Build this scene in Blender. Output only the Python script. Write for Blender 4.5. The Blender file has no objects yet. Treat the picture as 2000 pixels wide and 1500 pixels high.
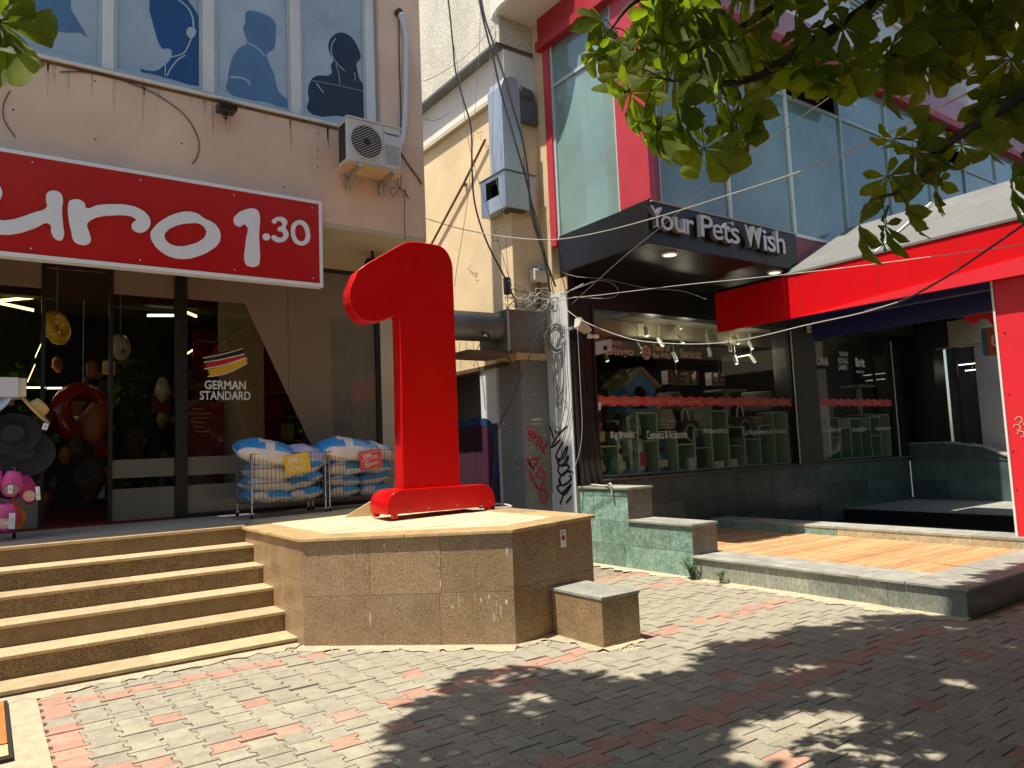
import bpy, bmesh, math, random
from math import sin, cos, pi, radians, atan2, hypot
from mathutils import Vector, Matrix
random.seed(7)
S = bpy.context.scene
COL = S.collection
# ---------------------------------------------------------------- camera, light, exposure
cd = bpy.data.cameras.new('camera'); cam = bpy.data.objects.new('camera', cd); COL.objects.link(cam)
_r = [[0.813141, -0.018589, -0.58177], [-0.580591, -0.097027, -0.808393], [-0.04142, 0.995108, -0.089689]]
cam.matrix_world = Matrix(((_r[0][0],_r[0][1],_r[0][2],0),(_r[1][0],_r[1][1],_r[1][2],0),(_r[2][0],_r[2][1],_r[2][2],1.6),(0,0,0,1)))
cd.sensor_width = 36; cd.sensor_fit = 'HORIZONTAL'; cd.lens = 25.8769; cd.clip_start = .05; cd.clip_end = 2000
S.camera = cam
SUN = Vector((.36, .01, -1)).normalized()
W = bpy.data.worlds.new('World'); S.world = W; W.use_nodes = True
nt = W.node_tree; nt.nodes.clear()
sky = nt.nodes.new('ShaderNodeTexSky'); sky.sky_type = 'NISHITA'; sky.sun_disc = False
sky.sun_elevation = math.asin(-SUN.z); sky.sun_rotation = radians(-90); sky.dust_density = 1.5
bg = nt.nodes.new('ShaderNodeBackground'); bg.inputs[1].default_value = .108
wo = nt.nodes.new('ShaderNodeOutputWorld')
nt.links.new(sky.outputs[0], bg.inputs[0]); nt.links.new(bg.outputs[0], wo.inputs[0])
sl = bpy.data.lights.new('sun', 'SUN'); sl.energy = 4.9; sl.angle = radians(.53); sl.color = (1, .93, .80)
so = bpy.data.objects.new('sun', sl); COL.objects.link(so); so.rotation_euler = (-SUN).to_track_quat('Z', 'Y').to_euler()
S.view_settings.view_transform = 'Standard'; S.view_settings.look = 'None'; S.view_settings.gamma = 1
S.view_settings.exposure = .70
S.view_settings.use_curve_mapping = False
S.render.engine = 'CYCLES'
cy = S.cycles
cy.max_bounces = 9; cy.diffuse_bounces = 4; cy.glossy_bounces = 4; cy.transmission_bounces = 6; cy.transparent_max_bounces = 20
cy.caustics_reflective = False; cy.caustics_refractive = False; cy.sample_clamp_indirect = 6
cy.use_denoising = True
# ---------------------------------------------------------------- materials
MATS = {}
def mat(name, c, rough=.7, metal=0, var=.12, scale=6, c2=None, bump=0, bscale=60, spec=.5, fine=0, fscale=180, stain=0, trans=0, coat=0, emit=None, thresh=(.35,.65), stretch=(1,1,1), stainc=None, transc=None, world=False):
    """procedural surface: base colour broken by two noises, optional speckle, stains and relief"""
    m = bpy.data.materials.new(name); m.use_nodes = True; n = m.node_tree.nodes; L = m.node_tree.links
    b = n['Principled BSDF']; b.inputs['Roughness'].default_value = rough; b.inputs['Metallic'].default_value = metal
    b.inputs['Specular IOR Level'].default_value = spec
    if coat: b.inputs['Coat Weight'].default_value = coat; b.inputs['Coat Roughness'].default_value = .06
    tc = n.new('ShaderNodeTexCoord'); mp = n.new('ShaderNodeMapping'); mp.inputs['Scale'].default_value = stretch
    L.new(n.new('ShaderNodeNewGeometry').outputs['Position'] if world else tc.outputs['Object'], mp.inputs[0])
    def noise(s, d=6, r=.6):
        q = n.new('ShaderNodeTexNoise'); q.inputs['Scale'].default_value = s; q.inputs['Detail'].default_value = d; q.inputs['Roughness'].default_value = r
        L.new(mp.outputs[0], q.inputs['Vector']); return q.outputs[0]
    def ramp(src, a, bb, t=thresh):
        r = n.new('ShaderNodeValToRGB'); r.color_ramp.elements[0].position = t[0]; r.color_ramp.elements[1].position = t[1]
        r.color_ramp.elements[0].color = (*a, 1); r.color_ramp.elements[1].color = (*bb, 1); L.new(src, r.inputs[0]); return r.outputs[0]
    def mix(f, a, bb, mode='MIX'):
        x = n.new('ShaderNodeMix'); x.data_type = 'RGBA'; x.blend_type = mode
        if isinstance(f, (int, float)): x.inputs[0].default_value = f
        else: L.new(f, x.inputs[0])
        L.new(a, x.inputs[6]); L.new(bb, x.inputs[7]); return x.outputs[2]
    if c2 is None:
        a = tuple(v*(1-var) for v in c); d = tuple(min(1, v*(1+var)) for v in c)
    else: a, d = c, c2
    col = ramp(noise(scale), a, d)
    if fine:
        col = mix(fine, col, ramp(noise(fscale, 3, .7), (.12,.12,.12), (1.6,1.55,1.5), (.38,.62)), 'MULTIPLY')
    if stain:
        s = ramp(noise(scale*.35, 8, .7), (0,0,0), (1,1,1), (.52,.72))
        sc = n.new('ShaderNodeRGB'); sc.outputs[0].default_value = (*(stainc or tuple(v*.45 for v in c)), 1)
        f = n.new('ShaderNodeMath'); f.operation = 'MULTIPLY'; L.new(s, f.inputs[0]); f.inputs[1].default_value = stain
        col = mix(f.outputs[0], col, sc.outputs[0])
    oi = n.new('ShaderNodeObjectInfo'); hv = n.new('ShaderNodeHueSaturation'); L.new(col, hv.inputs['Color'])
    mr = n.new('ShaderNodeMapRange'); mr.inputs[3].default_value = 1-var*.9; mr.inputs[4].default_value = 1+var*.9
    L.new(oi.outputs['Random'], mr.inputs[0]); L.new(mr.outputs[0], hv.inputs['Value']); col = hv.outputs[0]
    L.new(col, b.inputs['Base Color'])
    rr = n.new('ShaderNodeMapRange'); rr.inputs[3].default_value = max(.02, rough*.8); rr.inputs[4].default_value = min(1, rough*1.2)
    L.new(noise(scale*1.7), rr.inputs[0]); L.new(rr.outputs[0], b.inputs['Roughness'])
    if bump:
        bp = n.new('ShaderNodeBump'); bp.inputs['Strength'].default_value = bump; bp.inputs['Distance'].default_value = .01
        L.new(noise(bscale, 4), bp.inputs['Height']); L.new(bp.outputs[0], b.inputs['Normal'])
    if emit: b.inputs['Emission Color'].default_value = (*emit[:3], 1); b.inputs['Emission Strength'].default_value = emit[3]
    if trans:
        t = n.new('ShaderNodeBsdfTranslucent'); L.new(col, t.inputs[0])
        if transc:
            tm = n.new('ShaderNodeMix'); tm.data_type = 'RGBA'; tm.blend_type = 'MULTIPLY'; tm.inputs[0].default_value = 1; L.new(col, tm.inputs[6]); tm.inputs[7].default_value = (*transc, 1); L.new(tm.outputs[2], t.inputs[0])
        x = n.new('ShaderNodeMixShader'); x.inputs[0].default_value = trans
        L.new(b.outputs[0], x.inputs[1]); L.new(t.outputs[0], x.inputs[2]); L.new(x.outputs[0], n['Material Output'].inputs[0])
    MATS[name] = m; return m
def glassmat(name, tint=(.8,.85,.82), ior=1.5, diff=0, dcol=(.5,.5,.5), rough=0.0):
    m = bpy.data.materials.new(name); m.use_nodes = True; n = m.node_tree.nodes; L = m.node_tree.links; n.remove(n['Principled BSDF'])
    t = n.new('ShaderNodeBsdfTransparent'); t.inputs[0].default_value = (*tint, 1)
    g = n.new('ShaderNodeBsdfGlossy'); g.inputs['Roughness'].default_value = rough
    fr = n.new('ShaderNodeFresnel'); fr.inputs[0].default_value = ior
    ge = n.new('ShaderNodeNewGeometry'); ma = n.new('ShaderNodeMath'); ma.operation = 'SUBTRACT'; ma.inputs[0].default_value = 1; L.new(ge.outputs['Backfacing'], ma.inputs[1])
    mb = n.new('ShaderNodeMath'); mb.operation = 'MULTIPLY'; L.new(fr.outputs[0], mb.inputs[0]); L.new(ma.outputs[0], mb.inputs[1])
    x = n.new('ShaderNodeMixShader'); L.new(mb.outputs[0], x.inputs[0])
    src = t.outputs[0]
    if diff:
        d = n.new('ShaderNodeBsdfDiffuse'); d.inputs[0].default_value = (*dcol, 1); y = n.new('ShaderNodeMixShader'); y.inputs[0].default_value = diff
        L.new(t.outputs[0], y.inputs[1]); L.new(d.outputs[0], y.inputs[2]); src = y.outputs[0]
    L.new(src, x.inputs[1]); L.new(g.outputs[0], x.inputs[2]); L.new(x.outputs[0], n['Material Output'].inputs[0])
    MATS[name] = m; return m
mat('facade', (.76,.545,.40), .9, var=.09, scale=1.2, bump=.25, bscale=90, stain=.4, stainc=(.56,.44,.33))
mat('soffit', (.52,.46,.34), .9, var=.05, scale=2, stain=.3)
mat('frame_grey', (.42,.49,.49), .45, var=.05)
mat('frame_white', (.72,.72,.68), .45, var=.05)
mat('pane_grey', (.34,.41,.45), .12, var=.16, scale=1.4, spec=.9)
mat('film_blue', (.006,.07,.22), .35, var=.1, scale=2)
mat('film_light', (.09,.2,.34), .3, var=.1, scale=2)
mat('film_dark', (.012,.022,.035), .3, var=.1)
mat('film_line', (.42,.52,.58), .4, var=.03)
mat('sign_red', (.44,.001,.003), .4, var=.04, scale=2, coat=.15)
mat('sign_white', (.74,.77,.83), .45, var=.02)
mat('num_red', (.47,.0010,.002), .3, var=.06, scale=2.5, coat=.12, spec=.3, stain=.15, stainc=(.6,.03,.05))
mat('granite', (.31,.21,.115), .42, var=.12, scale=5, fine=.95, fscale=150, stain=.5, stainc=(.36,.29,.21), bump=.04)
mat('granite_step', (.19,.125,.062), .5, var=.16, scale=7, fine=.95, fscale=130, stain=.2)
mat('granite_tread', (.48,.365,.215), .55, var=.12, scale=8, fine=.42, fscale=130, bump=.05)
mat('granite_coping', (.48,.34,.17), .35, var=.15, scale=6, fine=.4, fscale=130)
mat('tile_cream', (.58,.48,.31), .6, var=.1, scale=5, stain=.25, stainc=(.45,.38,.26))
mat('porch_tile', (.40,.38,.33), .5, var=.1, scale=5)
mat('marble', (.13,.245,.195), .38, var=.3, scale=4, c2=(.29,.42,.345), fine=.4, fscale=30, stain=.45, stainc=(.36,.48,.41), bump=.05, thresh=(.3,.7))
mat('marble_dark', (.055,.066,.058), .26, var=.3, scale=3, c2=(.115,.13,.115), stain=.25, stainc=(.12,.13,.12))
mat('marble_grey', (.14,.13,.115), .5, var=.25, scale=5, fine=.3, fscale=60, stain=.3, stainc=(.25,.24,.21))
mat('marble_teal', (.05,.088,.085), .35, var=.3, scale=2.5, c2=(.09,.135,.128), stain=.3, stainc=(.14,.19,.18))  # on the pet shop base this tone carries reflected light
mat('rim_stone', (.30,.30,.265), .6, var=.2, scale=4, fine=.3, fscale=70, stain=.4, stainc=(.16,.16,.14), bump=.08)
mat('rim_tan', (.42,.36,.235), .7, var=.2, scale=4, fine=.4, fscale=60, stain=.4, stainc=(.25,.22,.16), bump=.1)
mat('deck_wood', (.40,.215,.095), .6, var=.2, scale=2.2, c2=(.54,.33,.165), stretch=(1,14,14), bump=.15, bscale=20)
mat('paver_grey', (.33,.303,.232), .9, var=.13, scale=9, world=True, fine=.5, fscale=230, stain=.5, stainc=(.40,.35,.26), bump=.5, bscale=220)
mat('paver_red', (.425,.245,.182), .9, var=.14, scale=9, world=True, fine=.5, fscale=230, stain=.55, stainc=(.40,.31,.235), bump=.5, bscale=220)
mat('sand', (.44,.385,.27), .95, var=.2, scale=4, fine=.45, fscale=150, bump=.6, bscale=120, stain=.4, stainc=(.3,.27,.2))
mat('joint', (.20,.165,.11), .95, var=.3, scale=9, fine=.4, fscale=160)
mat('mortar', (.42,.36,.25), .95, var=.15, scale=10, fine=.3, fscale=120, bump=.6, bscale=90)
mat('asphalt', (.05,.05,.05), .9, var=.15, scale=3, fine=.4)
mat('beige_wall', (.66,.505,.305), .95, var=.10, scale=1.1, bump=.15, bscale=50, stain=.5, stainc=(.52,.35,.19))
mat('stucco', (.60,.57,.47), 1, var=.10, scale=2, bump=1, bscale=42, fine=.38, fscale=42)
mat('white_wall', (.72,.70,.63), .9, var=.06, scale=1.5, stain=.25, bump=.1)
mat('white_pillar', (.60,.61,.62), .8, var=.1, scale=1.3, stain=.7, stainc=(.30,.30,.30), stretch=(1,1,.35))
mat('grey_pillar', (.20,.20,.195), .8, var=.12, scale=1.6, stain=.55, stainc=(.36,.36,.35), bump=.1)
mat('dark_recess', (.12,.105,.085), .9, var=.2, scale=1.5)
mat('galv', (.46,.49,.52), .42, .75, var=.12, scale=3, stain=.3, stainc=(.3,.3,.3), stretch=(1,1,.3))
mat('galv_dull', (.17,.18,.18), .5, .55, var=.15, scale=2.5, stain=.6, stainc=(.15,.11,.07), stretch=(1,1,.4))
mat('rust', (.13,.075,.04), .85, .2, var=.3, scale=8)
mat('black_panel', (.009,.0085,.008), .38, var=.15, scale=2)
mat('black_metal', (.012,.012,.012), .4, var=.1)
mat('black_matt', (.01,.01,.01), .8, var=.1)
mat('dark_tile', (.03,.029,.027), .25, var=.2, scale=2)
mat('letter_white', (.62,.63,.68), .45, var=.03)
mat('letter_side', (.10,.10,.10), .4, var=.05)
mat('red_frame', (.50,.045,.065), .4, var=.06, scale=3)
mat('red_beam', (.36,.012,.02), .45, var=.08)
mat('maroon', (.22,.045,.065), .45, var=.15, scale=1.4)
mat('purple_panel', (.40,.19,.22), .45, var=.12, scale=1.2, stretch=(2,1,.3))
mat('fascia_red', (.72,.003,.008), .5, spec=.2, var=.03, scale=2, trans=.12)
mat('marble_weathered', (.20,.235,.20), .5, var=.2, scale=3, c2=(.33,.33,.27), fine=.35, fscale=50, stain=.5, stainc=(.30,.26,.18), stretch=(1,1,.4))
mat('post_red', (.74,.018,.032), .45, var=.04, scale=2)
mat('navy', (.004,.008,.085), .4, var=.1)
mat('roof_sheet', (.26,.26,.25), .6, var=.08, scale=2, stain=.35, stainc=(.42,.42,.40), trans=.35)
mat('teal_glass', (.19,.29,.265), .03, .0, var=.2, scale=.6, spec=.7, coat=.25, bump=.02, bscale=1.2)
mat('curtain', (.36,.40,.36), .8, var=.05)
mat('cable_dark', (.03,.03,.035), .6, var=.1)
mat('cable_white', (.42,.41,.38), .6, var=.1)
mat('cable_grey', (.2,.2,.2), .6, var=.1)
mat('ac_white', (.62,.60,.57), .5, var=.05, stain=.2)
mat('ac_dark', (.02,.022,.026), .6, var=.1)
mat('wood_tray', (.55,.38,.22), .8, var=.15, scale=4, stain=.4)
mat('pipe_white', (.62,.66,.74), .5, var=.05)
mat('text_grey', (.22,.25,.28), .6, var=.02)
mat('text_white', (.72,.72,.72), .6, var=.02)
mat('text_pink', (.55,.36,.31), .6, var=.02)
mat('film_beige', (.215,.165,.125), .25, var=.05, scale=.8)
mat('film_grey', (.20,.175,.135), .25, var=.05, scale=.8)
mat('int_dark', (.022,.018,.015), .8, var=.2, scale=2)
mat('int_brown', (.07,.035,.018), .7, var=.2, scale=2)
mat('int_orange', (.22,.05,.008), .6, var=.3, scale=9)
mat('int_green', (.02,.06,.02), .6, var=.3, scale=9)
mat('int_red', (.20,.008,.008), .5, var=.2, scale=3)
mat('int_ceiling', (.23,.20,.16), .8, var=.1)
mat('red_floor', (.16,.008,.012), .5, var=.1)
mat('led', (1,.95,.5), .5, emit=(1,.86,.33,3.2), var=0)
mat('led_white', (1,1,.95), .5, emit=(1,.95,.85,3.0), var=0)
mat('spot_lit', (1,1,.9), .5, emit=(1,.95,.75,.8), var=0)
mat('yellow_ring', (.70,.45,.015), .3, var=.15, scale=7, stain=.5, stainc=(.05,.25,.12), coat=.5)
mat('white_ring', (.55,.5,.45), .3, var=.1, coat=.5)
mat('red_ring', (.24,.006,.008), .3, var=.1, coat=.5)
mat('orange', (.62,.13,.015), .5, var=.12)
mat('flag_black', (.012,.012,.012), .5, var=.1); mat('flag_red', (.52,.012,.02), .5, var=.05); mat('flag_gold', (.72,.42,.02), .5, var=.05)
mat('sack_blue', (.03,.30,.66), .35, var=.12, scale=5, coat=.3, bump=.25, bscale=14)
mat('sack_white', (.66,.62,.57), .55, var=.12, scale=6, bump=.35, bscale=18, stain=.15)
mat('sack_lilac', (.42,.46,.68), .35, var=.08, coat=.3, bump=.2, bscale=14)
mat('chrome', (.6,.6,.6), .25, .9, var=.08)
mat('wire', (.12,.12,.125), .4, .7, var=.1)
mat('rubber', (.015,.015,.015), .7, var=.1)
mat('tag_yellow', (.66,.45,.02), .5, var=.05); mat('tag_red', (.60,.07,.055), .5, var=.05); mat('tag_white', (.74,.75,.75), .6, var=.04)
mat('straw', (.62,.45,.20), .8, var=.16, scale=22, bump=.5, bscale=140)
mat('hat_dark', (.010,.013,.017), .85, var=.2, scale=5); mat('hat_grey', (.015,.018,.022), .85, var=.2, scale=5)
mat('pink', (.66,.10,.28), .6, var=.22, scale=14, c2=(.42,.05,.30)); mat('magenta', (.38,.02,.16), .6, var=.25, scale=9); mat('patch_pink', (.7,.42,.36), .7, var=.3, scale=30)
mat('board_white', (.55,.57,.68), .5, var=.03)
mat('mint', (.24,.38,.29), .5, var=.08, scale=2); mat('mint_edge', (.50,.62,.52), .5, var=.04)
mat('house_blue', (.09,.26,.60), .55, var=.06); mat('house_roof', (.33,.22,.13), .7, var=.1)
mat('bag_white', (.60,.58,.53), .5, var=.1, scale=9); mat('bag_red', (.55,.04,.06), .4, var=.15, scale=6); mat('bag_cream', (.62,.50,.32), .5, var=.12); mat('bag_blue', (.05,.17,.45), .4, var=.1)
mat('basket', (.45,.38,.28), .8, var=.2, scale=30); mat('grey_soft', (.28,.28,.27), .8, var=.12)
mat('wave_red', (.62,.075,.065), .5, var=.03)
mat('pillow_yellow', (.7,.55,.05), .5, var=.05)
mat('paint_red', (.45,.012,.035), .7, var=.15, scale=40); mat('paint_black', (.012,.012,.014), .7, var=.1)
mat('paint_purple', (.045,.007,.028), .7, var=.12, scale=5); mat('paint_blue', (.008,.05,.14), .6, var=.25, scale=9); mat('paint_white', (.55,.55,.53), .8, var=.2, scale=30)
mat('scratch', (.66,.05,.055), .5, var=.1); mat('drip', (.60,.44,.325), .9, var=.2, scale=20); mat('lime', (.42,.34,.24), .8, var=.3, scale=30); mat('groove', (.30,.002,.006), .6, var=.1)
mat('weed', (.09,.17,.025), .6, var=.3, trans=.35)
mat('leaf', (.050,.075,.012), .55, var=.3, scale=14, trans=.46, c2=(.092,.122,.018), bump=.2, bscale=45, spec=.12, transc=(4.3,4.6,1.0))
mat('bark', (.035,.028,.022), .9, var=.3, scale=12, bump=.7, bscale=60)
mat('orange_plate', (.60,.14,.03), .6, var=.15, scale=9, stain=.4, stainc=(.4,.12,.06)); mat('gold_dirty', (.52,.40,.20), .7, var=.12)
mat('plywood', (.58,.43,.22), .7, var=.12)
mat('blue_cap', (.02,.30,.62), .4, var=.05); mat('box_cream', (.55,.50,.40), .6, var=.1, stain=.3)
mat('far_wall', (.42,.40,.36), .9, var=.1, scale=1); mat('far_window', (.03,.04,.05), .1, var=.2, spec=.8); mat('shutter', (.22,.28,.34), .6, var=.1); mat('balcony_white', (.62,.62,.60), .8, var=.06, stain=.2)
mat('sign_teal', (.03,.14,.20), .5, var=.05); mat('sign_orange', (.40,.09,.02), .5, var=.05)
glassmat('shop_glass', (.80,.78,.72), 1.5); glassmat('pet_glass', (.84,.86,.82), 1.5)
glassmat('frosted', (.85,.82,.76), 1.5, .38, (.30,.26,.21))
glassmat('clear_plastic', (.9,.9,.9), 1.45)
# ---------------------------------------------------------------- mesh helpers
ORG = {}
class G:
    def __init__(s): s.v = []; s.f = []; s.mi = []; s.k = 0
    def add(s, vs, fs):
        b = len(s.v); s.v += [tuple(p) for p in vs]; s.f += [tuple(b+i for i in q) for q in fs]; s.mi += [s.k]*len(fs); return s
    def box(s, a, b):
        x0,y0,z0 = a; x1,y1,z1 = b
        return s.add([(x0,y0,z0),(x1,y0,z0),(x1,y1,z0),(x0,y1,z0),(x0,y0,z1),(x1,y0,z1),(x1,y1,z1),(x0,y1,z1)],
                     [(0,3,2,1),(4,5,6,7),(0,1,5,4),(1,2,6,5),(2,3,7,6),(3,0,4,7)])
    def prism(s, pts, d):
        """closed polygon of 3-D points extruded by vector d"""
        n = len(pts); d = Vector(d); A = [Vector(p) for p in pts]; nn = Vector((0,0,0))
        for i in range(n): nn += A[i].cross(A[(i+1) % n])
        if nn.dot(d) > 0: A.reverse()
        vs = A+[p+d for p in A]
        return s.add(vs, [tuple(range(n)), tuple(range(2*n-1, n-1, -1))]+[(i, n+i, n+(i+1) % n, (i+1) % n) for i in range(n)])
    def tube(s, pts, r, n=6, r1=None, cap=True):
        P = [Vector(p) for p in pts]; m = len(P); rings = []; up = None
        for i, p in enumerate(P):
            t = (P[min(i+1, m-1)]-P[max(i-1, 0)]).normalized()
            if up is None: up = Vector((0,0,1)) if abs(t.z) < .9 else Vector((1,0,0))
            u = (up-t*up.dot(t)).normalized(); w = t.cross(u); up = u
            rr = r if r1 is None else r+(r1-r)*i/max(1, m-1)
            rings.append([p+u*(rr*cos(2*pi*k/n))+w*(rr*sin(2*pi*k/n)) for k in range(n)])
        fs = []
        for i in range(m-1):
            for k in range(n): fs.append((i*n+k, i*n+(k+1) % n, (i+1)*n+(k+1) % n, (i+1)*n+k))
        if cap: fs += [tuple(range(n-1, -1, -1)), tuple((m-1)*n+k for k in range(n))]
        return s.add([q for g in rings for q in g], fs)
    def cyl(s, p, q, r, r1=None, n=12): return s.tube([p, q], r, n, r1)
    def lathe(s, prof, o, ax=(0,0,1), n=20, sx=1):
        ax = Vector(ax).normalized(); a = Vector((1,0,0)) if abs(ax.x) < .8 else Vector((0,1,0))
        u = (a-ax*a.dot(ax)).normalized(); w = ax.cross(u); o = Vector(o); vs = []
        for r, h in prof:
            for k in range(n): vs.append(o+ax*h+u*(r*sx*cos(2*pi*k/n))+w*(r*sin(2*pi*k/n)))
        m = len(prof); fs = [(i*n+k, i*n+(k+1) % n, (i+1)*n+(k+1) % n, (i+1)*n+k) for i in range(m-1) for k in range(n)]
        return s.add(vs, fs+[tuple(range(n-1, -1, -1)), tuple((m-1)*n+k for k in range(n))])
    def torus(s, o, ax, R, r, n=28, m=10):
        ax = Vector(ax).normalized(); a = Vector((1,0,0)) if abs(ax.x) < .8 else Vector((0,1,0))
        u = (a-ax*a.dot(ax)).normalized(); w = ax.cross(u); o = Vector(o); vs = []
        for i in range(n):
            d = u*cos(2*pi*i/n)+w*sin(2*pi*i/n)
            for k in range(m): vs.append(o+d*(R+r*cos(2*pi*k/m))+ax*(r*sin(2*pi*k/m)))
        return s.add(vs, [(i*m+k, ((i+1) % n)*m+k, ((i+1) % n)*m+(k+1) % m, i*m+(k+1) % m) for i in range(n) for k in range(m)])
    def ribbon(s, pts, w, n, t=.0012):
        """a painted stroke: flat bar following pts on a surface whose outward normal is n"""
        n = Vector(n).normalized(); P = [Vector(p) for p in pts]; m = len(P); vs = []
        for i, p in enumerate(P):
            d = (P[min(i+1, m-1)]-P[max(i-1, 0)]).normalized(); c = n.cross(d)*(w/2)
            vs += [p-c, p+c, p+c+n*t, p-c+n*t]
        fs = [(0,1,2,3), ((m-1)*4+3, (m-1)*4+2, (m-1)*4+1, (m-1)*4)]
        for i in range(m-1):
            for k in range(4): fs.append((i*4+k, (i+1)*4+k, (i+1)*4+(k+1) % 4, i*4+(k+1) % 4))
        return s.add(vs, fs)
    def mk(s, name, m, parent=None, smooth=False, bevel=0, kind=None, org=None, fix=False):
        if parent is not None: o0 = Vector(ORG[parent.name])
        elif org is not None: o0 = Vector(org)
        else:
            xs = [p[0] for p in s.v]; ys = [p[1] for p in s.v]
            o0 = Vector(((min(xs)+max(xs))/2, (min(ys)+max(ys))/2, min(p[2] for p in s.v)))
        me = bpy.data.meshes.new(name); me.from_pydata([Vector(p)-o0 for p in s.v], [], s.f)
        ms = m if isinstance(m, (list, tuple)) else [m]
        for q in ms: me.materials.append(MATS[q])
        if len(ms) > 1: me.polygons.foreach_set('material_index', s.mi)
        if fix:
            bm = bmesh.new(); bm.from_mesh(me); bmesh.ops.recalc_face_normals(bm, faces=bm.faces); bm.to_mesh(me); bm.free()
        if smooth:
            me.polygons.foreach_set('use_smooth', [True]*len(me.polygons))
            if smooth != 1: me.set_sharp_from_angle(angle=radians(smooth))
        ob = bpy.data.objects.new(name, me); COL.objects.link(ob)
        if parent is not None: ob.parent = parent
        else: ob.location = o0
        ORG[ob.name] = tuple(o0)
        if bevel:
            b = ob.modifiers.new('edge', 'BEVEL'); b.width = bevel; b.segments = 2; b.limit_method = 'ANGLE'; b.angle_limit = radians(40)
        if kind: ob['kind'] = kind
        return ob
def tag(o, label, cat, group=None):
    o['label'] = label; o['category'] = cat
    if group: o['group'] = group
    return o
def thing(name, label, cat, loc=(0,0,0), group=None):
    o = bpy.data.objects.new(name, None); COL.objects.link(o); o.location = loc; o.empty_display_size = .1
    ORG[o.name] = tuple(loc); return tag(o, label, cat, group)
def bx(name, m, a, b, parent=None, bevel=0, kind=None): return G().box(a, b).mk(name, m, parent, bevel=bevel, kind=kind)
def lerp(a, b, t): return tuple(p+(q-p)*t for p, q in zip(a, b))
def smoothpath(pts, k=5):
    """Catmull-Rom through pts"""
    P = [Vector(p) for p in pts]; out = []
    for i in range(len(P)-1):
        a, b, c, d = P[max(i-1, 0)], P[i], P[i+1], P[min(i+2, len(P)-1)]
        for j in range(k):
            t = j/k; out.append(.5*((2*b)+(c-a)*t+(2*a-5*b+4*c-d)*t*t+(3*b-a-3*c+d)*t**3))
    return out+[P[-1]]
def curve_mesh(loops, depth=.01, smooth=True, bev=0):
    """filled 2-D outline(s) (outer first, holes after) -> (verts, faces) in local x,y with thickness in z"""
    cu = bpy.data.curves.new('c', 'CURVE'); cu.dimensions = '2D'; cu.fill_mode = 'BOTH'; cu.extrude = depth/2; cu.resolution_u = 5
    if bev: cu.bevel_depth = bev; cu.bevel_resolution = 2; cu.offset = -bev
    for lp in loops:
        if smooth:
            sp = cu.splines.new('BEZIER'); sp.bezier_points.add(len(lp)-1)
            for bp, p in zip(sp.bezier_points, lp): bp.co = (p[0], p[1], 0); bp.handle_left_type = bp.handle_right_type = 'AUTO'
        else:
            sp = cu.splines.new('POLY'); sp.points.add(len(lp)-1)
            for bp, p in zip(sp.points, lp): bp.co = (p[0], p[1], 0, 1)
        sp.use_cyclic_u = True
    ob = bpy.data.objects.new('c', cu); COL.objects.link(ob)
    me = bpy.data.meshes.new_from_object(ob.evaluated_get(bpy.context.evaluated_depsgraph_get()))
    r = [v.co.copy() for v in me.vertices], [tuple(p.vertices) for p in me.polygons]
    bpy.data.objects.remove(ob); bpy.data.curves.remove(cu); bpy.data.meshes.remove(me); return r
def text_mesh(s, depth=.004, bold=0, shear=0, align='LEFT'):
    cu = bpy.data.curves.new('t', 'FONT'); cu.body = s; cu.size = 1; cu.extrude = depth; cu.offset = bold; cu.shear = shear; cu.resolution_u = 3; cu.align_x = align
    ob = bpy.data.objects.new('t', cu); COL.objects.link(ob)
    me = bpy.data.meshes.new_from_object(ob.evaluated_get(bpy.context.evaluated_depsgraph_get()))
    r = [v.co.copy() for v in me.vertices], [tuple(p.vertices) for p in me.polygons]
    bpy.data.objects.remove(ob); bpy.data.curves.remove(cu); bpy.data.meshes.remove(me); return r
def put(vf, o, u, v, w=None, fit=None, hfit=None):
    """place a local (x,y,z) mesh at o with axes u, v; scaled so its width is fit and its height hfit"""
    vs, fs = vf; u = Vector(u).normalized(); v = Vector(v); v = v.normalized(); n = u.cross(v)
    if not vs: return G()
    x0 = min(p.x for p in vs); x1 = max(p.x for p in vs); y0 = min(p.y for p in vs); y1 = max(p.y for p in vs)
    sx = fit/(x1-x0) if fit else 1; sy = hfit/(y1-y0) if hfit else sx
    if not fit: sx = sy
    g = G(); o = Vector(o); g.add([o+u*((p.x-x0)*sx)+v*((p.y-y0)*sy)+n*(p.z*(w or 1)) for p in vs], fs); return g
def plane_shape(loops, axis, val, depth, out, smooth=True, bev=0):
    """outline given in world coordinates on the plane axis = val (x,z) or (y,z); thickness depth towards 'out' (+-1)"""
    vs, fs = curve_mesh(loops, depth, smooth, bev); g = G()
    if axis == 'y': g.add([(p.x, val+out*(p.z+depth/2), p.y) for p in vs], fs)
    else: g.add([(val+out*(p.z+depth/2), p.x, p.y) for p in vs], fs)
    return g
def wire_thing(name, label, pts, r, m, cat='cable', group=None, n=5):
    return tag(G().tube(smoothpath(pts), r, n).mk(name, m, smooth=True), label, cat, group)
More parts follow.
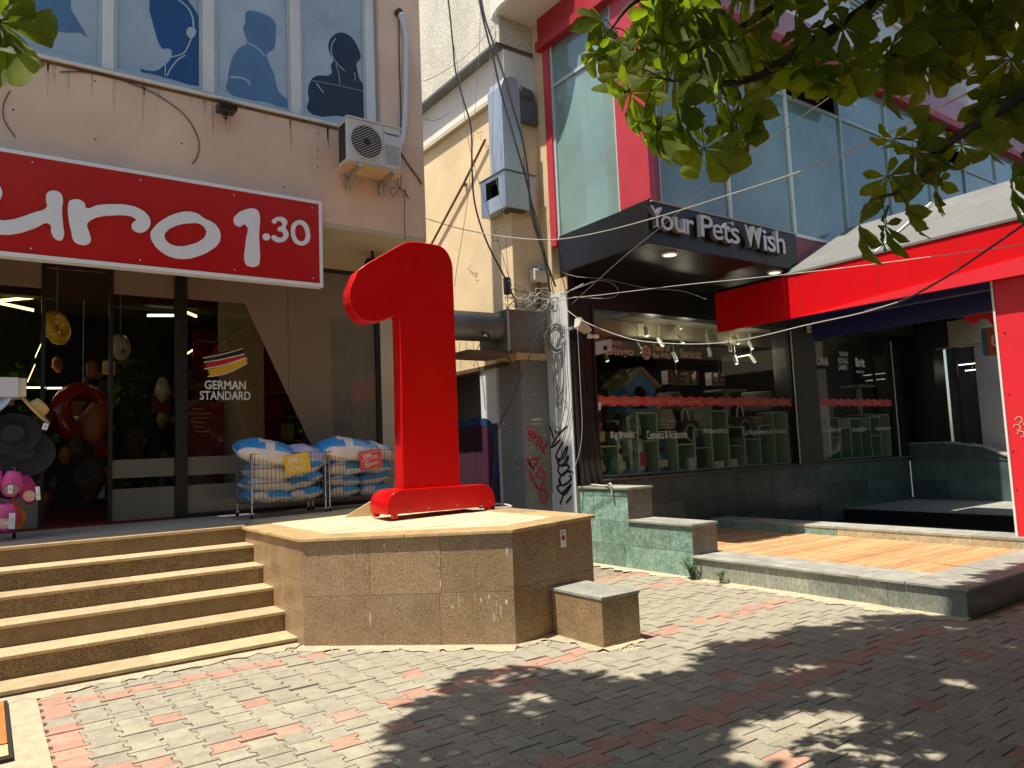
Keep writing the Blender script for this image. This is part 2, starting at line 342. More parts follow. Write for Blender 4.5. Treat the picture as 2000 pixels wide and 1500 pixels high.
# ================================================================ GROUND
def struct(o): o['kind'] = 'structure'; return o
struct(G().box((-80,-80,-.4), (90,90,-.075)).mk('ground', 'asphalt', org=(0,0,0)))
struct(G().box((-30,-26,-.3), (40,-6.5,-.07)).mk('road', 'asphalt', org=(0,0,0)))
pav = struct(G().box((-8,-6.3,-.3), (26,8.3,-.020)).mk('pavement', 'joint', org=(0,0,0)))
struct(G().box((-30,-6.5,-.3), (40,-6.3,.02)).mk('kerb', 'rim_stone', org=(0,0,0)))
PL = [(2.26,8.07),(2.26,6.34),(3.594,5.09),(4.62,5.25),(4.69,6.75),(4.9,8.5)]
def inside(x, y, poly):
    c = False; n = len(poly)
    for i in range(n):
        (x0,y0),(x1,y1) = poly[i], poly[(i+1) % n]
        if (y0 > y) != (y1 > y) and x < (x1-x0)*(y-y0)/(y1-y0)+x0: c = not c
    return c
def blocked(x, y, e=.09):
    if x < 2.27+e and y > 6.49-e: return True
    if x > 6.88-e and y > 3.02-e: return True
    if 4.03-e < x < 4.45+e and 4.5-e < y < 5.3: return True
    return any(inside(x+a, y+b, PL) for a in (-e,e) for b in (-e,e))
TOP = [(-.1025,-.0812),(-.1025,-.050),(-.0750,-.032),(-.0750,.032),(-.1025,.050),(-.1025,.0812),(.1025,.0812),(.1025,.050),(.0750,.032),(.0750,-.032),(.1025,-.050),(.1025,-.0812)]
def paver_vf(g, x, y, z, tx, ty):
    top = [(x+a*.975, y+b*.97, z+a*tx+b*ty) for a, b in TOP]; bot = [(x+a, y+b, -.022) for a, b in TOP]
    n = 12; g.add(top+bot, [tuple(range(n-1, -1, -1))]+[((i+1) % n, i, n+i, n+(i+1) % n) for i in range(n)])
cells = []
Fv = Vector((-_r[0][2], -_r[1][2], -_r[2][2])); Rv = Vector((_r[0][0], _r[1][0], _r[2][0])); Uv = Vector((_r[0][1], _r[1][1], _r[2][1]))
fx = cd.lens/36*2
for i in range(0, 52):
    for j in range(0, 36):
        x = .43+i*.180; y = 1.05+j*.165+(i % 2)*.0825
        if y > 6.9 or blocked(x, y): continue
        d = Vector((x, y, -1.6)); z = d.dot(Fv)
        vis = z > .5 and abs(d.dot(Rv)/z*fx) < 1.05 and d.dot(Uv)/z*fx > -.80
        j2 = 2*j+i % 2
        red = i == 0 or j % 9 == 3 or (j2-i) % 18 == 5 or j2 > 68
        cells.append((d.length if vis else 99, x, y, red and random.random() > .08 or random.random() < .02))
cells.sort(key=lambda c: c[0])
meshes = {}
for q in ('paver_grey', 'paver_red'):
    g = G(); paver_vf(g, 0, 0, 0, 0, 0); o = g.mk('paving_stone', q, pav); meshes[q] = o.data; bpy.data.objects.remove(o)
rest = G()
for k, (dd, x, y, red) in enumerate(cells):
    z = random.gauss(0, .0026)-.001
    if k < 300:
        o = bpy.data.objects.new('paving_stone', meshes['paver_red' if red else 'paver_grey']); COL.objects.link(o); o.parent = pav
        o.location = (x+random.gauss(0, .0015), y+random.gauss(0, .0015), z); o.rotation_euler = (random.gauss(0,.006), random.gauss(0,.006), random.gauss(0,.003)+pi*random.randint(0,1))
    else:
        rest.k = 1 if red else 0; paver_vf(rest, x, y, z, random.gauss(0,.008), random.gauss(0,.008))
rest.mk('paving_stones', ['paver_grey', 'paver_red'], pav, kind='stuff')
for _a, _b in (((-3,6.6),(2.3,6.6)),((2.2,6.45),(3.6,5.12)),((3.58,5.1),(4.1,5.2)),((4.05,5.2),(4.05,4.45)),((4.0,4.52),(4.5,4.52)),((6.95,8.2),(6.95,2.95)),((4.6,5.3),(4.7,7)),((.44,-1),(.44,6.6))):
    d_ = (Vector((*_b,0))-Vector((*_a,0))).normalized(); n_ = Vector((d_.y,-d_.x,0))*.24; A_, B_ = Vector((*_a,-.009)), Vector((*_b,-.009)); A_.z = B_.z = -.009-.0006*len(cells)/900-.0005*_a[0]
    G().add([A_, B_, B_+n_, A_+n_], [(0,3,2,1)]).mk('mortar_bed', 'mortar', pav)
def ragged(name, line, w, m, h=.006, seed=1, base=0):
    rnd = random.Random(seed); g = G(); A = Vector((*line[0],0)); Bv = Vector((*line[1],0)); d = (Bv-A); L = d.length; d /= L; n = Vector((d.y,-d.x,0)); k = max(3, int(L/.06)); near = []; far = []
    for i in range(k+1):
        p = A+d*(L*i/k); near.append(p-n*.02); far.append(p+n*(w*(.45+rnd.random()*.75)+.02*sin(i*.7)))
    vs = [(p.x,p.y,h+.004) for p in near]+[(p.x,p.y,h*.15+rnd.random()*.003) for p in far]
    g.add(vs, [(i, k+1+i, k+2+i, i+1) for i in range(k)]); return g.mk(name, m, pav, smooth=True)
ragged('mortar_strip', ((-3,6.50), (2.32,6.50)), .14, 'mortar', seed=2); ragged('mortar_strip', ((2.24,6.36), (3.6,5.08)), .17, 'mortar', seed=3)
ragged('mortar_strip', ((3.58,5.09), (4.06,5.17)), .12, 'mortar', seed=4); ragged('mortar_strip', ((4.03,5.2), (4.03,4.5)), .10, 'mortar', seed=5)
ragged('mortar_strip', ((4.02,4.50), (4.46,4.50)), .07, 'mortar', seed=6); ragged('mortar_strip', ((6.88,8.2), (6.88,3.0)), .2, 'mortar', seed=7)
g = G(); g.add([(-2,-2,.0),(.335,-2,.0),(.335,6.5,.0),(-2,6.5,.0)], [(0,1,2,3)]); g.mk('sand_strip', 'mortar', pav)
# loose grit along the foot of the walls
g = G()
for k in range(420):
    t = random.random()
    a, b = random.choice([((.4,6.46),(2.25,6.46)), ((2.25,6.3),(3.57,5.05)), ((2.25,6.3),(3.57,5.05)), ((3.6,5.02),(4.0,5.08)), ((6.82,7.8),(6.82,3.6)), ((6.82,7.8),(6.82,3.6)), ((4.0,4.45),(4.45,4.45)), ((4.8,6.4),(6.6,4.6))])
    x = a[0]+(b[0]-a[0])*t+random.gauss(0,.05); y = a[1]+(b[1]-a[1])*t-abs(random.gauss(0,.06)); r = random.uniform(.003,.011)
    if inside(x, y, PL) or x > 6.87: continue
    g.add([(x-r,y-r,0),(x+r,y-r*.6,0),(x+r*.7,y+r,0),(x-r,y+r*.8,0),(x,y,r*1.3)], [(0,1,4),(1,2,4),(2,3,4),(3,0,4)])
g.mk('grit', 'mortar', org=(0,0,0), kind='stuff')
g = G()
for k in range(70):
    x = random.uniform(.6,6.6); y = random.uniform(2.2,6.2); r = random.uniform(.006,.022); a = random.random()*6
    if blocked(x, y): continue
    g.add([(x+r*cos(a+t)*q, y+r*sin(a+t)*q, .002+.004*(t > 2)) for t, q in ((0,1),(1.6,.5),(3.1,1),(4.7,.5))], [(0,1,2,3)])
g.mk('litter', 'straw', org=(0,0,0), kind='stuff')
# orange plate at the left edge
t = thing('cover_plate', 'orange metal cover plate in a dark frame beside the bottom step', 'cover plate', (-.3,5.8,0))
bx('frame', 'black_matt', (-.7,5.1,0), (.165,6.37,.022), t); bx('plate', 'orange_plate', (-.66,5.36,.023), (.143,6.33,.034), t, bevel=.004); bx('band', 'gold_dirty', (-.66,5.14,.023), (.143,5.34,.030), t)
# ================================================================ STAIRS
NZ = [(.93,8.07),(.755,7.76),(.58,7.45),(.405,7.14),(.23,6.82),(.055,6.50)]
st = thing('staircase', 'speckled brown granite steps leading up to the shop with the red sign', 'stairs', (-3,7.3,0))
X0 = -8
for k, (z, y) in enumerate(NZ):
    yb = NZ[k-1][1]+.03 if k else 8.34
    zb = NZ[k+1][0]-.02 if k < 5 else -.05
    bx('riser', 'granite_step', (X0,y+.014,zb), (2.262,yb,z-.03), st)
    cuts = [X0, -5.9, -4.1, -2.3, -.55, 1.12, 2.266]
    for a, b in zip(cuts, cuts[1:]):
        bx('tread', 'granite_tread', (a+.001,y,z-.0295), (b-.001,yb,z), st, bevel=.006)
g = G(); g.box((X0,8.341,.5), (2.262,9.95,.926)); g.box((2.263,8.08,.5), (4.98,9.95,.905)); po = struct(g.mk('porch_floor', 'porch_tile'))
for i in range(-4, 9):
    for j in range(3):
        a = i*.6; x1 = min(a+.597, 4.97)
        if a > 4.9: continue
        y0 = 8.345+j*.52
        if a < 2.1: bx('floor_tile', 'porch_tile', (a,y0,.90), (x1,y0+.517,.931+random.random()*.001), po)
# ================================================================ PLINTH
pl = thing('plinth', 'brown granite clad plinth with angled front carrying the big red numeral', 'plinth', (3.4,6.4,0))
def ztop(x): return .885+(x-2.26)*.0225
core = [(x+.02*(3.5-x), y+.02, 0) for x, y in PL]
g = G(); n = len(PL); cen = Vector((3.5,7.0,0))
pin = [cen+(Vector((x,y,0))-cen)*.9975 for x, y in PL]
g.add([(p.x,p.y,-.05) for p in pin]+[(p.x,p.y,ztop(p.x)) for p in pin], [tuple(range(n-1,-1,-1)), tuple(range(n,2*n))]+[(i,(i+1) % n,n+(i+1) % n,n+i) for i in range(n)])
g.mk('core', 'mortar', pl, fix=True)
def clad(p0, p1, zf, rows, m, parent, name='cladding_panel', th=.024, gap=.0014, zbase=0):
    """stone panels on the vertical face p0->p1 (outside on the right of p0->p1)"""
    A = Vector((*p0,0)); D = Vector((*p1,0))-A; L = D.length; D /= L; N = Vector((D.y,-D.x,0))
    for r, (f0, f1, cuts) in enumerate(rows):
        for a, b in zip(cuts, cuts[1:]):
            o = random.random()*.0025; q = []
            for u, f in ((a,f0),(b,f0),(b,f1),(a,f1)):
                uu = L*u+(gap if u == a else -gap)*(0 < u < 1); P = A+D*uu; zt = zf(P.x)
                q.append((P.x, P.y, zbase+(zt-zbase)*f+(gap if f == f0 and f0 > 0 else (-gap if f == f1 and f1 < 1 else 0))))
            q = [tuple(Vector(v)-N*(th-o)) for v in q]
            G().prism(q, N*th).mk(name, m, parent, bevel=.0015)
clad(PL[0], PL[1], ztop, [(0,.3,[0,.45,1]),(.3,.62,[0,.3,.72,1]),(.62,1,[0,.5,1])], 'granite', pl)
clad(PL[1], PL[2], ztop, [(0,.475,[0,.655,1]),(.475,1,[0,.325,.665,1])], 'granite', pl)
clad(PL[2], PL[3], ztop, [(0,.5,[0,.52,1]),(.5,1,[0,.52,1])], 'granite', pl)
clad(PL[3], PL[4], ztop, [(0,.5,[0,.5,1]),(.5,1,[0,.3,.7,1])], 'granite', pl)
def offs(poly, d):
    out = []; n = len(poly)
    for i in range(1, n-1):
        a, b, c = (Vector((*poly[k],0)) for k in (i-1,i,i+1)); e0 = (b-a).normalized(); e1 = (c-b).normalized()
        n0 = Vector((e0.y,-e0.x,0)); n1 = Vector((e1.y,-e1.x,0)); m = (n0+n1).normalized(); out.append(b+m*(d/max(.3, m.dot(n0))))
    a, b = Vector((*poly[0],0)), Vector((*poly[1],0)); e = (b-a).normalized(); out.insert(0, a+Vector((e.y,-e.x,0))*d)
    return out
PL2 = PL+[(4.95,9.0)]
oo = offs(PL2, .035); ii = offs(PL2, -.26)
for i in range(4):
    a, b, c, d = oo[i], oo[i+1], ii[i+1], ii[i]
    ks = [0,.5,1] if i != 2 else [0,.48,1]
    for s, e in zip(ks, ks[1:]):
        q = [a.lerp(b,s), a.lerp(b,e), d.lerp(c,e), d.lerp(c,s)]; q = [(p.x,p.y,ztop(p.x)+.001) for p in q]
        cc = Vector((sum(p[0] for p in q)/4, sum(p[1] for p in q)/4, 0)); q = [tuple(Vector(p)+(cc-Vector((p[0],p[1],0)))*.003) for p in q]
        G().prism(q, (0,0,.032)).mk('coping_slab', 'granite_coping', pl, bevel=.006)
q = [(p.x,p.y,ztop(p.x)+.003) for p in ii[1:5]]+[(4.6,9.0,ztop(4.6)+.003),(2.52,9.0,ztop(2.52)+.003)]
G().prism(q, (0,0,.022)).mk('tile_bed', 'tile_cream', pl)
inn = [(p.x,p.y) for p in ii[1:5]]+[(4.6,9.0),(2.52,9.0)]
for i in range(9):
    for j in range(14):
        x = 2.55+i*.33; y = 5.3+j*.33; q = [(x,y),(x+.326,y),(x+.326,y+.326),(x,y+.326)]
        if all(inside(a, b, inn) for a, b in q): G().prism([(a,b,ztop(a)+.02) for a, b in q], (0,0,.0085+random.random()*.001)).mk('top_tile', 'tile_cream', pl)
# lime runs and scrapes on the granite
rnd = random.Random(31); fa, fb = Vector((*PL[1],0)), Vector((*PL[2],0)); fd = (fb-fa).normalized(); fn = Vector((fd.y,-fd.x,0)); fL = (fb-fa).length
for k in range(17):
    u = rnd.choice([rnd.uniform(.05,.98), rnd.uniform(.68,.98)])*fL; z = rnd.uniform(.25,.86); h = rnd.uniform(.03,.16); w = rnd.uniform(.004,.022); P = fa+fd*u+fn*.0026
    q = [tuple(P+fd*(w*(.5+.5*rnd.random())*s_)+Vector((0,0,z-h*f_))) for s_, f_ in ((-.4,0),(.5,.05),(.8,.35),(.5,.8),(.1,1),(-.3,.75),(-.7,.3))]
    G().prism(q, fn*.0006).mk('lime_run', 'lime', pl)
# sticker on the plinth
dv = (Vector((*PL[3],0))-Vector((*PL[2],0))).normalized(); nv = Vector((dv.y,-dv.x,0)); sb = Vector((*PL[2],0))+dv*.60+nv*.003
sk = thing('sticker', 'small white sticker with a red circle on the right face of the plinth', 'sticker', tuple(sb+Vector((0,0,.72))))
def sticker_quad(u0, u1, z0, z1, m, nm, k):
    G().prism([tuple(sb+dv*u0+nv*k+Vector((0,0,z0))), tuple(sb+dv*u1+nv*k+Vector((0,0,z0))), tuple(sb+dv*u1+nv*k+Vector((0,0,z1))), tuple(sb+dv*u0+nv*k+Vector((0,0,z1)))], nv*.001).mk(nm, m, sk)
sticker_quad(0, .075, .72, .875, 'tag_white', 'paper', 0); sticker_quad(.012, .06, .852, .858, 'text_grey', 'print_line', .0013); sticker_quad(.012, .05, .842, .847, 'text_grey', 'print_line', .0013)
g = G(); cc = sb+dv*.0375+nv*.0014+Vector((0,0,.805)); g.prism([tuple(cc+dv*(.024*cos(a*pi/8))+Vector((0,0,.024*sin(a*pi/8)))) for a in range(16)], nv*.001); g.mk('red_circle', 'paint_red', sk)
# stone block against the plinth
bl = thing('stone_block', 'low granite clad block with a pale stone top against the plinth', 'block', (4.24,4.8,0))
bx('core', 'mortar', (4.05,4.52,-.05), (4.43,5.16,.375), bl)
clad((4.032,5.14), (4.032,4.505), lambda x: .375, [(0,1,[0,1])], 'granite', bl); clad((4.032,4.505), (4.445,4.505), lambda x: .375, [(0,.09,[0,1]),(.09,1,[0,1])], 'granite', bl); clad((4.445,4.505), (4.445,5.16), lambda x: .375, [(0,1,[0,1])], 'granite', bl)
bx('top_slab', 'rim_stone', (4.022,4.496,.376), (4.455,5.18,.402), bl, bevel=.004)
# ================================================================ RED NUMERAL
A0 = Vector((3.306,6.824,0)); DU = Vector((.9961,-.0881,0)).normalized(); NU = Vector((.0881,.9961,0)).normalized()
nu = thing('numeral_one', 'giant glossy red figure 1 standing on the granite plinth', 'sign', (3.9,6.95,.965))
def nshape(loop, off, th, name, bev=.012, sm=True, m='num_red', parent=nu):
    vs, fs = curve_mesh([loop], th, sm, bev); g = G()
    g.add([tuple(A0+DU*p.x+NU*(off+th/2-p.z)+Vector((0,0,p.y))) for p in vs], fs); return g.mk(name, m, parent, smooth=40, fix=True)
def arc(cx, cz, rx, rz, a0, a1, n=7): return [(cx+rx*cos(radians(a0+(a1-a0)*i/n)), cz+rz*sin(radians(a0+(a1-a0)*i/n))) for i in range(n+1)]
base = [(0,1.005),(1.235,1.005)]+arc(1.085,1.095,.15,.152,0,90)+arc(.17,1.095,.17,.152,90,180)
nshape(base, 0, .50, 'foot_bar', .006, False)
body = [(.222,1.244),(.884,1.244),(.887,2.4),(.886,3.62)]+arc(.70,3.63,.186,.256,0,82,7)+[(.62,3.893),(.50,3.895),(.38,3.888),(.31,3.865),(.20,3.80),(-.10,3.605),(-.215,3.515)]+arc(-.10,3.245,.205,.262,128,262,12)[1:]+[(-.03,2.992),(.06,3.015),(.16,3.055),(.222,3.075),(.236,3.04),(.235,2.4)]
nshape(body, .13, .20, 'figure', .010, False)
for u, o, hh in ((.08,.02,0),(1.17,.04,0),(.03,.42,0)):
    p = A0+DU*u+NU*o; G().box((p.x-.03,p.y-.03,.962), (p.x+.03,p.y+.03,1.004)).mk('caster_foot', 'num_red', nu, bevel=.008)
for u in (.225,1.05):
    p = A0+DU*u-NU*.035; G().cyl((p.x,p.y,.95), (p.x,p.y,1.075), .013, n=10).mk('clear_peg', 'clear_plastic', nu); G().cyl((p.x,p.y,1.02), (p.x+NU.x*.045,p.y+NU.y*.045,1.02), .006, n=8).mk('peg_bolt', 'chrome', nu)
for u, z in ((.45,1.04),(.78,1.05),(1.17,1.06)):
    p = A0+DU*u-NU*.002; G().cyl((p.x,p.y,z), (p.x-NU.x*.006,p.y-NU.y*.006,z), .006, n=8).mk('screw_head', 'chrome', nu)
g = G().tube(smoothpath([tuple(A0+DU*1.2+NU*.3+Vector((0,0,.975))), tuple(A0+DU*1.33+NU*.28+Vector((0,0,1.0))), tuple(A0+DU*1.45+NU*.22+Vector((0,0,1.0))), tuple(A0+DU*1.5+NU*.1+Vector((0,0,.972))), tuple(A0+DU*1.3+NU*.12+Vector((0,0,.972)))]), .013, 8)
tag(g.mk('power_cable', 'cable_white', smooth=True), 'thick white cable loop at the right end of the red numeral base', 'cable')
g = G(); a = A0+DU*(-.26)+NU*.62; g.prism([tuple(a+Vector((0,0,.962))), tuple(a+DU*.40-NU*.06+Vector((0,0,.962))), tuple(a+DU*.40-NU*.06+Vector((0,0,1.175)))], NU*.02)
tag(g.mk('wedge_board', 'plywood'), 'yellow plywood wedge leaning behind the red numeral base', 'board')
def nline(pts, w, m='scratch'): G().ribbon([tuple(A0+DU*u+NU*.1292+Vector((0,0,z))) for u, z in pts], w, -NU, .0007).mk('scuff_mark', m, nu)
nline([(.226,1.93),(.45,1.932),(.60,1.93)], .004); nline([(.225,3.06),(.42,3.14),(.60,3.22),(.74,3.32),(.88,3.46)], .006, 'groove')
rnd = random.Random(12)
for k in range(26):
    u, z, a, l = rnd.uniform(.28,.86), rnd.choice([rnd.uniform(1.3,1.9), rnd.uniform(2.5,3.2)]), rnd.uniform(-.6,.6), rnd.uniform(.02,.10); nline([(u,z),(min(.88,u+l*cos(a)),z+l*sin(a))], rnd.uniform(.0015,.004))
# ================================================================ LEFT SHOP BUILDING
sb_ = thing('shop_building', 'pinkish beige building with film covered upper windows above the sign', 'building', (0,10,0))
YF = 8.86; YG = 9.88
bx('facade_wall', 'facade', (-9,YF,4.62), (5.0,YF+.25,5.93), sb_)
bx('facade_wall', 'facade', (4.36,YF,5.931), (5.0,YF+.25,9.0), sb_)
bx('facade_wall', 'facade', (-9,YF,5.931), (-3.2,YF+.25,9.0), sb_)
bx('facade_wall', 'facade', (-3.199,YF,8.6), (4.359,YF+.25,9.0), sb_)
bx('back_wall', 'facade', (-9,YF+.251,4.7), (-3.2,YF+2.5,9.0), sb_)
bx('unseen_eave', 'facade', (-9,8.03,9.0), (4.15,9.4,9.2), sb_)  # unseen overhang, placed and cut short to throw the porch and facade shade
bx('soffit', 'soffit', (-9,YF+.002,4.56), (4.998,10.2,4.619), sb_)
bx('fascia', 'soffit', (-9,YG-.04,4.285), (4.72,YG+.15,4.559), sb_)
bx('end_wall', 'soffit', (4.72,YG-.06,.90), (4.98,10.6,4.559), sb_)
bx('window_sill', 'frame_white', (-3.2,YF-.045,5.932), (4.36,YF+.06,5.958), sb_, bevel=.004)
g = G(); g.box((-3.2,YF-.008,5.895), (4.36,YF-.001,5.93)); g.mk('sill_gap', 'rust', sb_)
# windows: frame, panes and their films
WX = [(-3.1,-2.1),(-2.0,-1.02),(-.93,-.02),(.07,.985),(1.105,2.045),(2.185,3.115),(3.255,4.165)]
bx('window_rail', 'frame_white', (-3.2,YF+.055,5.959), (4.30,YF+.13,6.02), sb_, bevel=.006)
bx('reveal', 'frame_grey', (4.30,YF+.09,5.959), (4.359,YF+.2,8.6), sb_)
for a, b in zip([-3.2]+[w[1] for w in WX], [w[0] for w in WX]+[4.30]):
    bx('window_post', 'frame_white', (a+.001,YF+.05,6.021), (b-.001,YF+.135,8.6), sb_, bevel=.006)
wins = []
for k, (a, b) in enumerate(WX):
    wf = G(); 
    for q in (((a,YF+.06,6.022),(a+.035,YF+.12,8.58)), ((b-.035,YF+.06,6.022),(b,YF+.12,8.58)), ((a+.036,YF+.06,6.022),(b-.036,YF+.12,6.06)), ((a+.036,YF+.06,8.54),(b-.036,YF+.12,8.58))): wf.box(*q)
    w = wf.mk('window', 'frame_grey', sb_, bevel=.003); wins.append(w)
    bx('pane', 'pane_grey', (a+.036,YF+.085,6.061), (b-.036,YF+.10,8.54), w)
YW = YF+.0845
def film(loop, w, m, k=0, sm=True): plane_shape([loop], 'y', YW-k*.0012, .001, -1, sm).mk('window_film', m, w, fix=True)
film([(1.448,7.363),(1.471,6.993),(1.471,6.867),(1.498,6.751),(1.537,6.6),(1.572,6.492),(1.608,6.444),(1.693,6.459),(1.702,6.361),(1.625,6.238),(1.538,6.151),(1.451,6.127),(1.377,6.119),(1.516,6.102),(1.669,6.094),(2.065,6.116),(2.136,6.202),(2.149,6.49),(2.126,6.692),(2.068,6.83),(2.033,6.91),(1.964,7.043),(1.872,7.155),(1.736,7.468)], wins[4], 'film_blue')
film([(2.585,7.225),(2.699,7.254),(2.823,7.25),(2.916,7.21),(2.947,7.145),(2.942,7.011),(2.911,6.82),(2.856,6.763),(2.825,6.729),(2.847,6.638),(2.907,6.508),(2.967,6.279),(3.115,6.117),(2.81,6.093),(2.34,6.113),(2.346,6.274),(2.394,6.54),(2.484,6.709),(2.581,6.8),(2.56,6.893),(2.533,6.973),(2.561,7.071),(2.562,7.168)], wins[5], 'film_light')
film([(3.806,7.321),(3.903,7.334),(3.991,7.299),(4.078,7.175),(4.107,7.052),(4.045,6.946),(4.052,6.878),(4.082,6.745),(4.155,6.633),(4.173,6.488),(4.161,6.171),(3.789,6.143),(3.353,6.105),(3.363,6.282),(3.351,6.371),(3.399,6.543),(3.458,6.61),(3.68,6.708),(3.674,6.823),(3.71,6.902),(3.66,6.991),(3.651,7.126),(3.717,7.25)], wins[6], 'film_dark')
film([(0.342,6.841),(0.321,6.338),(0.432,6.327),(0.64,6.333),(0.784,6.378),(0.854,6.34),(0.754,6.511),(0.685,6.619),(0.691,6.966)], wins[3], 'film_light', 0, False)
def fline(pts, w, win, k): 
    G().ribbon([(p[0], YW-.0015-k*.0004, p[1]) for p in smoothpath2(pts)], w, (0,-1,0), .0008).mk('film_line', 'film_line', win)
def smoothpath2(pts): return [(p.x, p.z) for p in smoothpath([(a,0,b) for a, b in pts])]
fline([(1.758,7.116),(1.883,7.042),(1.94,6.932),(1.952,6.806)], .02, wins[4], 0)
fline([(1.952,6.767),(1.905,6.599),(1.837,6.451),(1.691,6.357)], .014, wins[4], 1)
fline([(1.859,6.432),(1.769,6.342),(1.691,6.207),(1.658,6.116)], .014, wins[4], 2)
fline([(1.57,6.297),(1.636,6.266),(1.636,6.116)], .01, wins[4], 3)
film([(1.883,6.771),(1.929,6.805),(1.975,6.787),(1.969,6.721),(1.917,6.66),(1.877,6.693)], wins[4], 'film_line', 2)
fline([(2.589,6.805),(2.695,6.78),(2.801,6.698)], .016, wins[5], 0); fline([(2.371,6.304),(2.51,6.327),(2.584,6.307),(2.614,6.259)], .022, wins[5], 1)
fline([(3.751,7.226),(3.697,7.123),(3.689,6.982),(3.753,6.88),(3.873,6.796)], .012, wins[6], 0); fline([(3.744,6.86),(3.784,6.733),(3.795,6.581)], .008, wins[6], 1); fline([(3.473,6.512),(3.563,6.409)], .016, wins[6], 2); fline([(3.407,6.537),(3.798,6.565),(4.153,6.58)], .006, wins[6], 3); fline([(4.015,6.815),(4.016,6.692)], .008, wins[6], 4)
# old cable line and holes in the render
wire_thing('wall_cable', 'thin dark cable hanging in an arc across the beige facade', [(x,8.848,z) for x, z in [(0.584,5.827),(0.694,5.861),(0.79,5.885),(0.926,5.904),(0.995,5.899),(1.136,5.9),(1.321,5.875),(1.5,5.834),(1.684,5.746),(1.827,5.651),(1.916,5.536),(1.973,5.411),(1.989,5.303),(1.966,5.174),(1.915,5.077)]], .006, 'cable_dark')
wire_thing('wall_cable', 'short dark cable curving down the facade below the left leaves', [(x,8.85,z) for x, z in [(0.152,5.507),(0.102,5.368),(0.096,5.23),(0.132,5.13),(0.204,5.02)]], .005, 'cable_dark')
for k, (x, z) in enumerate([(0.182,5.314),(0.918,5.822),(0.923,5.16),(1.801,5.303),(3.438,5.788),(3.434,5.567),(3.432,5.457),(3.43,5.348),(0.451,4.873),(2.993,4.997)]):
    G().cyl((x,YF-.002,z), (x,YF+.01,z), .010, n=8).mk('anchor_hole', 'black_matt', sb_)
rnd = random.Random(17)
for k in range(40):
    x = rnd.uniform(-.2,4.3); h = rnd.uniform(.06,.5); w = rnd.uniform(.006,.03)
    G().prism([(x-w,8.8594,5.893),(x+w,8.8594,5.893),(x+w*.6,8.8594,5.893-h*.6),(x,8.8594,5.893-h),(x-w*.7,8.8594,5.893-h*.5)], (0,-.0005,0)).mk('drip_mark', 'drip', sb_)
# ---- shop front
PX = [-5.2,-3.0,-.8,.55,1.225,1.925]
g = G()
bx('sliding_door_frame', 'black_metal', (1.925,YG-.05,.931), (2.062,YG+.06,4.284), sb_, bevel=.004)
for x in (.53,1.215,-.8,-3.0): bx('glazing_bar', 'black_metal', (x-.022,YG-.02,.931), (x+.022,YG+.03,4.284), sb_)
bx('glazing_bar', 'black_metal', (4.655,YG-.04,.931), (4.719,YG+.05,4.284), sb_)
bx('head_rail', 'black_metal', (2.063,YG-.045,4.245), (4.654,YG+.05,4.284), sb_); bx('foot_rail', 'black_metal', (2.063,YG-.03,.931), (4.654,YG+.04,.985), sb_)
g = G(); g.box((.555,YG+.25,4.07), (1.19,YG+.28,4.09)); g.box((.555,YG+.25,3.98), (1.19,YG+.28,3.995)); g.mk('door_track', 'chrome', sb_)
bx('threshold', 'red_floor', (-8,YG-.04,.9315), (1.92,YG+.5,.95), sb_)
def pane(a, b): return bx('glass_pane', 'shop_glass', (a,YG+.003,.96), (b,YG+.011,4.244), sb_)
p1 = pane(-2.97,.505); p2 = pane(1.24,1.922); p3 = pane(2.064,3.36); p4 = pane(3.366,4.652)
YP = YG+.002
def fprint(loop, m, par, k=0, sm=False, name='film'): plane_shape([loop] if isinstance(loop[0][0], (int,float)) else loop, 'y', YP-k*.0014, .0012, -1, sm).mk(name, m, par, fix=True)
fprint([(-2.97,3.68),(.505,3.68),(.505,4.24),(-2.97,4.24)], 'film_beige', p1); fprint([(-2.97,.96),(.505,.96),(.505,1.33),(-2.97,1.33)], 'film_grey', p1); fprint([(-2.97,1.46),(.505,1.46),(.505,1.69),(-2.97,1.69)], 'film_grey', p1)
fprint([(1.24,3.68),(1.922,3.68),(1.922,4.24),(1.24,4.24)], 'film_beige', p2); fprint([(1.24,.96),(1.922,.96),(1.922,1.335),(1.24,1.335)], 'film_grey', p2); fprint([(1.24,1.462),(1.922,1.462),(1.922,1.68),(1.24,1.68)], 'film_grey', p2)
fprint([(2.064,3.69),(2.79,3.69),(3.36,2.445),(3.36,4.24),(2.064,4.24)], 'film_beige', p3); fprint([(2.064,.985),(3.36,.985),(3.36,1.335),(2.064,1.335)], 'film_beige', p3); fprint([(2.064,1.455),(3.36,1.455),(3.36,1.685),(2.064,1.685)], 'film_beige', p3)
fprint([(3.366,2.43),(3.71,1.685),(3.366,1.685),(3.366,.985),(4.652,.985),(4.652,1.62),(3.98,1.62),(3.98,3.60),(4.652,3.60),(4.652,4.24),(3.366,4.24)], 'film_beige', p4)
bx('frosted_film', 'frosted', (3.981,YP-.002,1.621), (4.651,YP-.001,3.599), p4)
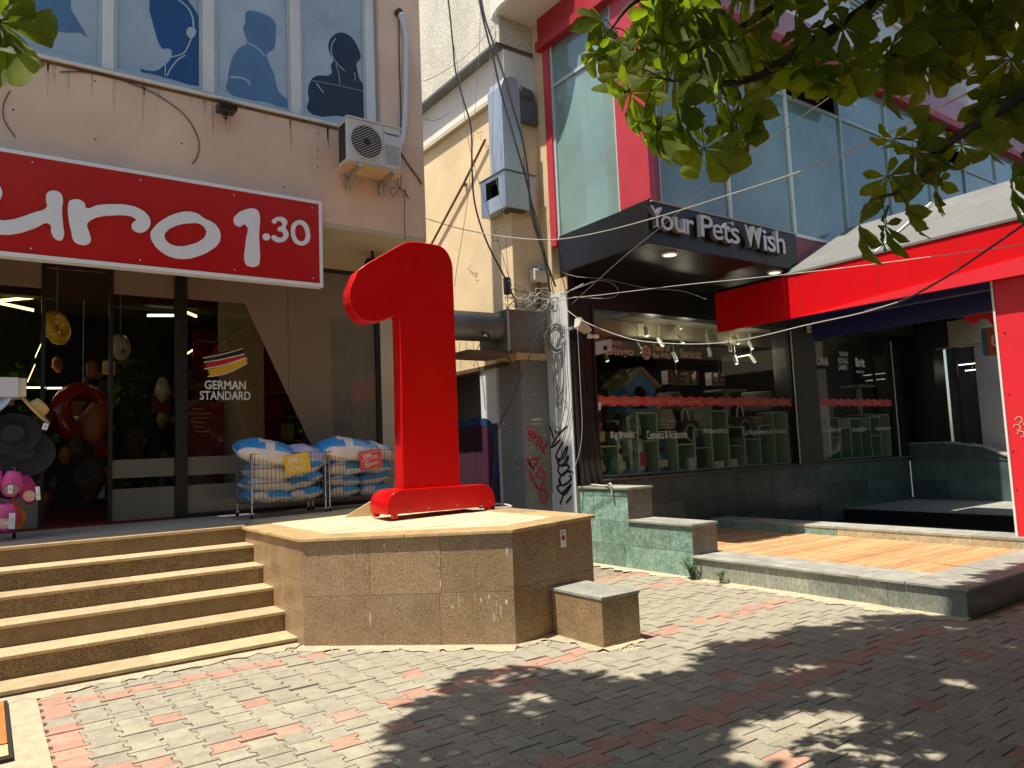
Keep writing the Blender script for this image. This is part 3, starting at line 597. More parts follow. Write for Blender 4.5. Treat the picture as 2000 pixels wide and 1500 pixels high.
# GERMAN STANDARD flag
def stroke_band(pts_up, pts_lo): return pts_up+pts_lo[::-1]
fl = [(2.256,2.962),(2.359,2.993),(2.498,3.025),(2.626,3.064),(2.756,3.097),(2.773,3.086),(2.741,3.062),(2.767,3.043),(2.726,3.016),(2.748,3.009),(2.597,2.97),(2.456,2.931),(2.331,2.901),(2.273,2.909),(2.297,2.935),(2.256,2.942)]
fprint(fl, 'flag_black', p3, 1, False, 'flag_stripe')
fprint([(2.269,2.873),(2.317,2.877),(2.456,2.916),(2.597,2.955),(2.74,3.006),(2.781,3.011),(2.758,2.977),(2.787,2.969),(2.754,2.942),(2.625,2.893),(2.483,2.844),(2.358,2.81),(2.289,2.812),(2.317,2.834),(2.265,2.844),(2.31,2.857)], 'flag_red', p3, 2, False, 'flag_stripe')
fprint([(2.306,2.79),(2.386,2.811),(2.525,2.852),(2.668,2.909),(2.798,2.963),(2.82,2.945),(2.798,2.921),(2.812,2.899),(2.768,2.868),(2.653,2.797),(2.511,2.734),(2.371,2.698),(2.316,2.714),(2.351,2.733),(2.314,2.758),(2.344,2.77)], 'flag_gold', p3, 1, False, 'flag_stripe')
for k, (a, b, w) in enumerate((((255,722),(610,640),.010),((265,760),(625,690),.012),((270,815),(635,722),.012),((300,888),(645,775),.010))):
    q = [(x, YP-.006-k*.0004, z) for x, z in {0:[(2.254,2.938),(2.496,2.998),(2.757,3.084)],1:[(2.268,2.883),(2.496,2.933),(2.779,3.013)],2:[(2.271,2.799),(2.51,2.858),(2.796,2.965)],3:[(2.315,2.699),(2.551,2.749),(2.81,2.891)]}[k]]
    G().ribbon(smoothpath(q), w, (0,-1,0), .0006).mk('flag_outline', 'text_white', p3)
def ytext(s, p0, width, h, y, m, par, name='lettering', depth=.006, bold=.02, up=(0,0,1)):
    return put(text_mesh(s, depth, bold), (p0[0], y, p0[1]), (1,0,0), up, 1, width, h).mk(name, m, par)
T0 = [(2.276,2.539),(2.79,2.547),(2.219,2.402),(2.85,2.406),(2.277,2.619)]
ytext('GERMAN', T0[0], T0[1][0]-T0[0][0], .115, YP-.006, 'text_white', p3, depth=.001); ytext('STANDARD', T0[2], T0[3][0]-T0[2][0], .115, YP-.006, 'text_white', p3, depth=.001)
# ---- interior shell of the shop
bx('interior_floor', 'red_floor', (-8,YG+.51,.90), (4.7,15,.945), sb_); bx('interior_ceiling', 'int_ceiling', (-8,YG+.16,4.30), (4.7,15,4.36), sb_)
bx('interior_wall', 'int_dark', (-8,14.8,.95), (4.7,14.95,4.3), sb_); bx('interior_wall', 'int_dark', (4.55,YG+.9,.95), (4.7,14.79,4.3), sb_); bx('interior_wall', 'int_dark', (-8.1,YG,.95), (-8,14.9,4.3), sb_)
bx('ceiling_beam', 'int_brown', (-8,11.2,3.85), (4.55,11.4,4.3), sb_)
bx('interior_column', 'soffit', (2.72,10.5,.95), (3.22,11.0,4.3), sb_)
# shop interior goods ---------------------------------------------------------
def led(p, q, w=.05, h=.03, label='', m='led'):
    a, b = Vector(p), Vector(q); d = (b-a).normalized(); s = d.cross(Vector((0,0,1))).normalized()*w/2; u = Vector((0,0,h/2)); g = G()
    g.add([a-s-u,a+s-u,a+s+u,a-s+u,b-s-u,b+s-u,b+s+u,b-s+u], [(0,1,2,3),(7,6,5,4),(0,4,5,1),(1,5,6,2),(2,6,7,3),(3,7,4,0)])
    t = thing('ceiling_light', label, 'light', tuple((a+b)/2), 'strip lights on the shop ceiling'); g.mk('tube', m, t, fix=True)
    G().box(tuple((a+b)/2+Vector((-.004,-.004,.015))), tuple((a+b)/2+Vector((.004,.004,.25)))).mk('hanger', 'black_metal', t); return t
L1 = [(x,11.6,z) for x, z in [(0.136,3.834),(0.507,3.908),(0.136,3.8),(0.509,3.734),(0.641,3.401),(0.535,3.105),(0.531,2.995),(0.454,2.774),(1.892,3.766),(2.25,3.792),(2.405,3.858),(2.563,3.8),(2.404,3.211),(2.569,3.334),(0.444,2.692),(0.651,2.695),(0.674,2.688),(0.874,2.692)]]
led(L1[0], L1[1], label='upper arm of the V of yellow strip lights near the left edge'); led(L1[2], L1[3], label='lower arm of the V of yellow strip lights near the left edge')
led(L1[4], L1[5], .08, label='upper steep yellow strip light beside the yellow swim ring'); led(L1[6], L1[7], .08, label='lower steep yellow strip light above the straw hat')
led(L1[8], L1[9], label='level strip light left of the black door frame', m='led_white'); led(L1[10], L1[11], label='slanted strip light right of the black door frame'); led(L1[12], L1[13], .05, label='short yellow strip light left of the flag sticker')
led(L1[14], L1[15], .02, .02, label='thin white strip light above the straw hat', m='led_white'); led(L1[16], L1[17], .02, .02, label='thin white strip light left of the red swim ring', m='led_white')
def ring(pt, y, R, r, ax, m, label):
    t = thing('swim_ring', label, 'swim ring', (pt[0],y,pt[1]), 'inflatable rings hanging in the shop'); G().torus((pt[0],y,pt[1]), ax, R, r).mk('tube', m, t, smooth=True)
    G().cyl((pt[0],y,pt[1]+R+r*.5), (pt[0],y,4.3), .004, n=4).mk('string', 'cable_white', t); return t
R1 = [(0.728,3.399),(1.451,3.183),(1.062,2.384)]
ring(R1[0], 10.9, .155, .075, (1.3,-1,.3), 'yellow_ring', 'yellow swim ring with green print hanging in the open doorway')
ring(R1[1], 10.9, .115, .065, (1.2,-1,0), 'white_ring', 'white swim ring hanging behind the glass left of the black frame')
ring((R1[2][0],R1[2][1]-.05), 11.3, .29, .13, (.5,-1,.1), 'red_ring', 'large dark red swim ring low in the open doorway')
Q = [(1.108,2.862),(1.143,2.157),(1.149,1.426),(0.973,1.829),(2.002,2.639),(1.301,1.451),(1.939,2.076),(2.534,1.776),(1.687,1.874),(0.478,1.719)]
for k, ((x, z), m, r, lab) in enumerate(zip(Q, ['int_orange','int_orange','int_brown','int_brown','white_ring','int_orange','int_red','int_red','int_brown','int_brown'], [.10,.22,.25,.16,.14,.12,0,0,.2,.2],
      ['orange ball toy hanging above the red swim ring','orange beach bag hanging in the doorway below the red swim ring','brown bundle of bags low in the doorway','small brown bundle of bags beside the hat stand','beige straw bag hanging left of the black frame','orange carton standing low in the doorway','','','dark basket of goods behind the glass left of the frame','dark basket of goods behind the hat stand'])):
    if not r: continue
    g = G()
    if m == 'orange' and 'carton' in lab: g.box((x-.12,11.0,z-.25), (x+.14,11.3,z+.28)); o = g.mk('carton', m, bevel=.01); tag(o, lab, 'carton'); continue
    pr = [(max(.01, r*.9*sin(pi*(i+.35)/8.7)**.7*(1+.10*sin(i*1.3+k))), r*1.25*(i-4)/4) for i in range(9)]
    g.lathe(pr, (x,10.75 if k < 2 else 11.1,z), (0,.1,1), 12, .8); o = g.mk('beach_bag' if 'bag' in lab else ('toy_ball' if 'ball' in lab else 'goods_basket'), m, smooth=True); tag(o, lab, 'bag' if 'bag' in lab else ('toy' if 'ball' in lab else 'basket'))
rnd = random.Random(21)
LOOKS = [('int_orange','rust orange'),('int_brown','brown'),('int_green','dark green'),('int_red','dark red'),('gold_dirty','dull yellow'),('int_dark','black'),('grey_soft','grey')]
KINDS_ = [('hanging_bag','bag'),('toy_ball','toy ball'),('packed_toy','packed toy')]
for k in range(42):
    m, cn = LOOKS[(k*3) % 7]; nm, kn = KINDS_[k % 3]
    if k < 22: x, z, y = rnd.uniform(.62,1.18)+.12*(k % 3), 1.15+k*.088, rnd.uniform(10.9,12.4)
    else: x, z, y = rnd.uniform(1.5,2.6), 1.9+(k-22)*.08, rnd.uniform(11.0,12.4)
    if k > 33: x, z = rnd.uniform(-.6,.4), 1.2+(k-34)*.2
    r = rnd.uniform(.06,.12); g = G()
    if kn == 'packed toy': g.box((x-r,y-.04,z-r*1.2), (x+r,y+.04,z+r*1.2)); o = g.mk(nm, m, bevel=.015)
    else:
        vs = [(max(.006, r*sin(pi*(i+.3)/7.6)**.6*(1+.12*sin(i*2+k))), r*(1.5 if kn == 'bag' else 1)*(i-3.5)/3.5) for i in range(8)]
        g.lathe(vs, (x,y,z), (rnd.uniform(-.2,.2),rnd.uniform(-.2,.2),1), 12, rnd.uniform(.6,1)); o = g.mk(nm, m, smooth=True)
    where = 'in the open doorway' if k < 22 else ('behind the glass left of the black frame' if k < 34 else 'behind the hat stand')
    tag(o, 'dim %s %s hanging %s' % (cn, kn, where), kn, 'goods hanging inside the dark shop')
# red promo panels and shelves
q = [(2.163,2.412),(2.636,2.414),(2.632,1.689),(2.162,1.707),(1.854,2.411),(2.007,2.412),(2.007,1.713),(1.855,1.718)]
t = thing('promo_board', 'red board with pale print standing behind the glass under the flag sticker', 'board', (q[0][0],10.35,1.2))
bx('panel', 'int_red', (q[3][0],10.35,1.3), (q[1][0],10.38,q[1][1]), t)
for k in range(6): bx('print_line', 'gold_dirty', (q[0][0]+.06+.02*(k % 3),10.346,q[0][1]-.10-.06*k), (q[0][0]+.20+.03*((k*7) % 4),10.349,q[0][1]-.085-.06*k), t)
q2 = [(3.082,3.096),(3.983,2.035),(3.234,3.559),(3.976,1.571)]
t = thing('shelf_unit', 'dark red wall shelf with many boards seen through the diagonal clear glass', 'shelf', (3.3,11.2,.95))
bx('back_panel', 'int_red', (2.45,11.3,.95), (4.3,11.35,3.55), t)
for k in range(7): bx('shelf_board', 'int_red', (2.45,10.95,1.15+k*.36), (4.3,11.29,1.18+k*.36), t); bx('price_rail', 'text_pink', (2.45,10.944,1.16+k*.36), (4.3,10.949,1.168+k*.36), t)
for k in range(22):
    r = k // 6; x = 2.5+(k % 6)*.28
    tag(bx('goods_box', random.choice(['int_dark','int_brown','int_red','gold_dirty']), (x,11.0,1.185+r*.36), (x+.2,11.2,1.36+r*.36+.06*(k % 3))), 'small dark packed box on the red wall shelf', 'box', 'boxes on the red wall shelf')
t = thing('shelf_unit', 'white bracket shelf with jars behind the frosted right pane', 'shelf', (4.3,10.4,1.2))
for k in range(5): bx('shelf_board', 'frame_white', (4.05,10.02,1.75+k*.40), (4.55,10.32,1.79+k*.40), t); bx('bracket', 'frame_white', (4.44,10.02,1.62+k*.40), (4.5,10.3,1.749+k*.40), t)
bx('upright', 'frame_white', (4.501,10.0,1.0), (4.54,10.33,3.7), t)
for k in range(20):
    x = 4.08+(k % 5)*.075; z = 1.791+(k//5)*.40
    tag(G().cyl((x,10.1,z), (x,10.1,z+.15+.05*(k % 2)), .032, n=10).mk('jar', ['bag_cream','grey_soft','orange','bag_white'][k % 4]), 'small jar on the white bracket shelf behind the frosted pane', 'jar', 'jars behind the frosted pane')
# ================================================================ SHOP SIGN
YS = 8.72
sg = thing('shop_sign', 'long red sign board with white lettering and the price 1.30', 'sign', (0,8.75,3.74))
g = G(); g.box((-6,YS+.012,3.78), (3.385,8.858,4.80)); g.mk('board', 'sign_red', sg)
g = G(); g.box((-6,YS,3.735), (3.425,8.857,3.779)); g.box((-6,YS,4.801), (3.425,8.857,4.838)); g.box((3.386,YS,3.78), (3.425,8.857,4.80)); g.mk('frame', 'sign_white', sg)
SC = (0,280,.32)
for x in (.35,1.35,2.35,3.3):
    for z in (3.84,4.74): G().cyl((x,YS+.012,z), (x,YS+.008,z), .008, n=8).mk('screw_head', 'sign_white', sg)
def sgl(loops): plane_shape(loops, 'y', YS+.011, .02, -1, True).mk('letter', 'sign_white', sg, fix=True)
sgl([[(0.099,4.395),(0.097,4.333),(0.065,4.252),(0.049,4.166),(0.074,4.099),(0.169,4.104),(0.264,4.149),(0.36,4.206),(0.479,4.286),(0.472,4.362),(0.484,4.439),(0.534,4.469),(0.592,4.458),(0.619,4.396),(0.613,4.29),(0.625,4.117),(0.631,3.996),(0.608,3.955),(0.562,3.961),(0.525,4.016),(0.5,4.116),(0.39,4.057),(0.266,3.988),(0.144,3.949),(0.024,3.954),(-0.056,4.017),(-0.098,4.142),(-0.075,4.295),(-0.024,4.429),(0.041,4.466)]])
sgl([[(0.667,4.325),(0.681,4.385),(0.732,4.411),(0.796,4.401),(0.825,4.36),(0.823,4.338),(0.944,4.384),(1.083,4.416),(1.225,4.429),(1.354,4.4),(1.428,4.338),(1.449,4.276),(1.428,4.199),(1.387,4.156),(1.339,4.14),(1.282,4.159),(1.263,4.202),(1.282,4.251),(1.306,4.276),(1.29,4.298),(1.21,4.313),(1.068,4.291),(0.945,4.254),(0.869,4.203),(0.842,4.158),(0.863,4.064),(0.875,3.977),(0.841,3.94),(0.781,3.933),(0.729,3.957),(0.699,4.058),(0.672,4.212)]])
sgl([[(1.45,4.137),(1.486,4.222),(1.586,4.328),(1.704,4.409),(1.843,4.455),(1.939,4.446),(2.01,4.403),(2.109,4.365),(2.172,4.297),(2.191,4.212),(2.171,4.131),(2.089,4.043),(1.964,3.96),(1.807,3.903),(1.687,3.902),(1.569,3.949),(1.486,4.031)], [(1.591,4.133),(1.619,4.198),(1.704,4.267),(1.842,4.32),(1.974,4.328),(2.029,4.276),(2.027,4.208),(1.974,4.139),(1.842,4.065),(1.721,4.038),(1.628,4.068)]])
sgl([[(2.342,4.446),(2.367,4.497),(2.481,4.583),(2.597,4.604),(2.631,4.575),(2.632,4.293),(2.632,3.942),(2.609,3.914),(2.513,3.899),(2.475,3.924),(2.478,4.192),(2.474,4.4),(2.413,4.365),(2.357,4.383)]])
sgl([[(2.685,4.308),(2.75,4.317),(2.755,4.257),(2.69,4.25)]])
sgl([[(2.791,4.482),(2.824,4.53),(2.872,4.553),(2.938,4.551),(2.978,4.502),(2.955,4.43),(2.99,4.367),(2.973,4.295),(2.904,4.243),(2.828,4.243),(2.783,4.289),(2.813,4.318),(2.852,4.299),(2.898,4.297),(2.929,4.334),(2.914,4.373),(2.866,4.38),(2.866,4.421),(2.906,4.442),(2.917,4.48),(2.887,4.504),(2.851,4.493),(2.831,4.463)]])
sgl([[(3.023,4.389),(3.045,4.495),(3.099,4.541),(3.153,4.553),(3.22,4.521),(3.26,4.412),(3.254,4.312),(3.198,4.247),(3.142,4.235),(3.07,4.259),(3.034,4.318)], [(3.072,4.396),(3.086,4.46),(3.126,4.499),(3.163,4.492),(3.202,4.435),(3.206,4.341),(3.17,4.289),(3.133,4.284),(3.092,4.315)]])
# ================================================================ AIR CONDITIONER
ac = thing('air_conditioner', 'white outdoor air conditioner on brackets at the right end of the facade', 'air conditioner', (4.05,8.6,5.3))
ax0, ax1, ay0, ay1, az0, az1 = 3.66, 4.42, 8.42, 8.72, 5.33, 5.90
g = G(); g.box((ax0,ay0+.012,az0), (ax1,ay1,az1)); g.mk('casing', 'ac_white', ac, bevel=.012)
bx('side_fins', 'ac_dark', (ax0-.004,ay0+.06,az0+.04), (ax0-.001,ay1-.03,az1-.05), ac)
bx('top_lid', 'ac_white', (ax0-.008,ay0-.004,az1+.001), (ax1+.008,ay1+.004,az1+.022), ac, bevel=.008)
cx, cz = ax0+.265, az0+.29
G().prism([(cx+.215*cos(a*pi/16), ay0+.008, cz+.215*sin(a*pi/16)) for a in range(32)], (0,.003,0)).mk('fan_opening', 'ac_dark', ac)
f = G().lathe([(.05,0),(.045,.02),(.02,.03)], (cx,ay0+.0075,cz), (0,-1,0), 14).mk('fan_hub', 'ac_dark', ac)
gr = G()
for k in range(-8, 9):
    o = k*.029; L = max(0, .235**2-o*o)**.5
    d = Vector((.85,0,.52)).normalized(); nn = Vector((-.52,0,.85)).normalized(); c = Vector((cx,ay0-.004,cz))+nn*o
    if L > .03: gr.tube([c-d*L, c+d*L], .0035, 4)
gr.torus((cx,ay0-.002,cz), (0,1,0), .225, .008, 28, 6); gr.mk('fan_grille', 'ac_white', ac)
g = G()
for k in range(10): g.box((ax0+.53,ay0+.004,az0+.06+k*.027), (ax1-.03,ay0+.012,az0+.074+k*.027))
g.mk('louvres', 'frame_grey', ac); bx('panel_seam', 'text_grey', (ax0+.505,ay0+.009,az0+.01), (ax0+.508,ay0+.0115,az1-.02), ac)
ytext('Panasonic', (ax0+.53,az1-.115), .20, .035, ay0+.010, 'film_dark', ac, 'brand_lettering', .001, .02)
bx('drip_tray', 'wood_tray', (ax0-.005,ay0+.0,az0-.035), (ax1+.02,ay1+.06,az0-.003), ac)
for x in (ax0+.16, ax1-.12):
    g = G(); g.box((x-.02,ay0-.02,az0-.065), (x+.02,YF-.001,az0-.036)); g.box((x-.02,YF-.04,az0-.22), (x+.02,YF-.001,az0-.066)); g.tube([(x,ay0+.05,az0-.07),(x,YF-.03,az0-.20)], .012, 5); g.mk('bracket', 'chrome', ac, bevel=.003)
pp = [(x,8.80,z) for x, z in [(4.655,7.797),(4.706,7.646),(4.739,7.414),(4.722,6.881),(4.702,6.502),(4.656,6.046),(4.586,5.81),(4.52,5.687),(4.453,5.529),(4.396,5.424)]]
t = thing('conduit_pipe', 'bent white pipe running down beside the window to the air conditioner', 'pipe', pp[4])
G().tube(smoothpath(pp), .036, 8).mk('pipe', 'pipe_white', t, smooth=True); G().cyl((pp[0][0],8.78,pp[0][2]+.02), (pp[0][0]-.02,8.86,pp[0][2]+.02), .05, n=10).mk('wall_collar', 'rust', t)
q = pp[7]; G().lathe([(.045,-.03),(.05,0),(.045,.03)], q, (.4,0,1), 10).mk('tape', 'gold_dirty', t)
wire_thing('drain_hose', 'thin brown hose slanting down the facade right of the white pipe', [(x,8.84,z) for x, z in [(4.613,5.787),(4.758,5.603),(4.875,5.477),(4.944,5.379)]], .012, 'rust', 'hose')
wire_thing('facade_cable', 'dark cable running down behind the white pipe', [(x,8.84,z) for x, z in [(4.66,7.828),(4.646,7.103),(4.642,6.206),(4.575,5.823)]], .008, 'cable_dark')
for k, (pts, lab) in enumerate((( [(4.509,5.656),(4.472,5.454),(4.498,5.314),(4.574,5.249)], 'dark loose wire hanging from the tape of the white pipe'), ([(4.54,5.662),(4.533,5.429),(4.566,5.247)], 'dark loose wire in the middle under the white pipe'), ([(4.581,5.729),(4.606,5.516),(4.582,5.25)], 'dark loose wire right under the white pipe'), ([(4.316,5.352),(4.344,5.265),(4.442,5.225),(4.581,5.236),(4.632,5.122)], 'dark loose wire looping from the air conditioner tray'), ([(4.582,5.25),(4.517,5.167),(4.469,5.108),(4.426,5.194)], 'dark loose wire end below the wire knot'), ([(4.597,5.253),(4.711,5.113),(4.636,5.231)], 'dark short wire loop right of the wire knot'), ([(4.662,5.252),(4.635,4.884),(4.632,4.523)], 'thin wire hanging down to the edge of the facade'))):
    wire_thing('loose_wire', lab, [(x,8.8,z) for x, z in pts], .005, 'cable_dark', 'wire')
q = [(2.162,5.772),(2.367,5.797),(2.225,5.661)]
t = thing('floodlight', 'small black floodlight with cable loop under the windows', 'floodlight', (q[0][0]+.1,8.75,q[0][1]))
G().prism([(q[0][0],8.58,q[0][1]+.01),(q[0][0],8.80,q[0][1]+.06),(q[0][0],8.80,q[0][1]-.04),(q[0][0],8.60,q[0][1]-.05)], (.20,0,0)).mk('housing', 'black_metal', t, bevel=.005)
bx('bracket', 'black_metal', (q[0][0]+.08,8.80,q[0][1]-.02), (q[0][0]+.12,8.859,q[0][1]+.03), t); G().tube(smoothpath([(q[0][0]+.06,8.7,q[0][1]-.04),(q[0][0]+.07,8.68,q[0][1]-.13),(q[0][0]+.10,8.68,q[0][1]-.13),(q[0][0]+.10,8.7,q[0][1]-.04)]), .006, 5).mk('cable_loop', 'cable_dark', t); G().tube(smoothpath([(q[0][0]+.10,8.82,q[0][1]+.04),(q[0][0]+.10,8.84,q[0][1]+.11),(q[0][0]+.02,8.84,q[0][1]+.15)]), .005, 5).mk('feed_cable', 'cable_dark', t)
q = [(4.524,4.505)][0]
t = thing('ceiling_spotlight', 'black spotlight under the soffit behind the top of the numeral', 'spotlight', (q[0],9.6,4.2)); G().lathe([(.09,-.12),(.11,-.1),(.11,.1),(.08,.13)], (q[0],9.55,4.33), (.5,-1,-.2), 14).mk('lamp_body', 'black_matt', t, smooth=30); G().cyl((q[0],9.6,4.4), (q[0],9.62,4.56), .02, n=8).mk('mount', 'black_matt', t)
# ================================================================ WIRE CARTS WITH SACKS
def cart(x0, x1, y0, y1, z0, z1, label, seed):
    t = thing('wire_cart', label, 'cart', (x0,y0,.935), 'wire carts of sacks on the porch'); g = G(); r = .0035
    nx = int((x1-x0)/.048)
    for y in (y0, y1):
        for k in range(nx+1): g.tube([(x0+(x1-x0)*k/nx,y,z0), (x0+(x1-x0)*k/nx,y,z1)], r, 4)
    ny = int((y1-y0)/.06)
    for x in (x0, x1):
        for k in range(ny+1): g.tube([(x,y0+(y1-y0)*k/ny,z0), (x,y0+(y1-y0)*k/ny,z1)], r, 4)
    for k in range(nx+1): g.tube([(x0+(x1-x0)*k/nx,y0,z0), (x0+(x1-x0)*k/nx,y1,z0)], r, 4)
    o = g.mk('mesh_wires', 'wire', t); o['kind'] = 'stuff'
    for z in (z0, z0+(z1-z0)*.4, z0+(z1-z0)*.7, z1):
        G().tube([(x0,y0,z),(x1,y0,z),(x1,y1,z),(x0,y1,z),(x0,y0,z)], .006, 5).mk('hoop', 'wire', t)
    for x in (x0+.015, x1-.015):
        for y in (y0+.01, y1-.01):
            l = G().tube([(x,y,.99),(x,y,z1)], .011, 8).mk('leg', 'chrome', t); c = G().cyl((x-.014,y+.015,.967), (x+.014,y+.015,.967), .034, n=12).mk('caster', 'rubber', l); G().box((x-.018,y-.012,.965), (x+.018,y+.024,.995)).mk('fork', 'chrome', l)
    return t
cart(2.53,3.455,8.80,9.42,1.10,1.68,'left wire cart full of blue and white sacks with the yellow price card', 1); cart(3.50,4.42,8.86,9.46,1.10,1.68,'right wire cart full of blue and white sacks with the red price card', 2)
def sack(cx, cy, cz, lx, ly, h, rz, ry, scheme, label, seed, tilt=0):
    rnd = random.Random(seed); g = G(); nu_, nv_ = 15, 11; vs = []; idx = {}
    M = Matrix.Translation((cx,cy,cz)) @ Matrix.Rotation(rz,4,'Z') @ Matrix.Rotation(ry,4,'Y') @ Matrix.Rotation(tilt,4,'X')
    ph = [rnd.random()*6 for _ in range(6)]
    def zz(u, v):
        e = max(0, 1-abs(u)**2.6)*max(0, 1-abs(v)**3.0); return e**.55
    for side in (1,-1):
        for i in range(nu_):
            for j in range(nv_):
                u = -1+2*i/(nu_-1); v = -1+2*j/(nv_-1)
                pin = 1-.10*(abs(v)**2)*(1-abs(u))-.03*sin(3*v+ph[0])
                x = u*lx/2*pin*(1-.05*abs(v)**3); y = v*ly/2*(1-.10*(1-abs(u)**2)*0-.07*abs(u)**4)
                w = .010*sin(7*u+ph[1])*sin(5*v+ph[2])+.008*sin(11*v+ph[3]+3*u)
                z = side*(h/2)*zz(u, v)*(1 if side > 0 else .75)+w*zz(u, v)*2+.02*sin(2*u+ph[4])*abs(u)
                idx[(side,i,j)] = len(vs); vs.append(tuple(M @ Vector((x,y,z))))
    fs = []; mi = []
    for side in (1,-1):
        for i in range(nu_-1):
            for j in range(nv_-1):
                q = (idx[(side,i,j)], idx[(side,i+1,j)], idx[(side,i+1,j+1)], idx[(side,i,j+1)]); fs.append(q if side > 0 else q[::-1])
                u = -1+2*(i+.5)/(nu_-1); v = -1+2*(j+.5)/(nv_-1)
                if side < 0: k = (0 if scheme == 0 and abs(v) < .62 else 1)
                elif scheme == 0: k = 0 if abs(v+.02) < .90+.05*sin(3*u) else 1
                elif scheme == 1: k = 1 if (abs(u) < .3+.2*v or abs(v) > .8) else 0
                elif scheme == 2: k = 2
                elif scheme == 4: k = 1 if v < -.1+.4*sin(2.2*u) else 0
                else: k = 0 if v < .3-.35*u else 1
                mi.append(k)
    g.v = vs; g.f = fs; g.mi = mi
    o = g.mk('sack', ['sack_blue','sack_white','sack_lilac'], smooth=True); bm = bmesh.new(); bm.from_mesh(o.data); bmesh.ops.remove_doubles(bm, verts=bm.verts, dist=.004); bm.to_mesh(o.data); bm.free()
    sub = o.modifiers.new('round', 'SUBSURF'); sub.levels = sub.render_levels = 1
    return tag(o, label, 'sack', 'sacks stacked in the wire carts')
sack(2.79,9.10,1.165,0.556,.56,0.224,.02,0,0,'blue sack lowest left in the left cart',1); sack(3.23,9.10,1.175,0.474,.56,0.224,-.03,-.05,0,'blue sack lowest right in the left cart',2)
sack(2.80,9.09,1.30,0.587,.56,0.238,.06,.02,4,'white sack second from the bottom left in the left cart',3); sack(3.21,9.10,1.33,0.515,.56,0.251,-.05,-.2,3,'blue and white sack second from the bottom right in the left cart',4)
sack(2.83,9.08,1.46,0.577,.56,0.290,.1,.1,4,'white printed sack third from the bottom left in the left cart',5); sack(3.24,9.10,1.47,0.474,.54,0.224,.0,-.2,0,'blue sack third from the bottom right behind the yellow card',6)
sack(2.79,9.06,1.68,0.783,.62,0.330,-.12,.14,1,'blue and white sack heaped on top of the left cart',7,.18); sack(3.26,9.14,1.60,0.577,.54,0.356,.1,.22,2,'plain lilac sack on top behind the yellow price card',8)
sack(3.73,9.14,1.165,0.474,.54,0.224,.0,0,0,'blue sack lowest left in the right cart',9); sack(4.17,9.15,1.165,0.474,.54,0.224,.04,.0,0,'blue sack lowest right in the right cart',10)
sack(3.74,9.14,1.30,0.494,.54,0.238,-.04,0,0,'blue sack second from the bottom left in the right cart',11); sack(4.18,9.15,1.31,0.474,.54,0.224,.02,-.04,3,'blue and white sack second from the bottom right in the right cart',12)
sack(3.75,9.13,1.45,0.536,.54,0.277,.08,.06,0,'blue sack third from the bottom left in the right cart',13); sack(4.18,9.14,1.45,0.494,.54,0.238,-.05,.03,0,'blue sack third from the bottom right in the right cart',14)
sack(3.80,9.12,1.68,0.742,.62,0.356,-.05,.08,1,'blue and white sack heaped on top left of the right cart',15,.15); sack(4.22,9.14,1.64,0.577,.56,0.290,.1,.12,1,'blue sack on top right of the right cart beside the numeral',16,.1)
def price_card(px, mz, y, rz, m, label):
    t = thing('price_card', label, 'price card', (px,y,mz)); ca, sa = cos(rz), sin(rz); u = Vector((ca,0,sa)); v = Vector((-sa,0,ca)); o = Vector((px,y,mz))
    G().prism([tuple(o), tuple(o+u*.31), tuple(o+u*.31+v*.235), tuple(o+v*.235)], (0,.003,0)).mk('card', m, t)
    def w(s, a, b, wd, h, d): put(text_mesh(s, .001, .015), o+u*a+v*b+Vector((0,-.002,0)), u, v, 1, wd, h).mk('lettering', 'text_white', t)
    w('599', .055, .130, .115, .062, 0); w('LEI', .178, .132, .065, .03, 0); w('uro1', .125, .042, .115, .045, 0)
    g = G(); c = o+u*.095+v*.066+Vector((0,-.003,0)); g.ribbon([c+u*(.03*cos(a*.45+.6))+v*(.034*sin(a*.45+.6)) for a in range(12)], .010, (0,-1,0), .0008); g.ribbon([c-u*.03, c+u*.02], .008, (0,-1,0), .0014); g.mk('emblem', 'text_white', t)
    for k in range(2): a = o+v*(.118 if k == 0 else .205)+Vector((0,-.0012,0)); G().ribbon([a+u*.02, a+u*.29], .004, (0,-1,0), .0006).mk('rule_line', 'text_white', t)
    for a in (.06,.25): p = o+u*a+v*.235; G().tube([tuple(p-v*.02), tuple(p+v*.03+Vector((0,.03,0)))], .003, 4).mk('clip', 'chrome', t)
c1 = [(2.935,1.412),(3.915,1.417)]
price_card(c1[0][0],c1[0][1],8.755,.16,'tag_yellow','yellow price card reading 599 on the left wire cart'); price_card(c1[1][0],c1[1][1],8.80,.17,'tag_red','red price card reading 599 on the right wire cart')
# ================================================================ HAT STAND
YH = 8.66
def hp(l): return [(x,YH,z) for x, z in l]
hs = thing('hat_stand', 'rolling display stand with a pale header box at the left edge of the porch', 'display stand', (.0,9.0,.93))
G().cyl((-.05,8.95,1.0), (-.05,8.95,2.5), .02, n=10).mk('pole', 'red_frame', hs); g = G(); g.box((-.33,8.92,.99), (.28,8.98,1.03)); g.box((-.08,8.66,.99), (-.02,9.24,1.03)); g.mk('base_bars', 'magenta', hs, bevel=.005)
for x, y in ((.26,8.95),(-.31,8.95),(-.05,8.68),(-.05,9.22)): c = G().cyl((x-.015,y,.966), (x+.015,y,.966), .034, n=12).mk('caster', 'rubber', hs); G().box((x-.02,y-.02,.985), (x+.02,y+.02,1.0)).mk('caster_fork', 'chrome', hs)
q = [(0.113,2.51),(0.265,2.509),(0.328,2.505),(0.268,2.318),(0.331,2.324)]
bx('header_box', 'board_white', (-.42,8.62,q[3][1]), (q[1][0],8.98,q[0][1]), hs, bevel=.004); bx('header_side', 'box_cream', (q[1][0]+.001,8.64,q[3][1]+.005), (q[2][0],8.98,q[0][1]-.005), hs)
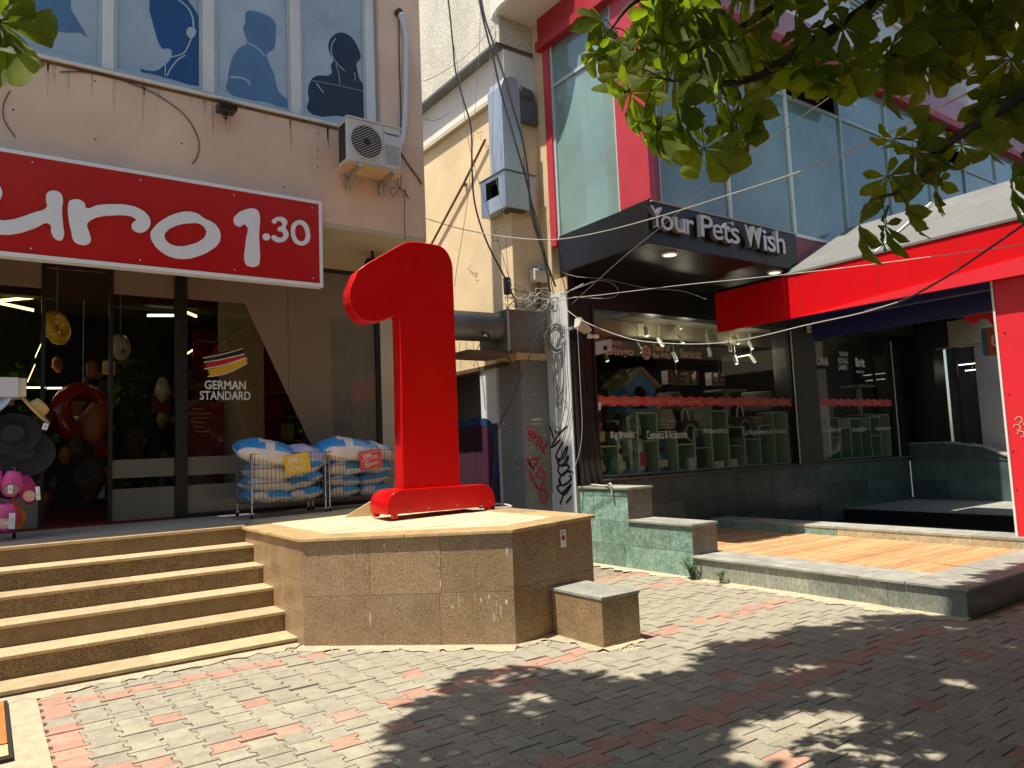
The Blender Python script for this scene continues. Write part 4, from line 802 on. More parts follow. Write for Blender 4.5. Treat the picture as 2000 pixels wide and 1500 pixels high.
for k in range(4): a = pi*k/2+.4; G().tube([(-.05,8.95,2.28),(-.05+.3*cos(a),8.95+.3*sin(a)*.7,2.30)], .008, 6).mk('hook', 'magenta', hs); G().tube([(-.05,8.95,1.75),(-.05+.3*cos(a),8.95+.3*sin(a)*.7,1.78)], .008, 6).mk('hook', 'magenta', hs)
def hat(o, ax, R, rc, h, m, label, curl=.02, band=None):
    t = thing('hat', label, 'hat', o, 'hats on the display stand')
    pr = [(R,.012+curl),(R*.9,curl*.4),(R*.75,.0),(rc*1.04,.006),(rc,.03),(rc*.93,h*.6),(rc*.80,h*.93),(rc*.45,h),(.005,h*.92)]
    G().lathe(pr, o, ax, 30, 1.12).mk('crown_and_brim', m, t, smooth=50)
    if band: G().lathe([(rc*1.045,.008),(rc*1.03,.045),(rc*1.01,.045),(rc*1.01,.008)], o, ax, 30, 1.12).mk('band', band, t, smooth=True)
H = hp([(0.42,2.197),(0.267,1.957),(0.333,1.795),(0.231,1.675),(0.038,2.247)])
hat((H[0][0]-.02,8.72,H[0][2]-.01), (.72,-.15,.62), .165, .085, .115, 'straw', 'natural straw hat on the upper right of the display stand', .01)
hat((H[1][0]-.03,8.72,H[1][2]), (-.1,-1,.12), .205, .10, .12, 'hat_dark', 'black wide brimmed hat in the middle of the display stand', .012, 'hat_grey')
hat((H[2][0]-.02,8.80,H[2][2]-.02), (.05,-1,.25), .25, .10, .12, 'hat_grey', 'dark grey floppy hat behind the black hat', .02)
hat((H[3][0]-.06,8.90,H[3][2]-.10), (-.05,-1,.3), .27, .10, .12, 'hat_dark', 'black floppy hat lowest on the display stand', .02)
hat((H[4][0],8.75,H[4][2]), (-.5,-.6,.6), .2, .09, .12, 'film_line', 'pale blue hat at the far left of the display stand')
def tagcard(p, w, h, rz, label):
    t = thing('label_tag', label, 'tag', p, 'white tags on the display stand'); u = Vector((cos(rz),-.15,sin(rz))); v = Vector((-sin(rz),0,cos(rz))); o = Vector(p)
    G().prism([tuple(o), tuple(o+u*w), tuple(o+u*w+v*h), tuple(o+v*h)], (0,.003,0)).mk('card', 'tag_white', t); a = o+u*w*.3+v*h*.35+Vector((0,-.004,0))
    for k in range(3): G().ribbon([tuple(a+v*(h*.14*k)), tuple(a+v*(h*.14*k)+u*w*.45)], .004, (0,-1,0), .0008).mk('print_line', 'text_grey', t)
def bag(o, w, h, d, rz, m, label, patch, seed):
    rnd = random.Random(seed); t = thing('sun_cap', label, 'cap', o, 'pink caps hanging on the display stand'); g = G(); pr = []
    M = Matrix.Translation(o) @ Matrix.Rotation(rz,4,'Y')
    n, k = 14, 9; vs = []
    for i in range(k):
        f = i/(k-1); ww = w/2*(.25+.95*sin(pi*min(1, f*.62+.12)))*(1-.55*f**5); 
        for j in range(n):
            a = 2*pi*j/n; vs.append(tuple(M @ Vector((ww*cos(a)*(1+.08*sin(3*a+seed)), d/2*sin(a)*(.5+.5*sin(pi*min(1,f+.15))), h*(.5-f)+.01*sin(5*a+i+seed)))))
    fs = [(i*n+j,(i+1)*n+j,(i+1)*n+(j+1) % n,i*n+(j+1) % n) for i in range(k-1) for j in range(n)]+[tuple(range(n)), tuple((k-1)*n+j for j in range(n-1,-1,-1))]
    g.add(vs, fs).mk('cap_body', m, t, smooth=True)
    g = G(); pts = [tuple(M @ Vector((w*.34*cos(a), -d*.5-.008, h*(-.22)+h*.2*sin(a)))) for a in [2*pi*q/12 for q in range(12)]]; g.prism(pts, (0,.004,0)).mk('print_patch', patch, t)
    G().tube(smoothpath([tuple(M @ Vector((0,0,h*.48))), tuple(M @ Vector((.02,.05,h*.62))), (o[0]-.03,o[1]+.1,o[2]+h*.7)]), .006, 5).mk('loop', m, t)
Bq = hp([(0.234,1.477),(0.33,1.422),(0.178,1.164),(0.246,1.501),(0.132,1.508),(0.037,1.224)])
bag((Bq[0][0]-.01,8.66,Bq[0][2]), .17, .24, .12, .05, 'pink', 'pink cap with grey print on the upper part of the stand', 'grey_soft', 1); bag((Bq[1][0]+.02,8.70,Bq[1][2]-.01), .15, .28, .11, -.28, 'magenta', 'magenta cap hanging right on the stand', 'patch_pink', 2)
bag((Bq[2][0]-.01,8.64,Bq[2][2]), .20, .25, .12, .1, 'pink', 'pink cap lowest on the stand above the wheel', 'patch_pink', 3); bag((Bq[4][0]-.05,8.66,Bq[4][2]), .15, .22, .1, .2, 'pink', 'pink cap with pale print at the left image edge', 'patch_pink', 5); bag((Bq[5][0],8.75,Bq[5][2]), .2, .26, .12, 0, 'magenta', 'magenta cap half cut by the left image edge', 'pink', 6)
q = hp([(0.244,1.344),(0.355,1.158),(0.286,1.032),(0.261,1.059),(0.249,1.28)])
tag(G().prism([(q[0][0],8.72,q[0][2]),(q[1][0],8.70,q[1][2]),(q[2][0]+.02,8.70,q[2][2]+.01),(q[3][0]-.03,8.72,q[3][2]),(q[4][0]-.03,8.72,q[4][2])], (0,.05,0)).mk('folded_cloth', 'orange', bevel=.006), 'folded orange cloth hanging behind the pink caps', 'cloth')
q = hp([(0.458,2.001),(0.193,1.388),(0.425,1.308),(0.203,1.053),(0.132,1.426)])
tagcard((q[0][0],8.60,q[0][2]), .045, .065, -.3, 'small white tag on the straw hat'); tagcard((q[1][0],8.585,q[1][2]), .04, .08, 0, 'white tag on the upper pink cap'); tagcard((q[2][0],8.60,q[2][2]), .035, .13, .08, 'long white tag on the magenta cap'); tagcard((q[3][0],8.57,q[3][2]), .05, .15, -.02, 'long white tag on the lowest pink cap')
# ================================================================ PET SHOP BUILDING
pb = thing('pet_shop_building', 'pet shop building with teal upper glazing, red beams and black shop front', 'building', (10,9,0))
YP_ = 8.05
bx('base_wall', 'marble_dark', (6.9,YP_+.03,-.05), (16.32,YP_+.4,1.09), pb)
for r, (z0, z1) in enumerate(((.0,.33),(.333,.70),(.703,1.085))):
    xs = [7.34]; 
    while xs[-1] < 16.2: xs.append(min(16.3, xs[-1]+random.choice([.62,.78,.95])))
    for a, b in zip(xs, xs[1:]):
        o = random.random()*.003
        bx('cladding_panel', 'marble_dark' if a < 12.6 else 'marble_teal', (a+.002,YP_-o,z0), (b-.002,YP_+.029,z1-.003), pb)  # same stone throughout; teal at the right paints in reflection and lighting
bx('window_ledge', 'marble_grey', (7.30,YP_-.035,1.091), (16.30,YP_+.2,1.122), pb, bevel=.004)
bx('shop_wall', 'black_panel', (7.0,YP_+.0,3.72), (16.6,YP_+.5,4.70), pb)
bx('pillar', 'black_panel', (12.24,YP_-.03,1.123), (13.02,YP_+.4,3.719), pb, bevel=.01); bx('pillar', 'black_panel', (15.86,YP_-.02,1.123), (16.3,YP_+.4,3.719), pb, bevel=.01)
bx('pillar', 'black_panel', (7.0,YP_+.02,1.123), (7.30,YP_+.4,3.719), pb)
for nm, xa, xb in (('shop_window',7.30,12.24),('shop_window',13.02,15.86)):
    g = G(); g.box((xa,YP_+.0,1.123), (xa+.04,YP_+.08,3.718)); g.box((xb-.04,YP_+.0,1.123), (xb,YP_+.08,3.718)); g.box((xa+.041,YP_,3.66), (xb-.041,YP_+.08,3.718)); g.box((xa+.041,YP_,1.123), (xb-.041,YP_+.08,1.15)); w = g.mk(nm, 'black_metal', pb)
    if xa < 8: sw = w
    else: sw2 = w
    cs = [xa+.041, (xa+.041)*.53+(xb-.041)*.47, xb-.041] if xa < 8 else [xa+.041, xb-.041]
    for a, b in zip(cs, cs[1:]): bx('pane', 'pet_glass', (a+.001,YP_+.03,1.151), (b-.001,YP_+.038,3.659), w)
for x in (12.23,15.87): bx('trim_strip', 'frame_white', (x-.012,YP_-.045,1.123), (x+.008,YP_-.031,3.60), pb)
bx('inner_floor', 'dark_tile', (7.3,YP_+.41,.9), (16.3,13.5,1.08), pb); bx('inner_ceiling', 'int_ceiling', (7.3,YP_+.10,3.74), (16.3,13.5,3.80), pb); bx('inner_wall', 'int_dark', (7.3,13.3,1.08), (16.3,13.5,3.74), pb); bx('inner_wall', 'int_dark', (16.2,YP_+.41,1.08), (16.3,13.3,3.74), pb); bx('inner_wall', 'int_brown', (7.15,YP_+.41,1.08), (7.29,13.5,3.74), pb)
bx('ceiling_beam', 'soffit', (7.3,9.1,3.52), (13.5,9.3,3.74), pb); bx('ceiling_beam', 'int_ceiling', (9.0,10.8,3.45), (16.0,11.0,3.74), pb); bx('back_shelf', 'int_dark', (7.4,12.6,1.08), (12.5,13.2,2.6), pb)
YD = YP_+.028
def pprint(loop, m, par, k=0, sm=True, nm='film'): plane_shape([loop], 'y', YD-k*.0014, .0012, -1, sm).mk(nm, m, par, fix=True)
def ptext(s, x, z, w, h, m, par, bold=.015): return ytext(s, (x,z), w, h, YD-.002, m, par, 'lettering', .001, bold)
def wavy(xa, xb, par):
    n = int((xb-xa)/.05); A = []; Bq = []
    for i in range(n+1):
        x = xa+(xb-xa)*i/n; A.append((x, 2.345+.013*sin((x-xa)*2*pi/.25))); Bq.append((x, 2.205-.013*sin((x-xa)*2*pi/.25)))
    pprint(A+Bq[::-1], 'wave_red', par, 0, True, 'wavy_strip')
    x = xa+.06
    while x+.34 < xb: ptext("Your Pet's Wish", x, 2.245, .30, .055, 'text_pink', par, .0); x += .485
wavy(7.35,12.19,sw); wavy(13.07,15.81,sw2)
BT = [(7.442,3.153),(8.137,3.189),(7.582,2.935),(8.152,2.958),(8.58,3.082),(8.981,3.1),(8.57,2.967),(8.983,2.984),(9.215,2.993),(9.747,3.023),(8.381,3.024),(8.541,3.031),(7.584,1.686),(8.061,1.674),(8.338,1.683),(9.266,1.684),(9.657,1.717),(10.275,1.712),(10.699,1.676),(11.95,1.686),(13.011,2.995),(13.524,3.013),(13.877,3.066),(14.235,3.078),(13.858,2.931),(14.176,2.941),(14.513,3.014),(14.869,3.026),(13.04,1.702),(13.768,1.698),(14.176,1.69),(14.695,1.68),(15.055,1.684),(15.695,1.672),(7.614,3.1),(7.913,3.114)]
def bt(s, i, j, m='text_pink', h=None, par=None, dz=0, bold=.02): 
    a, b = BT[i], BT[j]; ptext(s, a[0], a[1]+dz, b[0]-a[0], h, m, par or sw, bold)
bt('Dingo', 2, 3, h=.17); bt('ECONATURA', 34, 35, h=.06, dz=.03); bt('Taste of', 4, 5, h=.11); bt('the Wild', 6, 7, h=.10, dz=-.01); bt('Sanicat', 8, 9, h=.15)
g = G(); c = Vector((BT[10][0]+.05,YD-.002,BT[10][1]+.02)); g.prism([tuple(c+Vector((.10*cos(a*pi/8),0,.12*sin(a*pi/8)))) for a in range(16)], (0,-.001,0)); g.mk('round_emblem', 'text_pink', sw)
for k in range(4): a = k*1.57; G().ribbon(smoothpath([tuple(c+Vector((.02*cos(a),-.0016,.02*sin(a)))), tuple(c+Vector((.05*cos(a+.7),-.0016,.06*sin(a+.7)))), tuple(c+Vector((.08*cos(a+1.1),-.0016,.10*sin(a+1.1))))]), .022, (0,-1,0), .0006).mk('emblem_swirl', 'int_red', sw)
bt('Big Brands', 12, 13, 'text_white', .13, bold=.0); bt('Cosmetics & Accessories', 14, 15, 'text_white', .13, bold=.0); bt('Antiparasitics', 16, 17, 'text_white', .12, bold=.0); bt('Cat Supplements & Vitamins', 18, 19, 'text_white', .12, bold=0)
bt('ACANA', 20, 21, 'text_white', .17, sw2, bold=.03); bt('ROYAL', 22, 23, 'text_white', .11, sw2); bt('CANIN', 24, 25, 'text_white', .11, sw2); bt('Brit', 26, 27, 'text_white', .19, sw2, bold=.04); ptext('PREMIUM', BT[26][0], BT[26][1]-.13, .3, .05, 'text_white', sw2)
g = G(); a = BT[22]; 
for k in range(5): g.ribbon([(a[0]+.10+.06*k,YD-.003,a[1]+.15), (a[0]+.07+.075*k,YD-.003,a[1]+.24)], .03, (0,-1,0), .001)
g.mk('crown_emblem', 'text_white', sw2)
bt('Treats & Rewards', 28, 29, 'text_white', .09, sw2, bold=0); bt('Animal Care', 30, 31, 'text_white', .09, sw2, bold=0); bt('Veterinary Diet', 32, 33, 'text_white', .09, sw2, bold=0)
qq = [(7.339,3.148),(7.707,3.214),(7.693,3.034),(7.336,2.948),(7.52,3.095),(7.605,3.115),(7.6,3.045),(7.526,3.026)]
pprint(qq[:4], 'board_white', sw, 1, False, 'notice_sheet'); pprint(qq[4:], 'film_dark', sw, 2, False, 'notice_print')
qq = [(7.348,2.249),(7.419,2.25),(7.411,2.136),(7.34,2.136)]
pprint(qq, 'tag_white', sw, 1, False, 'small_notice')
# hanging letters inside
L = [(9.771,2.65),(10.431,2.663),(10.969,2.654),(11.294,2.659)]
t = thing('hanging_letters', 'white and red block letters PET hanging inside the big pet shop window', 'sign', (L[0][0],8.9,L[0][1]))
def hl(s, x, w): put(text_mesh(s, .08, .05), (x,8.95,L[0][1]), (1,0,0), (0,0,1), .9, w, .24).mk('letter', ['bag_white'], t); put(text_mesh(s, .01, .03), (x-.01,8.86,L[0][1]+.01), (1,0,0), (0,0,1), 1, w, .24).mk('letter_face', 'maroon', t)
for k, ch in enumerate('PET'): hl(ch, L[0][0]+k*.24, .21)
hl('I', L[0][0]+.74, .07); hl('L', L[2][0]-.02, .12); hl('E', L[2][0]+.16, .2)
G().cyl((L[0][0]+.3,8.95,L[0][1]+.2), (L[0][0]+.3,8.95,3.74), .004, n=4).mk('wire', 'cable_grey', t); G().cyl((L[2][0]+.3,8.95,L[0][1]+.2), (L[2][0]+.3,8.95,3.74), .004, n=4).mk('wire', 'cable_grey', t)
# track lights
SP = [(9.374,3.565),(10.217,3.748),(10.262,3.487),(11.003,3.547),(11.834,3.553),(12.287,3.475),(11.034,3.277),(9.175,3.276),(10.069,3.151),(11.791,3.161),(12.322,3.211),(8.383,3.092),(11.632,3.403),(9.72,3.402)]
for k, (x, z) in enumerate(SP):
    if k in (0,2,4,9):
        pl_ = bpy.data.lights.new('lamp_light', 'POINT'); pl_.energy = 4; pl_.color = (1,.9,.72); pl_.shadow_soft_size = .05; po2 = bpy.data.objects.new('lamp_light', pl_); COL.objects.link(po2); po2.location = (x+.06, 8.86, z-.22)
    t = thing('track_spotlight', 'small white track spotlight on the pet shop ceiling', 'spotlight', (x,8.95,z), 'track spotlights inside the pet shop window')
    d = Vector((.25*((k*5) % 3-1),-.35,-.8)).normalized(); p = Vector((x,8.95,z)); G().cyl(tuple(p-d*.09), tuple(p+d*.09), .035, n=10).mk('lamp_body', 'frame_white', t); G().cyl(tuple(p+d*.0905), tuple(p+d*.095), .031, n=10).mk('lens', 'spot_lit' if k % 3 else 'frame_white', t); G().cyl(tuple(p-d*.05), (x,8.97,min(3.72,z+.5)), .007, n=5).mk('stem', 'frame_white', t)
SL = [(x,10.4,z) for x, z in [(11.455,3.778),(11.805,3.873),(13.725,3.798),(14.218,3.918),(13.8,3.487),(14.214,3.551),(17.306,3.72),(17.729,3.752)]]
for k in range(3): led(SL[2*k], SL[2*k+1], .03, .02, ['short white strip light above the white lettering of the pet window','short white strip light at the right of the big pet window','lower short white strip light at the right of the big pet window'][k], 'led_white')
# ---- display shelving with goods, inside the windows
def cubbies(x0, x1, tops, y, zb, label):
    t = thing('display_shelf', label, 'shelf', (x0,y,zb)); n = len(tops); w = (x1-x0)/n
    for k, h in enumerate(tops):
        a = x0+k*w; bx('back_panel', 'mint', (a,y+.34,zb), (a+w,y+.36,zb+h), t); bx('top_board', 'mint_edge', (a,y,zb+h), (a+w,y+.36,zb+h+.02), t)
        hh = max(h, tops[k-1]) if k else h
        bx('side_board', 'mint_edge', (a-.011,y-.003,zb), (a+.011,y+.012,zb+hh+.018), t); bx('side_panel', 'mint', (a-.010,y+.013,zb), (a+.010,y+.339,zb+hh), t)
        if h > .62 and k % 3: bx('shelf_board', 'mint_edge', (a+.012,y,zb+h*.52), (a+w-.012,y+.33,zb+h*.52+.016), t)
    bx('side_board', 'mint_edge', (x1-.011,y-.003,zb), (x1+.011,y+.36,zb+tops[-1]), t); bx('bottom_board', 'mint_edge', (x0,y-.002,zb-.02), (x1,y+.36,zb), t)
cubbies(7.36, 12.15, [.42,.62,.92,.62,.40,.64,.95,.66,.44,.68,.92], 8.16, 1.17, 'pale green stepped display shelf along the big pet shop window')
cubbies(13.1, 15.8, [.55,.80,.60,.78,.56,.80,.85], 8.16, 1.17, 'pale green stepped display shelf in the narrow pet shop window')
def feedbag(x, z, w, h, m, m2, label, tilt=0, y=8.33):
    t = thing('food_bag', label, 'food bag', (x,y,z), 'pet food bags in the shop window'); vs = []; n = 10
    for i, (f, k) in enumerate(((0,.92),(.04,1),(.5,1.02),(.85,.98),(.93,.95),(1,.93))):
        dd = .07*(1-f**4)+.008
        for j in range(n): a = 2*pi*j/n; vs.append((x+w/2*k*cos(a)*(1 if abs(cos(a)) < .8 else .97)+tilt*f, y+dd*sin(a), z+h*f))
    fs = [(i*n+j,i*n+(j+1) % n,(i+1)*n+(j+1) % n,(i+1)*n+j) for i in range(5) for j in range(n)]+[tuple(range(n-1,-1,-1)), tuple(5*n+j for j in range(n))]
    G().add(vs, fs).mk('bag', m, t, smooth=40)
    G().prism([(x-w*.40,y-.085,z+h*.10),(x+w*.40,y-.085,z+h*.10),(x+w*.40+tilt*.4,y-.085,z+h*.35),(x-w*.40+tilt*.4,y-.085,z+h*.35)], (0,.03,0)).mk('label_band', m2, t)
    G().prism([(x-w*.3+tilt*.6,y-.075,z+h*.6),(x+w*.3+tilt*.6,y-.075,z+h*.6),(x+w*.25+tilt*.7,y-.065,z+h*.76),(x-w*.25+tilt*.7,y-.065,z+h*.76)], (0,.02,0)).mk('logo_patch', 'film_dark', t)
feedbag(7.50, 1.61, .30, .62, 'bag_red', 'bag_cream', 'red and cream food bag standing on the lowest left shelf top'); feedbag(7.50, 1.19, .24, .38, 'bag_white', 'bag_cream', 'small white food bag in the lowest left shelf box')
feedbag(7.93, 1.19, .24, .48, 'bag_white', 'bag_white', 'plain white slim food bag in the second shelf box', -.04); feedbag(8.36, 1.19, .32, .86, 'bag_white', 'bag_red', 'tall white food bag with red print and a tiger picture', -.05)
feedbag(8.85, 1.19, .26, .46, 'bag_blue', 'bag_white', 'blue and white cat litter bag in the fourth shelf box'); feedbag(9.75, 1.19, .30, .5, 'film_dark', 'int_dark', 'black food bag in the middle of the shelf'); feedbag(11.0, 1.19, .14, .3, 'bag_cream', 'grey_soft', 'small cream packet in a right shelf box')
for x, w, h, lab in ((9.95,.22,.12,'small white printed box on the window sill in the middle'),(10.35,.18,.14,'small cream box on the window sill right of the middle'),(9.3,.16,.2,'small pale pot in the fifth shelf box')):
    tag(bx('product_box', 'bag_white', (x,8.1,1.155), (x+w,8.15,1.155+h)), lab, 'box')
# dog house
dx, dz = 8.02, 2.115
t = thing('dog_house', 'blue plastic dog house with a brown roof on the shelf', 'dog house', (dx+.35,8.3,dz)); d0, d1 = 8.18, 8.60
bx('base', 'house_blue', (dx,d0,dz), (dx+.72,d1,dz+.05), t, bevel=.008)
G().prism([(dx+.03,d0+.02,dz+.05),(dx+.22,d0+.02,dz+.05),(dx+.22,d0+.02,dz+.30),(dx+.26,d0+.02,dz+.38),(dx+.36,d0+.02,dz+.42),(dx+.46,d0+.02,dz+.38),(dx+.50,d0+.02,dz+.30),(dx+.50,d0+.02,dz+.05),(dx+.69,d0+.02,dz+.05),(dx+.69,d0+.02,dz+.42),(dx+.36,d0+.02,dz+.66),(dx+.03,d0+.02,dz+.42)], (0,.03,0)).mk('front', 'house_blue', t)
bx('side', 'house_blue', (dx+.03,d0+.051,dz+.05), (dx+.06,d1-.02,dz+.42), t); bx('side', 'house_blue', (dx+.66,d0+.051,dz+.05), (dx+.69,d1-.02,dz+.42), t); bx('inside', 'int_dark', (dx+.061,d0+.30,dz+.05), (dx+.659,d0+.32,dz+.42), t)
for s in (0,1):
    xm = dx+.36; e = dx-.06 if s == 0 else dx+.78; G().prism([(xm,d0-.04,dz+.67),(e,d0-.04,dz+.38),(e,d0-.04,dz+.42),(xm,d0-.04,dz+.72)], (0,d1-d0+.08,0)).mk('roof', 'house_roof', t)
# cat furniture
def cattree(x, y, z, label, kind):
    t = thing('cat_furniture', label, 'cat furniture', (x,y,z), 'cat furniture in the shop window')
    if kind == 0:
        G().prism([(x-.3,y,z),(x-.3,y,z+.02),(x-.05,y,z+.04),(x+.15,y,z+.34),(x+.35,y,z+.34),(x+.55,y,z+.08),(x+.52,y,z+.05),(x+.34,y,z+.30),(x+.17,y,z+.30),(x-.02,y,z)], (0,.3,0)).mk('roof_frame', 'basket', t)
    elif kind == 1:
        bx('base', 'basket', (x-.3,y-.1,z), (x+.3,y+.3,z+.04), t); G().cyl((x,y+.1,z+.04), (x,y+.1,z+.62), .055, n=12).mk('post', 'basket', t); bx('platform', 'grey_soft', (x-.36,y-.1,z+.62), (x+.36,y+.3,z+.66), t, bevel=.01)
    elif kind == 2:
        G().lathe([(.24,0),(.27,.05),(.27,.30),(.22,.34),(.20,.30),(.20,.06),(.02,.04)], (x,y+.15,z), (0,0,1), 20).mk('tub', 'grey_soft', t, smooth=40); G().torus((x,y+.15,z+.33), (0,0,1), .25, .025).mk('rim', 'basket', t, smooth=True)
    elif kind == 3:
        g = G(); 
        for k in range(7): g.torus((x,y,z+.04+k*.045), (0,0,1), .20-.012*abs(k-2), .024, 20, 5)
        g.mk('woven_body', 'basket', t, smooth=True); G().tube(arc3(x, y-.05, z+.3, .13, .28), .014, 6).mk('handle', 'frame_white', t)
    else:
        bx('shell', 'int_dark', (x-.22,y-.1,z), (x+.22,y+.25,z+.36), t, bevel=.04); G().torus((x,y-.105,z+.17), (0,1,0), .13, .02).mk('door_ring', 'grey_soft', t, smooth=True); G().tube(arc3(x, y, z+.36, .09, .22), .014, 6).mk('handle', 'frame_white', t)
def arc3(x, y, z, rx, rz): return [(x+rx*cos(pi*k/8), y, z+rz*sin(pi*k/8)) for k in range(9)]
cattree(9.1, 8.35, 2.12, 'white gable shaped cat frame behind the dog house', 0); cattree(8.95, 8.30, 1.82, 'woven basket with a white handle right of the dog house', 3); cattree(9.5, 8.3, 1.60, 'dark pet carrier with a white handle in the middle of the shelf', 4)
cattree(9.95, 8.3, 1.85, 'grey ribbed pet bed on the middle shelf', 2); cattree(10.85, 8.4, 1.86, 'scratching post with a flat top on the right shelves', 1); cattree(10.95, 8.3, 1.66, 'dark cube with a round hole on the right shelf', 4); cattree(11.8, 8.4, 2.14, 'grey tub on a stand at the right end of the big window', 2); cattree(11.55, 8.4, 1.68, 'dark pink cushion basket on the right shelf', 2)
cattree(14.2, 8.6, 2.0, 'pale ribbed cat bed in the narrow window', 2); cattree(15.3, 8.4, 2.02, 'grey cat tower behind the narrow window', 1)
tag(bx('cushion', 'pillow_yellow', (13.75,8.25,1.74), (14.35,8.5,1.80), bevel=.02), 'left flat yellow cushion in the narrow window', 'cushion', 'yellow cushions in the narrow window'); tag(bx('cushion', 'pillow_yellow', (14.65,8.25,1.74), (15.15,8.5,1.80), bevel=.02), 'right flat yellow cushion in the narrow window', 'cushion', 'yellow cushions in the narrow window')
for k in range(26):
    x = 7.5+(k % 13)*.38; z = 1.1+(k//13)*.62
    tag(bx('goods_box', random.choice(['int_brown','grey_soft','int_red','bag_cream','int_dark']), (x,12.2,z), (x+.3,12.5,z+.4+.1*(k % 3))), 'dim packed goods at the back of the pet shop', 'box', 'goods at the back of the pet shop')
# ---- corner pillar and alley wall
bx('corner_pillar', 'white_pillar', (6.85,YP_+.02,-.05), (7.02,8.60,3.9), pb); bx('corner_pillar_front', 'black_panel', (6.87,YP_-.004,1.05), (7.0,YP_+.0195,4.1), pb)
bx('corner_pillar_upper', 'beige_wall', (6.85,8.05,3.901), (7.3,8.60,4.09), pb); bx('corner_pillar_upper', 'beige_wall', (6.85,8.37,4.091), (7.3,8.60,8.6), pb)
bx('alley_wall', 'beige_wall', (6.30,8.601,2.92), (7.3,14,7.0), pb); bx('alley_wall', 'white_wall', (6.285,8.601,7.001), (7.3,14,7.66), pb); bx('wall_ledge', 'soffit', (6.22,8.605,6.93), (6.284,14,6.999), pb); bx('wall_ledge', 'galv_dull', (6.10,8.605,7.661), (7.3,14,7.70), pb); bx('wall_ledge', 'rust', (6.16,8.605,7.701), (7.3,14,7.74), pb); bx('alley_wall', 'stucco', (6.22,8.601,7.741), (7.3,14,11.5), pb)
bx('pilaster_front', 'grey_pillar', (6.36,8.61,-.05), (6.849,9.17,2.919), pb); bx('back_wall', 'dark_recess', (6.74,9.361,-.05), (7.3,14,2.919), pb); bx('white_pilaster', 'white_pillar', (6.31,9.18,-.05), (6.739,9.62,2.88), pb); bx('alley_end_wall', 'white_wall', (4.0,13.5,-.05), (6.3,14,9), pb)
g = G(); g.box((6.28,8.9,2.86), (6.35,14,2.919)); g.mk('rusty_lintel', 'rust', pb)
# cracks and drips on the sunlit alley wall
rnd = random.Random(9)
for k in range(9):
    y, z = rnd.uniform(8.7,11), rnd.uniform(3.1,6.8); P = [(6.2995,y,z)]
    for j in range(7): y += rnd.uniform(-.12,.10); z -= rnd.uniform(-.02,.10); P.append((6.2995,min(11.5,max(8.62,y)),max(2.95,z)))
    G().ribbon(P, rnd.uniform(.004,.010), (-1,0,0), .0006).mk('wall_crack', 'rust', pb)
for k in range(12):
    y = 8.7+k*.21; z = 3.55-.05*(k % 4); G().ribbon([(6.2985,y+.01*sin(j),z-.09*j) for j in range(5+k % 3)], .010, (-1,0,0), .0006).mk('drip_mark', 'galv_dull', pb)
# graffiti
def xs(pts): return [(6.739,y,z) for y, z in pts]
G().box((6.3085,9.182,.3), (6.3095,9.618,2.02)).mk('graffiti_fill', 'paint_purple', pb)
G().box((6.7375,9.63,.3), (6.7392,11.4,2.08)).mk('graffiti_fill', 'paint_purple', pb)
G().ribbon(smoothpath([(6.307,9.64,2.06),(6.307,9.5,2.05),(6.307,9.36,1.98),(6.307,9.26,1.80),(6.307,9.235,1.55),(6.307,9.27,1.25),(6.307,9.33,.95),(6.307,9.26,.8)]), .11, (-1,0,0), .001).mk('graffiti_outline', 'paint_blue', pb)
G().ribbon(smoothpath([(6.736,11.4,2.12),(6.736,10.8,2.10),(6.736,10.2,2.12),(6.736,9.64,2.10)]), .13, (-1,0,0), .001).mk('graffiti_outline', 'paint_blue', pb)
for y, l in ((10.5,.0),(10.0,.05)): G().ribbon(smoothpath([(6.735,y,2.0),(6.735,y-.05,1.7),(6.735,y+.06,1.3),(6.735,y+.02,.8)]), .04, (-1,0,0), .001).mk('graffiti_line', 'black_matt', pb)
RG = [[(6.439,1.914),(6.489,1.809),(6.447,1.721)], [(6.497,1.943),(6.541,1.718)], [(6.434,1.825),(6.566,1.837)], [(6.566,1.837),(6.593,1.642)], [(6.621,1.806),(6.648,1.61)], [(6.678,1.79),(6.704,1.578),(6.739,1.517)], [(6.808,1.711),(6.683,1.549)], [(6.395,1.441),(6.564,1.463),(6.621,1.461),(6.502,1.347),(6.432,1.439),(6.536,1.286)], [(6.55,1.211),(6.652,1.34),(6.701,1.188),(6.55,1.211)], [(6.442,1.276),(6.492,1.17),(6.596,1.015),(6.719,1.172)], [(6.457,1.216),(6.579,1.046)]]
for k, l in enumerate(RG): G().ribbon(smoothpath([(x,8.607-.0004*k,z) for x, z in l]), .030, (0,-1,0), .0006).mk('graffiti_red', 'paint_red', pb)
c = [(6.675,0.914)][0]
G().ribbon([(c[0]+.062*cos(a*pi/9),8.600,c[1]+.10*sin(a*pi/9)) for a in range(19)], .026, (0,-1,0), .0006).mk('graffiti_ring', 'paint_red', pb)
for k, (x, z) in enumerate([(6.751,1.238),(6.804,1.145),(6.7,1.842),(6.676,0.921)]): G().prism([(x+.014*cos(a),8.604,z+.016*sin(a)) for a in [q*pi/4 for q in range(8)]], (0,-.001,0)).mk('graffiti_dot', 'paint_red', pb)
BG = [[(1074,832),(1082,858)],[(1108,832),(1092,848),(1078,870)],[(1082,842),(1094,846)],[(1074,874),(1084,870),(1094,858)],[(1100,862),(1086,890),(1094,896),(1108,872),(1104,890),(1090,902)],[(1088,892),(1092,908),(1106,906),(1110,890),(1098,912)],[(1094,906),(1090,920),(1100,928),(1112,912),(1104,908)],[(1120,922),(1104,922),(1092,938),(1100,948),(1116,936),(1112,928)],[(1092,934),(1096,946),(1088,952),(1102,966),(1116,946),(1098,964)],[(1100,968),(1094,985)],[(1117,970),(1106,982)]]
